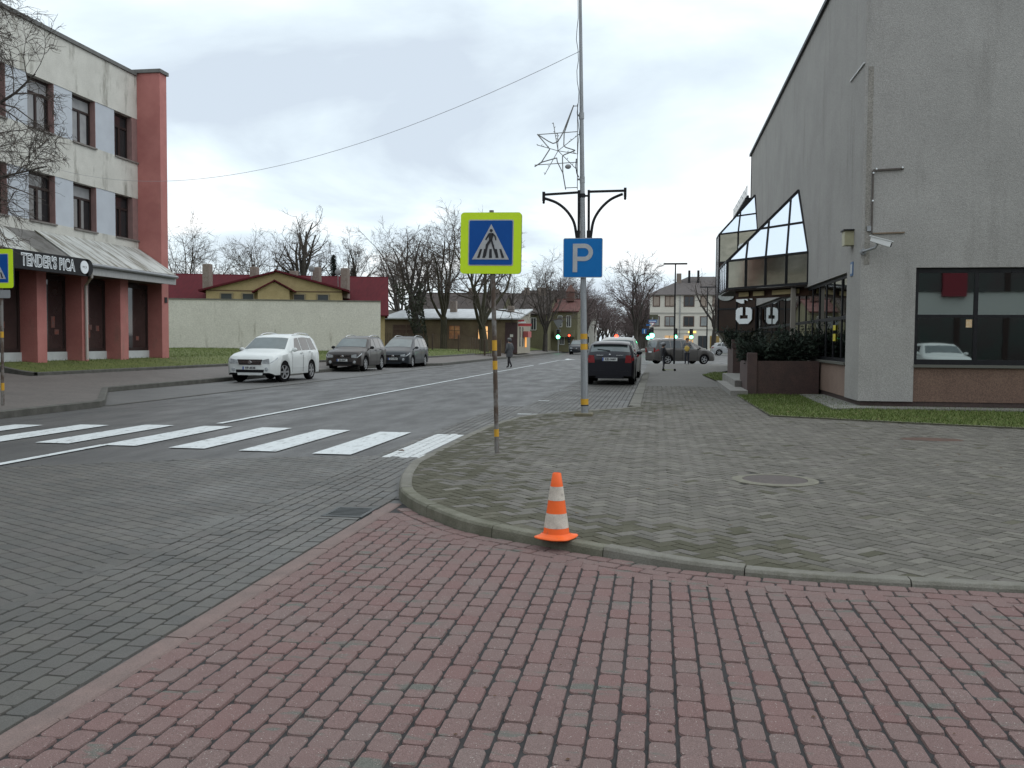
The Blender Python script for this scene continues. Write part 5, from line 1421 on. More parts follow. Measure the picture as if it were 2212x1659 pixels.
# the street closes in a far mass of bare twigs
V = []; Fc = []; rs = np.random.default_rng(9)
for k in range(9000):
    x = rs.uniform(-20, 6); h = rs.uniform(0, 1) ** .8 * (8.5 + 1.5 * math.sin(x * .7)); c = np.array([x, 400 + rs.normal(0, 8), h])
    d = np.array([rs.normal(0, .6), 0, 1.0]); d /= np.linalg.norm(d); l = rs.uniform(.5, 1.4); w = rs.uniform(.03, .10)
    o = len(V); V += [c - [w, 0, 0], c + [w, 0, 0], c + d * l]; Fc.append((o, o + 1, o + 2))
tag(MB().add(V, Fc).build('far_wood', TWIGP, normals=False), 'far mass of bare purplish trees closing the street', 'trees', kind='stuff')
# tree reaching in from the left edge, close to the camera
tree('near_bare_tree', 'bare tree reaching drooping twigs into the photo from its top left corner', (-15.05, 16.6, .15), 12.5, .20, 77, style='excurrent', spread=.98, fork=.36, levels=4, dens=1.25, twig_r=.006, droop=.10)

# ================================================================== STREET FURNITURE
ORG = mat('cone_orange', (0.90, 0.135, 0.014), (0.84, 0.12, 0.012), scale=8, rough=0.55, third=(0.52, 0.13, 0.05), tlo=.60, thi=.74, tscale=22, emit=(1.0, 0.13, 0.01), estr=0.0)
REFW = mat('worn_reflective_band', (0.58, 0.53, 0.46), (0.46, 0.41, 0.35), scale=14, rough=0.6, speck=0.15, spscale=150, third=(0.33, 0.29, 0.25), tlo=.58, thi=.7, tscale=18)
YBAND = mat('yellow_tape', (0.58, 0.32, 0.02), (0.50, 0.27, 0.02), scale=10, rough=0.55)
SIGNB = mat('sign_blue', (0.003, 0.070, 0.30), (0.004, 0.078, 0.32), scale=4, rough=0.5, spec=0.2)
PBLUE = mat('parking_blue', (0.004, 0.135, 0.40), (0.006, 0.150, 0.43), scale=3, rough=0.5, spec=0.2)
FLUO = mat('fluorescent_yellow', (0.60, 0.84, 0.008), (0.57, 0.80, 0.008), scale=4, rough=0.5)
SGREY = mat('sign_silver', (0.42, 0.43, 0.44), (0.36, 0.37, 0.385), scale=10, rough=0.5)
INK = mat('sign_black', (0.008, 0.008, 0.012), rough=0.5)
RUSTP = mat('rusty_painted_post', (0.175, 0.165, 0.155), (0.075, 0.05, 0.036), scale=3.2, rough=0.8, lo=0.45, hi=0.55, stretch=(2, 2, 1.2), speck=0.2, spscale=120)
POLE = mat('lamp_pole_steel', (0.30, 0.315, 0.33), (0.235, 0.245, 0.255), scale=4, rough=0.5, metal=0.35, speck=0.15, spscale=90, stretch=(4, 4, 0.5))

t = thing('traffic_cone', 'orange traffic cone with two dull white bands standing on the kerb corner', 'cone', (-0.705, 6.61, float(zs(-.705, 6.61)) + .008))
z0 = float(zs(-.705, 6.61)) + .008; cx, cy = -0.705, 6.61; H_ = 0.47
rr = lambda f: 0.032 + (0.100 - 0.032) * f
def conepart(f0, f1, name, m, ex=0.0):
    b = MB(); b.lathe([(rr(f0) + ex, z0 + H_ * (1 - f0)), (rr(f1) + ex, z0 + H_ * (1 - f1))], (cx, cy, 0), 32); b.f = b.f[:32]; b.m = b.m[:32]
    return b.build(name, m, t, smooth=50)
b = MB(); b.lathe([(0.02, z0 + H_ - 0.02), (0.026, z0 + H_ + .002), (0.031, z0 + H_ - .003)] + [(rr(f), z0 + H_ * (1 - f)) for f in (.2, .41, .61, .83, .92)] + [(0.106, z0 + .028), (0.122, z0 + .018)], (cx, cy, 0), 32)
b.f = b.f[:-2]; b.m = b.m[:-2]
b.build('cone_body', ORG, t, smooth=40)
for f0, f1 in ((.2, .41), (.61, .83)): conepart(f0, f1, 'reflective_band', REFW, .0012)
b = MB(); n = 40; prof = []
def sq(s, k): # rounded square radius at angle
    return [(cx + s * math.copysign(abs(math.cos(a)) ** k, math.cos(a)), cy + s * math.copysign(abs(math.sin(a)) ** k, math.sin(a))) for a in [2 * PI * i / n + .01 + R(0) for i in range(n)]]
rot = lambda pts, a: [((x - cx) * math.cos(a) - (y - cy) * math.sin(a) + cx, (x - cx) * math.sin(a) + (y - cy) * math.cos(a) + cy) for x, y in pts]
rings = [(0.104, 1.0, .034), (0.116, .62, .020), (0.130, .36, .012), (0.132, .33, .005), (0.128, .33, .000)]
v = []
for s, k, h in rings:
    for (x, y) in rot(sq(s, k), R(-20)):
        lift = 0.008 * max(0, (math.hypot(x - cx, y - cy) - .13) / .04)
        v.append((x, y, z0 + h + lift))
f = []
for i in range(len(rings) - 1):
    for j in range(n): f.append((i * n + j, i * n + (j + 1) % n, (i + 1) * n + (j + 1) % n, (i + 1) * n + j))
b.add(v, f); b.build('cone_base', ORG, t, smooth=50)

def rrect(w, h, r, k=5):
    out = []
    for cxx, czz, a0 in ((w / 2 - r, h / 2 - r, 0), (-w / 2 + r, h / 2 - r, 90), (-w / 2 + r, -h / 2 + r, 180), (w / 2 - r, -h / 2 + r, 270)):
        for i in range(k + 1):
            a = R(a0 + 90 * i / k); out.append((cxx + r * math.cos(a), czz + r * math.sin(a)))
    return out
def plate(mb, c, w, h, r, thick, X=V3(1, 0, 0), Z=V3(0, 0, 1), tilt=0.0):
    Y = Z.cross(X); c = Vector(c)       # Y points away from the viewer
    ca, sa = math.cos(tilt), math.sin(tilt)
    pts = [c + X * (a * ca - q * sa) + Z * (a * sa + q * ca) for a, q in rrect(w, h, r)]
    n = len(pts); v = pts + [p + Y * thick for p in pts]
    mb.add(v, [tuple(range(n)), tuple(range(2 * n - 1, n - 1, -1))] + [(i, n + i, n + (i + 1) % n, (i + 1) % n) for i in range(n)])
    return mb
def crossing_sign(base, top, c, label, bands, small=False, tilt=0.0):
    t = thing('crossing_sign', label, 'road sign', (base[0], base[1], base[2]), group='pedestrian crossing signs')
    b = MB(); b.path([base, V3(*base).lerp(V3(*top), .5), top], 0.029, 12); b.build('post', RUSTP, t, smooth=40)
    for za, zb in bands:
        q0 = V3(*base).lerp(V3(*top), (za - base[2]) / (top[2] - base[2])); q1 = V3(*base).lerp(V3(*top), (zb - base[2]) / (top[2] - base[2]))
        MB().path([q0, q1], 0.0312, 12).build('yellow_band', YBAND, t, smooth=40)
    c = V3(*c); X = V3(math.cos(tilt), 0, math.sin(tilt)); Z = V3(-math.sin(tilt), 0, math.cos(tilt)); Yv = V3(0, -1, 0)
    L = lambda x, z, d: c + X * x + Z * z + Yv * d
    p = plate(MB(), L(0, 0, 0.004), .775, .765, .045, .004, X, Z).build('sign_panel', FLUO, t)
    plate(MB(), L(0, 0, 0), .775, .765, .045, .035, X, Z).build('panel_back', INK, t)
    plate(MB(), L(0, 0.005, .007), .575, .575, .02, .002, X, Z).build('silver_border', SGREY, p)
    plate(MB(), L(0, 0.005, .0095), .55, .55, .02, .002, X, Z).build('blue_field', SIGNB, p)
    b = MB(); b.slab([L(-.235, -.205, .013), L(.235, -.205, .013), L(.005, .235, .013)], .003); b.build('white_triangle', SGREY, p)
    b = MB(); d = .0155
    def poly(pts): b.slab([L(x, z, d) for x, z in pts], .002)
    for x, w0, w1, l in ((-.155, .034, .026, -.048), (-.085, .036, .028, -.022), (0.0, .038, .030, 0), (.085, .036, .028, .022), (.16, .034, .026, .048)):
        poly([(x - w0 / 2, -.185), (x + w0 / 2, -.185), (x - l * .75 + w1 / 2, -.075), (x - l * .75 - w1 / 2, -.075)])
    b.build('crossing_bars', INK, p)
    b = MB(); d = .0185
    poly([(.005 + .019 * math.cos(a), .155 + .019 * math.sin(a)) for a in np.linspace(0, 2 * PI, 14, endpoint=False)])
    poly([(-.016, .125), (.028, .125), (.034, .10), (.022, .035), (-.020, .035), (-.024, .10)])
    poly([(-.016, .125), (-.030, .115), (-.070, .045), (-.058, .036), (-.016, .095)])
    poly([(.028, .125), (.066, .088), (.074, .035), (.060, .032), (.052, .078), (.02, .10)])
    poly([(-.020, .037), (.016, .037), (-.028, -.03), (-.058, -.165), (-.078, -.165), (-.060, -.02)])
    poly([(.0, .037), (.022, .037), (.045, -.04), (.088, -.165), (.066, -.165), (.020, -.03)])
    b.build('walking_figure', INK, p)
    return t
crossing_sign((-1.995, 11.54, .02), (-2.085, 11.54, 3.14), (-2.085, 11.50, 2.727), 'yellow bordered blue pedestrian crossing sign on a rusty post by the zebra crossing',
              ((1.38, 1.51), (1.14, 1.25), (.29, .385)), tilt=R(-0.6))
t = crossing_sign((-12.86, 16.6, .1), (-12.84, 16.6, 3.3), (-12.93, 16.55, 2.86), 'yellow bordered crossing sign cut off by the left edge of the photo', ((.45, .6), (1.5, 1.62)))
plate(MB(), (-12.93, 16.56, 2.36), .6, .16, .02, .01).build('sub_plate', mat('grey_sub_plate', (0.25, 0.26, 0.27), rough=0.5), t)

# lamp pole with two basket arms, star, parking sign
pz = lambda z: V3(-1.345 - .165 * (z - .1) / 7.74, 17.5, z)
LP_ = thing('lamp_post', 'tall grey steel lamp post with yellow bands and two black basket arms', 'lamp post', (-1.345, 17.5, .1))
pr_ = lambda z: float(np.interp(z, [.1, 1, 2.6, 4.2, 6, 7.7, 9.6], [.071, .068, .054, .045, .036, .028, .022]))
b = MB(); b.path([pz(z) for z in (.1, 1, 2.6, 4.2, 6, 7.7, 9.5)], [pr_(z) for z in (.1, 1, 2.6, 4.2, 6, 7.7, 9.5)], 16); b.build('pole', POLE, LP_, smooth=40)
MB().cbox((-1.53, 17.34, .06), (-1.19, 17.66, .155), .012).build('base_slab', mat('mossy_base_slab', (0.12, 0.105, 0.065), (0.16, 0.145, 0.10), scale=7, rough=0.9), LP_)
for za, zb in ((1.55, 1.65), (1.35, 1.46), (.31, .42)): MB().path([pz(za), pz(zb)], [pr_(za) + .0025, pr_(zb) + .0025], 16).build('yellow_band', YBAND, LP_, smooth=40)
MB().path([pz(.29), pz(.305)], [.075, .075], 16).build('dark_ring', BLACKM, LP_)
Q = lambda x, y, dy=0: V3(-1.9 + (x - 305) * .002393, 17.5 + dy, 5.08 - (y - 565) * .002393)
for vx, hx, pts in ((472, 195, [(205, 935), (300, 965), (380, 1030), (440, 1120), (460, 1250)]), (550, 833, [(815, 910), (720, 945), (640, 1020), (585, 1110), (568, 1250)])):
    b = MB()
    b.bar(Q(vx, 875), Q(vx + 3, 1265), .045, .04)
    hy = (905, 892) if vx < 500 else (885, 888)
    b.bar(Q(hx, hy[0]), Q(vx, hy[1]), .045, .04)
    b.bar(Q(hx, hy[0] - 22), Q(hx, hy[0] + 50), .05, .06)
    fine = [Q(*p) for p in smooth_line(pts, 22, 5)]
    b.path(fine, .026, 8)
    b.box((Q(vx, 1200).x - .03, 17.47, Q(0, 1265).z), (Q(vx, 1200).x + .06 if vx > 500 else Q(vx, 1200).x + .03, 17.53, Q(0, 1190).z))
    b.bar(Q(vx, 920), Q(512, 920), .05, .03)
    b.ell(Q(hx, hy[0] + 60), (.025, .025, .03), 8, 6)
    b.build('basket_arm', BLACKM, LP_)
MB().path([pz(4.2), pz(4.27)], [.055, .055], 12).build('clamp', BLACKM, LP_)
b = MB(); b.bar(Q(452, 1258), Q(575, 1258), .05, .05); b.build('lower_clamp', BLACKM, LP_)
for yy in (300, 795): MB().path([pz(Q(0, yy + 25).z), pz(Q(0, yy - 25).z)], [.048, .048], 12).build('clamp', GALV, LP_)
b = MB(); b.path([pz(9.4), pz(9.6) + V3(-.3, -.2, .1), pz(9.6) + V3(-.9, -.5, .12)], .03, 8); b.build('lamp_arm', POLE, LP_)
MB().ell(tuple(pz(9.6) + V3(-1.1, -.6, .1)), (.28, .14, .07), 14, 8).build('lamp_head', POLE, LP_)
b = MB(); w_ = [pz(7.9) + V3(-.04, -.02, 0)] + [pz(z) + V3(-.06 - .02 * math.sin(z * 9), -.03, 0) for z in np.linspace(7.5, 5, 14)]
b.path(w_, .006, 5); b.build('cable', BLACKM, LP_)
# star
t = thing('star_decoration', 'unlit wire star decoration clamped to the side of the lamp post', 'decoration', tuple(Q(460, 565)))
WIRE = mat('star_wire', (0.22, 0.22, 0.215), (0.16, 0.16, 0.155), scale=8, rough=0.6)
b = MB(); O_ = [(425, 215), (340, 430), (318, 470), (290, 500), (265, 507), (230, 490), (140, 432), (240, 550), (175, 650), (120, 685), (180, 650), (295, 620), (300, 650), (345, 740), (368, 868), (345, 740), (340, 610), (352, 598), (440, 565), (365, 540), (350, 525), (352, 430), (425, 215)]
for i in range(len(O_) - 1): b.path([Q(*O_[i]), Q(*O_[i + 1])], .011, 6)
b.build('star_outline', WIRE, t)
b = MB()
for x, y in ((265, 345), (138, 515), (200, 750), (470, 440), (452, 592), (445, 705), (300, 430)):
    c0 = V3(*Q(305, 565)); c1 = Q(x, y); b.path([c0, c1], .007, 5)
    for k in range(1, 5):
        p = c0.lerp(c1, .35 + .15 * k); o = V3(0.02, 0, .03) if k % 2 else V3(-.025, 0, .02); b.path([p, p + o], .006, 4)
b.build('star_rays', WIRE, t)
b = MB()
for pq in (((140, 435), (460, 420)), ((120, 672), (455, 657)), ((455, 205), (460, 870)), ((425, 222), (455, 222)), ((370, 855), (460, 853))): b.path([Q(*pq[0]), Q(*pq[1])], .008, 6)
for y in (295, 790): b.bar(Q(458, y), Q(500, y + 3), .04, .03)
b.build('star_frame', WIRE, t)
b = MB(); b.ell(Q(385, 690), (.06, .04, .045), 10, 6); b.build('power_unit', mat('grey_unit', (0.25, 0.25, 0.25), rough=0.5), t)
b = MB(); b.path([Q(450, 630), Q(447, 690), Q(455, 745), Q(470, 775)], .012, 6); b.build('cable_tail', BLACKM, t)
# parking sign
t = thing('parking_sign', 'square blue parking sign with grey letter P on the lamp post', 'road sign', (-1.405, 17.4, 2.7))
plate(MB(), (-1.405, 17.40, 3.067), .735, .735, .03, .02).build('panel_back', SGREY, t)
p = plate(MB(), (-1.405, 17.396, 3.067), .715, .715, .025, .003).build('sign_panel', PBLUE, t)
b = MB(); yy = 17.390; lx, tz = -1.405 - .3675 + .18, 3.067 + .3675 - .105
def sl(pts): b.slab([V3(x, yy, z) for x, z in pts], .003)
sl([(lx, tz - .53), (lx + .085, tz - .53), (lx + .085, tz), (lx, tz)])
outer = [(lx + .085, tz)] ; r1_, r0_ = .162, .08; ccx, ccz = lx + .215, tz - .162
arc = np.linspace(PI / 2, -PI / 2, 15)
for a0, a1 in zip(arc[:-1], arc[1:]):
    sl([(ccx + r0_ * math.cos(a0), ccz + r0_ * math.sin(a0)), (ccx + r0_ * math.cos(a1), ccz + r0_ * math.sin(a1)), (ccx + r1_ * math.cos(a1), ccz + r1_ * math.sin(a1)), (ccx + r1_ * math.cos(a0), ccz + r1_ * math.sin(a0))])
sl([(lx + .085, tz - .082), (ccx, tz - .082), (ccx, tz), (lx + .085, tz)]); sl([(lx + .085, tz - .324), (ccx, tz - .324), (ccx, tz - .242), (lx + .085, tz - .242)])
b.build('letter', SGREY, t)
# overhead cable
a_ = V3(-1.50, 17.5, 6.91); b_ = V3(-20.98, 29.97, 7.44)
b = MB(); b.path([a_.lerp(b_, s) - V3(0, 0, 1.22 * 4 * s * (1 - s)) for s in np.linspace(0, 1, 30)], .005, 6)
tag(b.build('overhead_cable', mat('cable_black', (0.38, 0.38, 0.41), rough=0.7)), 'thin cable sagging from the lamp post to the red pillared building', 'cable')

# T-shaped square lamps, traffic lights, signs at the junction
def tlamp(label, x, y, z1, w, r=.055):
    t = thing('square_lamp', label, 'street lamp', (x, y, .1), group='T shaped lamps on the side square')
    MB().path([(x, y, .1), (x, y, z1)], [r * 1.2, r * .8], 10).build('pole', BLACKM, t, smooth=40)
    MB().cbox((x - w / 2, y - .14, z1), (x + w / 2, y + .14, z1 + .09), .01).build('lamp_head', BLACKM, t)
tlamp('tall dark T shaped lamp before the grey minivan', 1.07, 61, 6.52, 1.5)
tlamp('second dark T shaped lamp, farther off before the white house', 4.36, 85, 6.42, 1.35)
GRN = mat('green_signal', (0.1, 0.8, 0.4), rough=0.4, emit=(0.10, 1.0, 0.45), estr=9.0)
RED = mat('red_signal', (0.8, 0.05, 0.03), rough=0.4, emit=(1.0, 0.05, 0.02), estr=5.0)
OFF = mat('unlit_lens', (0.02, 0.02, 0.018), rough=0.3)
def light(label, x, y, z, col, r=.17, walk=False, extra=None):
    """z is the height of the lit lens centre"""
    t = thing('traffic_light', label, 'traffic light', (x, y, .05), group='traffic lights at the junction')
    order = ['r', 'y', 'g']; k = {'g': 0, 'r': 2}[col]
    step = .36; zb = z - step * k
    MB().path([(x, y + .16, .05), (x, y + .16, zb + 2.6 * step)], .055, 8).build('post', mat('grey_post', (0.30, 0.31, 0.30), rough=0.6), t)
    h = MB().cbox((x - .2, y - .03, zb - .22), (x + .2, y + .1, zb + 2 * step + .22), .02).build('housing', BLACKM, t)
    for i in range(3):
        lit = i == k
        b = MB(); b.lathe([(0.0, -.05), (r if lit else .13, -.045), (r if lit else .13, -.03)], (x, y, zb + step * i), 14, 'y'); b.build('lens', {'g': GRN, 'r': RED}[col] if lit else OFF, h)
    return t
light('green traffic light before the corner house, left of the lamp post', -12.8, 120, 2.1, 'g', .24)
light('red traffic light right of the green one before the corner house', -11.45, 121, 2.3, 'r', .14)
light('red traffic light showing over the roof of the dark hatchback', -4.6, 105, 2.15, 'r', .19)
light('green traffic light under the blue direction sign', -.66, 105, 2.23, 'g', .28)
light('smaller green traffic light left of the one under the blue sign', -1.04, 103, 1.98, 'g', .2)
light('green traffic light just right of the tall T shaped lamp', 1.95, 105, 2.12, 'g', .19)
light('green traffic light above the shoulder of the person in yellow', 3.75, 107, 2.1, 'g', .19)
t = thing('give_way_sign', 'back of a grey triangular give way sign above the left green light', 'road sign', (-12.8, 120.3, .1))
MB().path([(-12.82, 120.4, .1), (-12.82, 120.4, 4.5)], .04, 8).build('post', GALV, t)
b = MB(); b.slab([(-13.5, 120.2, 4.3), (-12.1, 120.2, 4.3), (-12.8, 120.2, 3.1)], .03); b.slab([(-13.1, 120.19, 3.1), (-12.5, 120.19, 3.1), (-12.5, 120.19, 2.75), (-13.1, 120.19, 2.75)], .03); b.build('panel', mat('sign_back_grey', (0.20, 0.21, 0.215), rough=0.6), t)
t = thing('direction_sign', 'blue street name and direction signs stacked on one post at the junction', 'road sign', (-.6, 106, .1))
MB().path([(-.62, 106.1, .1), (-.62, 106.1, 4.3)], .05, 8).build('post', GALV, t)
BLUS = mat('direction_blue', (0.012, 0.10, 0.30), rough=0.5)
b = MB(); b.box((-1.05, 106, 3.72), (-.12, 106.05, 4.02)); b.box((-1.32, 106, 3.34), (-.8, 106.05, 3.54)); b.box((-1.76, 105.95, 2.45), (-.55, 106.02, 3.0)); b.build('blue_panel', BLUS, t)
b = MB(); b.slab([(-.85, 105.98, 3.70), (-.33, 105.98, 3.70), (-.59, 105.98, 3.28)], .02); b.build('give_way_panel', mat('give_way_red', (0.45, 0.06, 0.06), rough=0.5), t)
b = MB(); b.slab([(-.77, 105.955, 3.66), (-.41, 105.955, 3.66), (-.59, 105.955, 3.37)], .01); b.build('give_way_field', WHITEP, t)
b = MB(); b.bar((-1.5, 105.94, 2.5), (-1.5, 105.94, 2.92), .06, .01); b.box((-.98, 105.985, 3.83), (-.2, 105.995, 3.9)); b.build('sign_print', WHITEP, t)

# drain, manhole, rusty cover, leaf
IRON = mat('cast_iron', (0.060, 0.066, 0.066), (0.085, 0.09, 0.09), scale=10, rough=0.6, metal=0.4)
t = thing('drain_grate', 'dark iron drain grate set in the street pavers by the curved kerb', 'drain', (-2.62, 7.65, 0))
b = MB()
for xa, xb, ya, yb in ((-2.80, -2.44, 7.44, 7.48), (-2.80, -2.44, 7.84, 7.88), (-2.80, -2.77, 7.48, 7.84), (-2.47, -2.44, 7.48, 7.84)): b.box((xa, ya, 0.0), (xb, yb, .012))
b.build('frame', IRON, t)
b = MB()
for k in range(6): y = 7.50 + k * .058; b.box((-2.77, y, .001), (-2.47, y + .026, .011))
b.build('bars', IRON, t)
MB().box((-2.77, 7.48, .0006), (-2.47, 7.84, .0016)).build('gully', mat('drain_dark', (0.004, 0.004, 0.004), rough=0.9), t)
b = MB(); b.box((-2.87, 7.36, .0006), (-2.455, 7.44, .0065)); b.box((-2.87, 7.88, .0006), (-2.455, 7.97, .0065)); b.box((-2.87, 7.44, .0006), (-2.80, 7.88, .0065)); b.build('surround', ROADP, t)
ZM = float(zs(1.23, 9.92))
t = thing('manhole_cover', 'round brownish manhole cover with a pale ring in the herringbone pavement', 'manhole', (1.23, 9.92, ZM))
b = MB(); b.lathe([(0.0, .104), (.325, .104), (.328, .09)], (1.23, 9.92, ZM - .1), 40); b.build('lid', mat('manhole_brown', (0.085, 0.068, 0.062), (0.066, 0.055, 0.051), scale=9, rough=0.75, bump=.6, bscale=50), t)
b = MB(); b.lathe([(.328, .09), (.333, .106), (.40, .106), (.44, .101), (.44, .08)], (1.23, 9.92, ZM - .1), 40); b.f = b.f[:-2]; b.m = b.m[:-2]; b.build('ring', mat('pale_ring', (0.175, 0.165, 0.128), (0.135, 0.128, 0.10), scale=8, rough=0.9, speck=.2, spscale=80), t)
b = MB(); b.lathe([(0.0, .105), (.38, .105), (.4, .1)], (0, 0, 0), 30); b.v = [(x * 1.1 + 4.0, y * .6 + 14.35, z) for x, y, z in b.v]
tag(b.build('rusty_cover', mat('rusted_iron', (0.085, 0.042, 0.028), (0.06, 0.034, 0.025), scale=6, rough=0.9)), 'flat rusty brown cover in the pavement near the right lawn', 'cover')
rs = random.Random(3)
LEAF = mat('dead_leaf', (0.07, 0.035, 0.018), (0.10, 0.055, 0.03), scale=30, rough=0.9)
b = MB(); c = V3(-3.36, 11.9, .03); b.add([c + V3(-.05, 0, 0), c + V3(0, -.03, .012), c + V3(.055, .01, .0), c + V3(.01, .04, .02)], [(0, 1, 2, 3)]); tag(b.build('fallen_leaf', LEAF), 'brown dead leaf lying on the nearest zebra stripe', 'leaf')
b = MB()
for k in range(46):
    x, y = rs.uniform(-1.8, 4), rs.uniform(2.5, 5.6); s = rs.uniform(.004, .011); a = rs.uniform(0, 6)
    b.add([(x - s, y, .0125), (x, y - s * .6, .014), (x + s, y + s * .4, .0125), (x, y + s, .015)], [(0, 1, 2, 3)])
tag(b.build('litter_crumbs', LEAF), 'tiny dark bits of leaf litter on the red pavers', 'litter', kind='stuff')

# ================================================================== CARS
def paint(name, c, metal=0.0, rough=0.35): return mat(name, c, tuple(q * .93 for q in c), scale=2, rough=rough, metal=metal, coat=.22, spec=.28)
TYRE = mat('tyre_rubber', (0.010, 0.010, 0.011), rough=0.9, spec=0.1)
ALLOY = mat('alloy_rim', (0.27, 0.275, 0.28), rough=0.4, metal=0.2)
CGLASS = mat('car_glass', (0.018, 0.022, 0.022), rough=0.05, spec=0.9)
WGLASS = mat('windscreen_glass', (0.10, 0.125, 0.125), (0.06, 0.075, 0.075), scale=1.2, rough=0.06, spec=1.0)
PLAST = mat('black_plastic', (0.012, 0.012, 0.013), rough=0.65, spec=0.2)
CHROME = mat('chrome', (0.55, 0.56, 0.57), rough=0.2, metal=1.0)
HEADL = mat('headlamp_glass', (0.50, 0.53, 0.55), (0.28, 0.30, 0.31), scale=9, rough=0.12, spec=0.8)
TAIL = mat('tail_lamp_red', (0.26, 0.012, 0.016), (0.18, 0.008, 0.012), scale=7, rough=0.2)
PLATEW = mat('plate_white', (0.60, 0.62, 0.62), rough=0.5)
PLATEB = mat('plate_blue', (0.02, 0.08, 0.35), rough=0.5)

def car(name, label, loc, rz, S, group=None):
    L, W, H = S['L'], S['W'], S['H']
    t = thing(name, label, 'car', loc, rz, group)
    wy = [-L / 2 + S['ro'], L / 2 - S['fo']]; wr = S.get('wr', .34); AR = wr + .055
    zb0 = S.get('clear', .24)
    ys = set(np.linspace(-L / 2, L / 2, 53))
    for w in wy: ys |= set(w + AR * np.sin(np.linspace(-PI / 2, PI / 2, 13))) | {w - AR - .004, w + AR + .004}
    for q in S['top']: ys.add(-L / 2 + L * q[0])
    ys |= {-L / 2 + .01, -L / 2 + .03, -L / 2 + .06, L / 2 - .01, L / 2 - .03, L / 2 - .06, L / 2 - .1}
    ys = np.array(sorted(ys))
    tt = lambda y: (np.asarray(y) + L / 2) / L
    fine = np.linspace(0, 1, 241)
    def smoothed(pts, sg=1.6):
        v = np.interp(fine, *zip(*pts)); k = np.exp(-.5 * (np.arange(-8, 9) / sg) ** 2); k /= k.sum()
        w = np.convolve(np.pad(v, 8, 'edge'), k, 'valid'); return lambda y: np.interp(tt(y), fine, w)
    top = smoothed(S['top'], 1.5); belt_ = smoothed(S['belt'], 3)
    belt = lambda y: np.minimum(belt_(y), top(y) - .03)
    def wl(y):
        a = np.abs(2 * tt(y) - 1)
        return W / 2 * (1 - .05 * a ** 3 - S.get('nose', .16) * np.clip((a - .90) / .10, 0, 1) ** 2)
    def zb(y):
        z = np.full(np.shape(y), zb0) + .08 * np.clip((np.abs(2 * tt(y) - 1) - .93) / .07, 0, 1)
        for w in wy:
            d = np.abs(y - w); m = d < AR
            z = np.where(m, np.maximum(z, wr + np.sqrt(np.maximum(AR ** 2 - d ** 2, 0)) * .98), z)
        return z
    tum = S.get('tum', .34)
    def ring(y):
        y = float(y); w, zt, zbl, z0 = float(wl(y)), float(top(y)), float(belt(y)), float(zb(y))
        hgt = max(zt - zbl, .03)
        wt = max(w * .96 - tum * max(hgt - .05, 0) - .02, w * .55)
        zc = min(zb0, z0); zm = z0 + (zbl - z0) * .45
        return [(0, zc), (w * .62, zc), (w * .64, z0), (w * .975, z0), (w * .985, z0 + .03), (w, zm), (w * .995, zbl - .10 * min(1, (zbl - z0))), (w * .965, zbl),
                (wt + .012, zt - min(.07, hgt * .6)), (wt - .05, zt - min(.018, hgt * .3)), (wt * .55, zt + .008), (0, zt + .014)]
    rg = [ring(y) for y in ys]; n = len(rg[0])
    def surf(y, u, side, off=0.0):          # point on the body skin, u = ring position
        r = ring(y); i = min(int(u), n - 2); f = u - i
        x = r[i][0] * (1 - f) + r[i + 1][0] * f; z = r[i][1] * (1 - f) + r[i + 1][1] * f
        tx, tz = r[i + 1][0] - r[i][0], r[i + 1][1] - r[i][1]; l = math.hypot(tx, tz) or 1
        return V3(side * (x + tz / l * off), y, z - tx / l * off)
    def patch(mb, y0, y1, u0, u1, side, off, ny=8, nu=3, skew=0.0, mi=0):
        v = []; f = []
        for i in range(ny + 1):
            for j in range(nu + 1):
                s = j / nu
                yy = (y0(s) if callable(y0) else y0) * (1 - i / ny) + (y1(s) if callable(y1) else y1) * i / ny
                p = surf(yy, u0 + (u1 - u0) * s, side, off)
                v.append(p)
        for i in range(ny):
            for j in range(nu): f.append((i * (nu + 1) + j, i * (nu + 1) + j + 1, (i + 1) * (nu + 1) + j + 1, (i + 1) * (nu + 1) + j))
        mb.add(v, f, mi)
    b = MB(); v = []
    for y, r in zip(ys, rg): v += [(x, y, z) for x, z in r] + [(-x, y, z) for x, z in r[1:-1][::-1]]
    m_ = 2 * n - 2; f = []; mi = []
    clad = S.get('clad', 0)
    for i in range(len(ys) - 1):
        for j in range(m_):
            f.append((i * m_ + j, i * m_ + (j + 1) % m_, (i + 1) * m_ + (j + 1) % m_, (i + 1) * m_ + j))
            jj = min(j, m_ - 1 - j); mi.append(1 if jj < 3 or (clad and jj in (3,)) else 0)
    f.append(tuple(range(m_))); mi.append(0); f.append(tuple(range(len(ys) * m_ - 1, (len(ys) - 1) * m_ - 1, -1))); mi.append(0)
    b.v = [tuple(q) for q in v]; b.f = f; b.m = mi
    PM = S['paint']
    body = b.build('body', [PM, PLAST], t, smooth=38, local=True)
    Y = lambda q: -L / 2 + L * q
    # windscreen and rear window
    def over(ya, yb, off, name, m, u0=9.06, tail=0):
        mb = MB(); v = []; f = []; N = 8
        us = list(np.linspace(u0, n - 1, 6))
        for i in range(N + 1):
            yy = ya + (yb - ya) * i / N
            row = [surf(yy, u, 1, off) for u in us] + [surf(yy, u, -1, off) for u in us[-2::-1]]
            v += row
        w = 2 * len(us) - 1
        for i in range(N):
            for j in range(w - 1): f.append((i * w + j, i * w + j + 1, (i + 1) * w + j + 1, (i + 1) * w + j))
        mb.add(v, f); return mb.build(name, m, t, smooth=60, local=True, normals=False)
    over(Y(S['ws'][0]), Y(S['ws'][1]), .007, 'windscreen', WGLASS)
    RW = over(Y(S['rw'][0]), Y(S['rw'][1]), .007, 'rear_window', WGLASS)
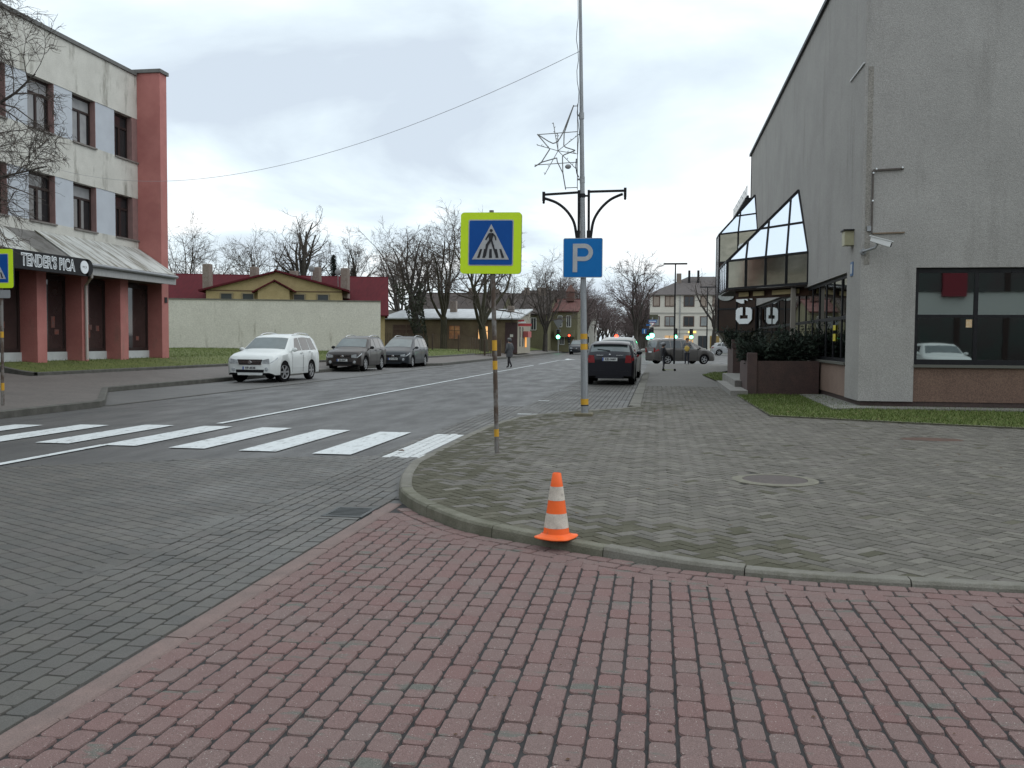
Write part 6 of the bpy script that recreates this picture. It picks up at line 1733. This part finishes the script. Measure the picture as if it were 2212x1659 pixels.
    for side in (-1, 1):
        for (q0, q1) in S['side']:
            sl = S.get('slant', {}).get((q0, q1))
            mb = MB(); patch(mb, (lambda s, a=q0, d=(sl[0] if sl else 0): Y(a) + d * s), (lambda s, a=q1, d=(sl[1] if sl else 0): Y(a) + d * s), 7.12, 7.93, side, .006)
            mb.build('side_window', S.get('glass', CGLASS), t, smooth=60, local=True, normals=False)
        for (q0, q1) in S['doors']:
            mb = MB(); patch(mb, Y(q0), Y(q1), 4.6, 6.95, side, .005, 6, 4)
            D = mb.build('door', PM, t, smooth=60, local=True, normals=False)
            p = surf(Y(q0) + .16, 6.55, side, .02)
            MB().bar(p - V3(0, .08, 0), p + V3(0, .08, 0), .03, .03).build('door_handle', S.get('handle', PM), D, local=True)
            mb = MB()
            for q in (q0, q1):
                patch(mb, Y(q) - .006, Y(q) + .006, 4.1, 6.99, side, .0065, 1, 5)
            mb.build('door_seam', PLAST, D, local=True, normals=False)
        # mirror
        p = surf(Y(S['mirror']), 7.2, side, .0)
        mb = MB(); mb.ell(tuple(p + V3(side * .13, -.0, .06)), (.11, .055, .075), 10, 6); mb.bar(p, p + V3(side * .1, 0, .04), .05, .04)
        M_ = mb.build('wing_mirror', S.get('mirror_m', PM), t, smooth=60, local=True)
        if S.get('rails'):
            mb = MB(); ya, yb = Y(S['rails'][0]), Y(S['rails'][1]); pts = []
            for i in range(9):
                q = i / 8; p = surf(ya + (yb - ya) * q, 9.05, side, 0); pts.append(p + V3(0, 0, .065 * min(1, min(q, 1 - q) * 6)))
            mb.path(pts, .02, 6); mb.build('roof_rail', CHROME, t, smooth=60, local=True)
        # lamps
        if S.get('head', True):
            mb = MB(); h0, h1 = S['hz']
            hu0, hu1 = S.get('hu', (6.25, 6.95))
            patch(mb, Y(S.get('hy', .925)), L / 2 - .012, hu0, hu1, side, .006, 6, 3)
            xw = float(wl(L / 2)); yF = L / 2 + .006
            mb.add([(side * xw * .99, yF, h0), (side * xw * S.get('hin', .62), yF, h0 + .015), (side * xw * S.get('hin', .62), yF, h1 - .05), (side * xw * .97, yF, h1)], [(0, 1, 2, 3)])
            mb.build('headlight', HEADL, t, local=True, normals=False)
            mb = MB(); mb.lathe([(0, .012), (.06, .01), (.07, .0)], (side * xw * .83, L / 2 + .003, S.get('fog', .46)), 12, 'y'); mb.build('fog_lamp', HEADL, t, local=True)
        mb = MB(); z0, z1 = S['tz']; xw = float(wl(-L / 2)); ti = S.get('tin', .72)
        k = 5
        zz = np.linspace(z0, z1, k + 1)
        yb_ = -L / 2 - .007
        u0, u1 = S.get('tu', (5.9, 7.0))
        patch(mb, -L / 2 + .008, Y(S.get('tyy', .05)), u0, u1, side, .007, 5, 3)
        mb.add([(side * xw * .995, yb_, z0), (side * xw * ti, yb_, z0), (side * xw * (ti + .03), yb_, z1), (side * xw * .985, yb_, z1)], [(0, 1, 2, 3)])
        mb.build('tail_light', TAIL, t, local=True, normals=False)
    # wheels
    for w in wy:
        for side in (-1, 1):
            xo = side * (W / 2 - .035); steer = S.get('steer', 0) if w > 0 else 0
            def place(mb):
                c, s_ = math.cos(steer), math.sin(steer)
                mb.v = [(xo + (x * c - y * s_), w + (x * s_ + y * c), z) for x, y, z in mb.v]; return mb
            mb = MB(); a = -side
            mb.lathe([(wr * .69, a * .03), (wr * .72, a * .006), (wr - .04, a * .0), (wr - .01, a * .02), (wr, a * .06), (wr, a * .17), (wr - .02, a * .21), (.2, a * .22)], (0, 0, wr), 28, 'x'); mb.f = mb.f[:-2]; mb.m = mb.m[:-2]
            wh = place(mb).build('wheel', TYRE, t, smooth=40, local=True)
            mb = MB(); rr_ = wr * .70
            mb.lathe([(rr_, a * .03), (rr_ - .012, a * .004), (rr_ - .03, a * .015), (rr_ - .035, a * .09)], (0, 0, wr), 24, 'x'); mb.f = mb.f[:-2]; mb.m = mb.m[:-2]
            mb.lathe([(0, a * .012), (.055, a * .014), (.06, a * .05)], (0, 0, wr), 12, 'x')
            ns = S.get('spokes', 5)
            for k in range(ns):
                th = 2 * PI * k / ns; mb.bar((a * .022, .05 * math.cos(th), wr + .05 * math.sin(th)), (a * .02, (rr_ - .02) * math.cos(th), wr + (rr_ - .02) * math.sin(th)), .06, .02, upv=(1, 0, 0))
            place(mb).build('rim', ALLOY, wh, smooth=40, local=True)
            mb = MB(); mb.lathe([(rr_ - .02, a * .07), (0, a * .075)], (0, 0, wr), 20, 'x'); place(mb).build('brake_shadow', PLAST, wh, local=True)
    # front face
    yF = L / 2 + .004; xw = float(wl(L / 2))
    if S.get('grille'):
        g0, g1, gw = S['grille']
        mb = MB(); mb.add([(-gw * .85, yF, g0), (gw * .85, yF, g0), (gw, yF, g1), (-gw, yF, g1)], [(0, 1, 2, 3)]); G_ = mb.build('grille', PLAST, t, local=True, normals=False)
        mb = MB()
        for k in range(S.get('gbars', 3)):
            z = g0 + (g1 - g0) * (k + .5) / S.get('gbars', 3); mb.bar((-gw * .93, yF + .008, z), (gw * .93, yF + .008, z), .022, .014)
        mb.build('grille_bar', CHROME, G_, local=True)
        mb = MB(); mb.ell((0, yF + .014, (g0 + g1) / 2), (.075, .012, .055), 14, 6); mb.build('emblem', CHROME, G_, local=True)
        mb = MB(); i0, i1, iw = S['intake']; mb.add([(-iw, yF, i0), (iw, yF, i0), (iw * 1.03, yF, i1), (-iw * 1.03, yF, i1)], [(0, 1, 2, 3)]); mb.build('air_intake', PLAST, t, local=True, normals=False)
    def numplate(z, yy, txt, fr):
        s = 1 if fr else -1
        c = V3(0, yy, z); X = V3(-s, 0, 0)
        mb = MB(); mb.bar(c + V3(-.26, 0, 0), c + V3(.26, 0, 0), .012, .115, upv=(0, 0, 1)); pl = mb.build('number_plate', PLATEW, t, local=True)
        mb = MB(); e_ = c + X * (-.235) + V3(0, s * .008, 0); mb.bar(e_ - X * .022, e_ + X * .022, .006, .105, upv=(0, 0, 1)); mb.build('plate_strip', PLATEB, pl, local=True)
        if txt:
            mb = MB(); put_text(mb, txt, .105, c + V3(0, s * .0075, 0) + X * .02, X, V3(0, 0, 1), extrude=.002, offset=.003); mb.build('plate_text', INK, pl, local=True)
    if S.get('plate_f'): numplate(S['pzf'], L / 2 + .016, S['plate_f'], True)
    numplate(S['pzr'], -L / 2 - .014, S.get('plate_r', ''), False)
    # rear details
    mb = MB(); patch(mb, -L / 2 + .004, -L / 2 + .3, 4.0, 4.5, 1, .004); 
    MB().bar((-W * .36, -L / 2 - .012, zb0 + .18), (W * .36, -L / 2 - .012, zb0 + .18), .03, .16).build('rear_bumper', S.get('bump_m', PM), t, local=True)
    if S.get('wiper'):
        yy = Y(S['rw'][0]); p = surf(yy, n - 1, 1, .03); q = surf(yy + .06, 9.9, -1, .03)
        MB().bar(p, q, .02, .02).build('rear_wiper', PLAST, RW, local=True)
        MB().bar((-xw * .62, -L / 2 - .012, S['tz'][1] + .0), (-xw * .3, -L / 2 - .012, S['tz'][1] + .0), .015, .018).build('badge', CHROME, t, local=True)
        MB().bar((xw * .62, -L / 2 - .012, S['tz'][1] + .0), (xw * .3, -L / 2 - .012, S['tz'][1] + .0), .015, .018).build('badge', CHROME, t, local=True)
        MB().ell((0, -L / 2 - .012, S['tz'][1] + .02), (.035, .01, .03), 10, 6).build('emblem', CHROME, t, local=True)
    if S.get('spoiler'):
        yy = Y(S['rw'][1]); v0 = [surf(yy, u, s_, .012) for s_, u in ((-1, 9.2), (-1, 10.2), (1, 10.9), (1, 10.2), (1, 9.2))]
        mb = MB(); mb.path([p + V3(0, -.05, .0) for p in v0], .035, 6); mb.build('spoiler', PM, t, local=True, smooth=60)
    return t
SUV = dict(L=4.46, W=1.84, H=1.70, ro=.98, fo=.93, wr=.36, clear=.27,
           top=[(0, .88), (.012, 1.06), (.03, 1.24), (.072, 1.59), (.12, 1.665), (.33, 1.70), (.5, 1.66), (.575, 1.585), (.735, 1.14), (.77, 1.10), (.9, 1.02), (.965, .93), (.99, .82), (1, .70)],
           belt=[(0, .85), (.03, 1.06), (.1, 1.07), (.6, 1.03), (.74, 1.02), (.88, .96), (.97, .82), (1, .66)],
           ws=(.585, .725), rw=(.032, .07), side=[(.10, .235), (.25, .42), (.435, .60)], slant={(.10, .235): (.18, .02), (.435, .60): (0, -.40)},
           doors=[(.24, .425), (.43, .655)], mirror=.655, rails=(.12, .50), hz=(.66, .84), tz=(.85, 1.15), grille=(.62, .81, .46), gbars=4, intake=(.36, .46, .5),
           pzf=.515, pzr=.8)
w1 = dict(SUV, paint=paint('white_car_paint', (0.66, 0.69, 0.68)), plate_f='HP-4538', steer=R(-14), fog=.47, spokes=6)
car('parked_car', 'white SUV with roof rails parked nearest on the left, front wheels turned', (-13.86, 32.32, .0), PI, w1, 'cars parked in the left bay')
w2 = dict(SUV, L=4.43, W=1.81, H=1.69, ro=.93, fo=.90, paint=paint('brown_car_paint', (0.034, 0.028, 0.026)), plate_f='JB-4067', spokes=8, clad=1, handle=PLAST,
          grille=(.66, .80, .5), gbars=2, hz=(.66, .84), intake=(.34, .47, .48), pzf=.55, mirror_m=PLAST)
car('parked_car', 'dark brown SUV parked between the white SUV and the dark minivan', (-14.68, 44.1, .0), PI, w2, 'cars parked in the left bay')
MPV = dict(L=4.64, W=1.82, H=1.73, ro=.90, fo=.92, wr=.33, clear=.22, nose=.18,
           top=[(0, .92), (.012, 1.08), (.025, 1.25), (.055, 1.60), (.10, 1.69), (.35, 1.73), (.52, 1.69), (.60, 1.58), (.80, 1.12), (.86, 1.03), (.93, .93), (.975, .83), (1, .66)],
           belt=[(0, .9), (.03, 1.05), (.4, 1.02), (.8, .98), (.9, .90), (.97, .76), (1, .62)],
           ws=(.61, .795), rw=(.02, .052), side=[(.06, .24), (.255, .42), (.435, .72)], slant={(.435, .72): (0, -.62)}, doors=[(.235, .425), (.43, .68)], mirror=.71,
           hz=(.62, .77), tz=(.86, 1.12), grille=(.58, .70, .42), gbars=1, intake=(.34, .42, .5), pzf=.49, pzr=.84, rails=(.1, .5))
w3 = dict(MPV, paint=paint('slate_car_paint', (0.018, 0.022, 0.027)), plate_f='GN-5320', spokes=7)
car('parked_car', 'dark slate minivan parked farthest of the three cars in the left bay', (-14.28, 51.3, .0), PI, w3, 'cars parked in the left bay')
HB = dict(L=4.41, W=1.75, H=1.53, ro=.85, fo=.92, wr=.34, clear=.24, nose=.10,
          top=[(0, .92), (.01, 1.04), (.03, 1.13), (.10, 1.42), (.14, 1.475), (.35, 1.53), (.52, 1.51), (.58, 1.45), (.70, 1.10), (.74, 1.06), (.92, .98), (.975, .85), (1, .68)],
          belt=[(0, .9), (.03, 1.0), (.1, 1.04), (.6, .99), (.75, .96), (.9, .90), (1, .62)],
          ws=(.59, .69), rw=(.036, .092), side=[(.13, .24), (.255, .41), (.425, .58)], slant={(.13, .24): (.2, 0), (.425, .58): (0, -.36)}, doors=[(.24, .415), (.42, .64)], mirror=.62,
          hz=(.66, .82), tz=(.78, 1.04), tin=.70, grille=(.6, .78, .45), intake=(.3, .42, .5), pzf=.5, pzr=.90, plate_r='KE-1660', wiper=1, spoiler=1)
w4 = dict(HB, paint=paint('midnight_car_paint', (0.006, 0.006, 0.012)), spokes=5)
car('parked_car', 'dark blue hatchback seen from behind in the right parking bay, behind the lamp post', (-1.62, 34.25, .0), 0, w4)
w5 = dict(SUV, paint=paint('pale_car_paint', (0.50, 0.50, 0.48)), plate_r='', tz=(.9, 1.2))
car('parked_car', 'pale car with roof rails parked just ahead of the dark hatchback', (-1.62, 40.6, .0), 0, w5)
w6 = dict(MPV, paint=paint('grey_car_paint', (0.075, 0.070, 0.066)), plate_r='', wiper=1, rw=(.018, .052), tz=(.82, 1.1))
car('parked_car', 'grey minivan standing side on across the end of the pavement', (1.55, 65.3, .0), R(-62), w6)
w7 = dict(SUV, paint=MATS['slate_car_paint'], plate_f='', grille=(.62, .81, .46))
car('driving_car', 'dark car on the road, partly hidden behind the lamp post', (-9.35, 110.0, .0), PI, w7)
w8 = dict(HB, paint=MATS['white_car_paint'])
w9 = dict(HB, paint=paint('silver_car_paint', (0.34, 0.35, 0.36)))
car('parked_car', 'silver car far off on the right, before the white house', (8.5, 112, .0), R(-90), w9)
car('parked_car', 'white hatchback mirrored at the bottom of the front window of the grey building', (11.7, .6, .0), 0, dict(w8))

# ================================================================== PEOPLE
SKIN = mat('skin', (0.42, 0.26, 0.19), rough=0.6)
HAIR = mat('brown_hair', (0.045, 0.028, 0.018), rough=0.8)
def person(label, loc, rz, h, pose, outfit, group=None):
    """pose: joint offsets in units of height, x = right, y = forward; one skinned surface, coloured by region"""
    t = thing('person', label, 'person', loc, rz, group)
    P_ = {'pelvis': (0, 0, .52), 'waist': (0, 0, .60), 'chest': (0, .0, .72), 'neck': (0, 0, .825), 'headb': (0, .012, .875), 'head': (0, .012, .93), 'crown': (0, .0, .975)}
    for s, k in ((1, 'R'), (-1, 'L')):
        P_['hip' + k] = (.05 * s, 0, .50); P_['knee' + k] = (.055 * s, .01, .27); P_['ank' + k] = (.055 * s, -.01, .045); P_['toe' + k] = (.06 * s, .085, .018)
        P_['sh' + k] = (.105 * s, 0, .80); P_['elb' + k] = (.135 * s, -.01, .64); P_['wri' + k] = (.14 * s, .03, .50); P_['palm' + k] = (.14 * s, .045, .462)
    P_.update(pose)
    rad = dict(pelvis=.078, waist=.072, chest=.085, neck=.034, headb=.045, head=.058, crown=.036, hip=.058, knee=.038, ank=.028, toe=.024, sh=.042, elb=.031, wri=.022, palm=.022)
    fat = outfit.get('fat', {})
    chains = [('pelvis', 'waist'), ('waist', 'chest'), ('chest', 'neck'), ('neck', 'headb'), ('headb', 'head'), ('head', 'crown')]
    for k in 'RL': chains += [('pelvis', 'hip' + k), ('hip' + k, 'knee' + k), ('knee' + k, 'ank' + k), ('ank' + k, 'toe' + k), ('chest', 'sh' + k), ('sh' + k, 'elb' + k), ('elb' + k, 'wri' + k), ('wri' + k, 'palm' + k)]
    names = list(P_)
    V = [Vector(P_[q]) * h for q in names]; E = [(names.index(a), names.index(b)) for a, b in chains]
    Rr = [h * (rad.get(q, rad.get(q[:-1], .03)) + fat.get(q, fat.get(q[:-1], 0))) for q in names]
    region = {q: ('head' if q in ('headb', 'head', 'crown') else 'hand' if q[:-1] == 'palm' else 'shoe' if q[:-1] in ('toe',) else 'leg' if q[:-1] in ('hip', 'knee', 'ank') or q == 'pelvis' else 'top') for q in names}
    for k, s in (('R', 1), ('L', -1)):      # five unequal fingers from each palm
        w = Vector(P_['wri' + k]) * h; p = Vector(P_['palm' + k]) * h; d = (p - w).normalized(); a = d.cross(Vector((0, 1, .2))).normalized(); c = d.cross(a)
        for fi, (sp, ln) in enumerate(((-.017, .062), (-.006, .072), (.006, .068), (.017, .054))):
            q0 = p + a * sp * h * .55; q1 = p + a * sp * h * .6 + d * ln * .5 * h * .62; q2 = q1 + (d * .8 + c * -.4 * s).normalized() * ln * .4 * h * .6
            i0 = len(V); V += [q1, q2]; Rr += [.0058 * h, .0048 * h]; E += [(names.index('palm' + k), i0), (i0, i0 + 1)]
        th = p - d * .018 * h; i0 = len(V); V += [th + (a * -.9 + d * .6).normalized() * .026 * h, th + (a * -.7 + d * .9).normalized() * .042 * h]; Rr += [.0068 * h, .0055 * h]; E += [(names.index('palm' + k), i0), (i0, i0 + 1)]
    me = bpy.data.meshes.new('body'); me.from_pydata([tuple(v) for v in V], E, [])
    o = bpy.data.objects.new('body_source', me); COL.objects.link(o)
    sk = o.modifiers.new('skin', 'SKIN'); sk.use_smooth_shade = True
    for i, dta in enumerate(me.skin_vertices[0].data):
        dta.radius = (Rr[i], Rr[i]); dta.use_root = (i == 0)
    sb = o.modifiers.new('sub', 'SUBSURF'); sb.levels = 2; sb.render_levels = 2
    dg = bpy.context.evaluated_depsgraph_get(); dg.update()
    m2 = bpy.data.meshes.new_from_object(o.evaluated_get(dg)); bpy.data.objects.remove(o)
    m2.name = 'body'
    # nose and ears drawn out of the head surface
    hc = Vector(P_['head']) * h
    fd = outfit.get('face', Vector((0, 1, 0)))
    for v in m2.vertices:
        r = v.co - hc
        if r.length < .075 * h and r.dot(fd) > .04 * h and abs(r.z + .006 * h) < .014 * h and abs(r.dot(fd.cross(Vector((0, 0, 1))))) < .012 * h: v.co += fd * .014 * h
    ms = [SKIN, outfit['top'], outfit['leg'], outfit['shoe']]
    for q in ms: m2.materials.append(q)
    key = {'head': 0, 'hand': 0, 'top': 1, 'leg': 2, 'shoe': 3}
    if outfit.get('gloves'): key['hand'] = 3
    pts = [(Vector(P_[q]) * h, region[q]) for q in names]; segs = [((Vector(P_[a]) * h), (Vector(P_[b]) * h), region[b] if region[b] != 'top' or region[a] != 'leg' else 'top') for a, b in chains]
    for p in m2.polygons:
        c = p.center; best = (9, 'top')
        for a, b_, rg_ in segs:
            d = b_ - a; k = max(0, min(1, (c - a).dot(d) / max(d.dot(d), 1e-9))); dist = (c - a - d * k).length
            if dist < best[0]: best = (dist, rg_)
        p.material_index = key[best[1]]; p.use_smooth = True
    bo = bpy.data.objects.new('body', m2); COL.objects.link(bo); bo.parent = t; WM[bo.name] = WM[t.name]
    b = MB()
    side = fd.cross(Vector((0, 0, 1)))
    for s in (-1, 1): b.ell(tuple(hc + fd * .056 * h + side * .02 * h * s + V3(0, 0, .006 * h)), (.006 * h,) * 3, 8, 6)
    b.build('eyes', INK, t, local=True)
    b = MB(); b.bar(hc + fd * .056 * h + side * .015 * h - V3(0, 0, .03 * h), hc + fd * .056 * h - side * .015 * h - V3(0, 0, .03 * h), .006 * h, .005 * h); b.build('mouth', mat('lips', (0.28, 0.10, 0.09), rough=0.6), t, local=True)
    def shell(name, prof, m, n=20, c=(0, 0), sx=1.0, sy=.78):    # clothing as a lofted tube round the body
        mb = MB(); v = []
        for r, z, ox, oy in prof:
            for k in range(n):
                a = 2 * PI * k / n; rip = 1 + .03 * math.sin(5 * a + z * 30)
                v.append((ox * h + r * h * sx * math.cos(a) * rip, oy * h + r * h * sy * math.sin(a) * rip, z * h))
        f = [(i * n + k, i * n + (k + 1) % n, (i + 1) * n + (k + 1) % n, (i + 1) * n + k) for i in range(len(prof) - 1) for k in range(n)]
        mb.add(v, f); return mb.build(name, m, t, smooth=60, local=True, normals=False)
    for args in outfit.get('shells', ()): shell(*args)
    for nm, m, dc, r in outfit.get('balls', ()):
        b = MB(); b.ell(tuple(hc + Vector(dc) * h), tuple(q * h for q in r), 16, 10); b.build(nm, m, t, smooth=60, local=True)
    return t
COAT = mat('grey_puffer', (0.085, 0.088, 0.094), (0.055, 0.057, 0.062), scale=9, rough=0.75, stretch=(.4, .4, 3))
DARKC = mat('dark_clothes', (0.018, 0.018, 0.022), (0.028, 0.028, 0.032), scale=8, rough=0.85)
NAVY = mat('navy_trousers', (0.016, 0.018, 0.03), rough=0.85)
FUR = mat('grey_fur', (0.22, 0.22, 0.21), (0.10, 0.10, 0.098), scale=26, rough=0.95)
GHOOD = mat('grey_hoodie', (0.16, 0.16, 0.165), (0.12, 0.12, 0.125), scale=6, rough=0.85)
YEL2 = mat('yellow_top', (0.60, 0.43, 0.10), (0.50, 0.35, 0.08), scale=6, rough=0.8)
HELM = mat('helmet_grey', (0.28, 0.29, 0.30), (0.10, 0.10, 0.11), scale=7, rough=0.4)
PINKJ = mat('pink_jacket', (0.62, 0.12, 0.18), (0.52, 0.10, 0.15), scale=6, rough=0.75)
person('person in a long grey hooded coat and dark boots walking across the road', (-8.17, 51.1, .006), R(62), 1.66,
       dict(kneeR=(.05, .075, .275), ankR=(.055, .085, .05), toeR=(.055, .17, .02), kneeL=(-.05, -.02, .27), ankL=(-.055, -.135, .075), toeL=(-.055, -.075, .018),
            elbR=(.14, -.05, .65), wriR=(.12, .02, .52), palmR=(.12, .035, .485), elbL=(-.14, .0, .64), wriL=(-.12, .07, .53), palmL=(-.12, .09, .50)),
       dict(top=COAT, leg=DARKC, shoe=INK, gloves=1, fat=dict(sh=.012, elb=.014, wri=.012, chest=.01, waist=.01),
            shells=[('long_coat', [(.125, .37, 0, 0), (.132, .42, 0, 0), (.128, .50, 0, 0), (.118, .60, 0, 0), (.124, .70, 0, 0), (.118, .78, 0, 0), (.075, .835, 0, 0)], COAT)],
            balls=[('hood', COAT, (0, -.014, .006), (.072, .07, .078)), ('fur_trim', FUR, (0, -.004, .045), (.075, .066, .04))]))
person('child in dark clothes and a grey helmet standing with a scooter', (.27, 45.6, .105), R(-70), 1.36,
       dict(elbR=(.13, .06, .66), wriR=(.09, .15, .60), palmR=(.075, .18, .595), elbL=(-.13, .06, .66), wriL=(-.09, .15, .60), palmL=(-.075, .18, .595), kneeL=(-.055, .05, .27), ankL=(-.055, .03, .05), toeL=(-.055, .12, .02)),
       dict(top=DARKC, leg=NAVY, shoe=INK, gloves=1, fat=dict(sh=.014, elb=.014, chest=.014, waist=.014),
            shells=[('jacket', [(.10, .47, 0, 0), (.108, .55, 0, 0), (.105, .65, 0, 0), (.112, .75, 0, 0), (.07, .83, 0, 0)], DARKC)],
            balls=[('helmet', HELM, (0, -.008, .028), (.085, .10, .072)), ('hair', HAIR, (0, -.02, -.01), (.062, .055, .06))]))
t = thing('kick_scooter', 'small greenish kick scooter on the pavement beside the child in the helmet', 'scooter', (.62, 45.5, .1))
SCO = mat('scooter_green', (0.20, 0.23, 0.06), rough=0.5)
b = MB(); b.cbox((.32, 45.44, .155), (.78, 45.56, .18), .008); b.build('deck', SCO, t)
b = MB(); b.path([(.36, 45.5, .17), (.28, 45.5, .35), (.24, 45.5, .80)], .018, 8); b.bar((.24, 45.34, .80), (.24, 45.66, .80), .03, .03); b.build('handlebar', mat('scooter_steel', (0.3, 0.3, 0.3), rough=.4, metal=.7), t)
for x in (.29, .84):
    MB().lathe([(.0, -.015), (.06, -.015), (.06, .015), (0, .015)], (x, 45.5, .165), 18, 'y').build('wheel', TYRE, t)
person('person in grey hoodie holding a yellow garment before the grey minivan', (1.86, 60.0, .105), R(175), 1.68,
       dict(elbR=(.145, .03, .65), wriR=(.05, .11, .665), palmR=(.015, .125, .67), elbL=(-.145, .03, .65), wriL=(-.05, .115, .68), palmL=(-.015, .13, .68), kneeR=(.055, .03, .27), ankR=(.06, .02, .05), toeR=(.065, .1, .02)),
       dict(top=GHOOD, leg=NAVY, shoe=INK, fat=dict(sh=.016, elb=.014, chest=.014, waist=.012),
            shells=[('hoodie', [(.105, .44, 0, 0), (.112, .5, 0, 0), (.108, .6, 0, 0), (.118, .72, 0, 0), (.075, .83, 0, 0)], GHOOD)],
            balls=[('hair', HAIR, (0, -.014, .014), (.066, .064, .06)), ('yellow_garment', YEL2, (0, .11, -.33), (.095, .03, .11))]))
person('child in a pink jacket between the brown SUV and the dark minivan', (-14.98, 49.0, .02), R(200), 1.42,
       {}, dict(top=PINKJ, leg=NAVY, shoe=INK, fat=dict(sh=.014, elb=.016, chest=.014, waist=.014),
                shells=[('jacket', [(.11, .45, 0, 0), (.115, .55, 0, 0), (.11, .65, 0, 0), (.118, .75, 0, 0), (.07, .83, 0, 0)], PINKJ)],
                balls=[('hat', mat('pale_pink_hat', (0.55, 0.35, 0.34), rough=0.9), (0, -.01, .022), (.066, .066, .055))]))
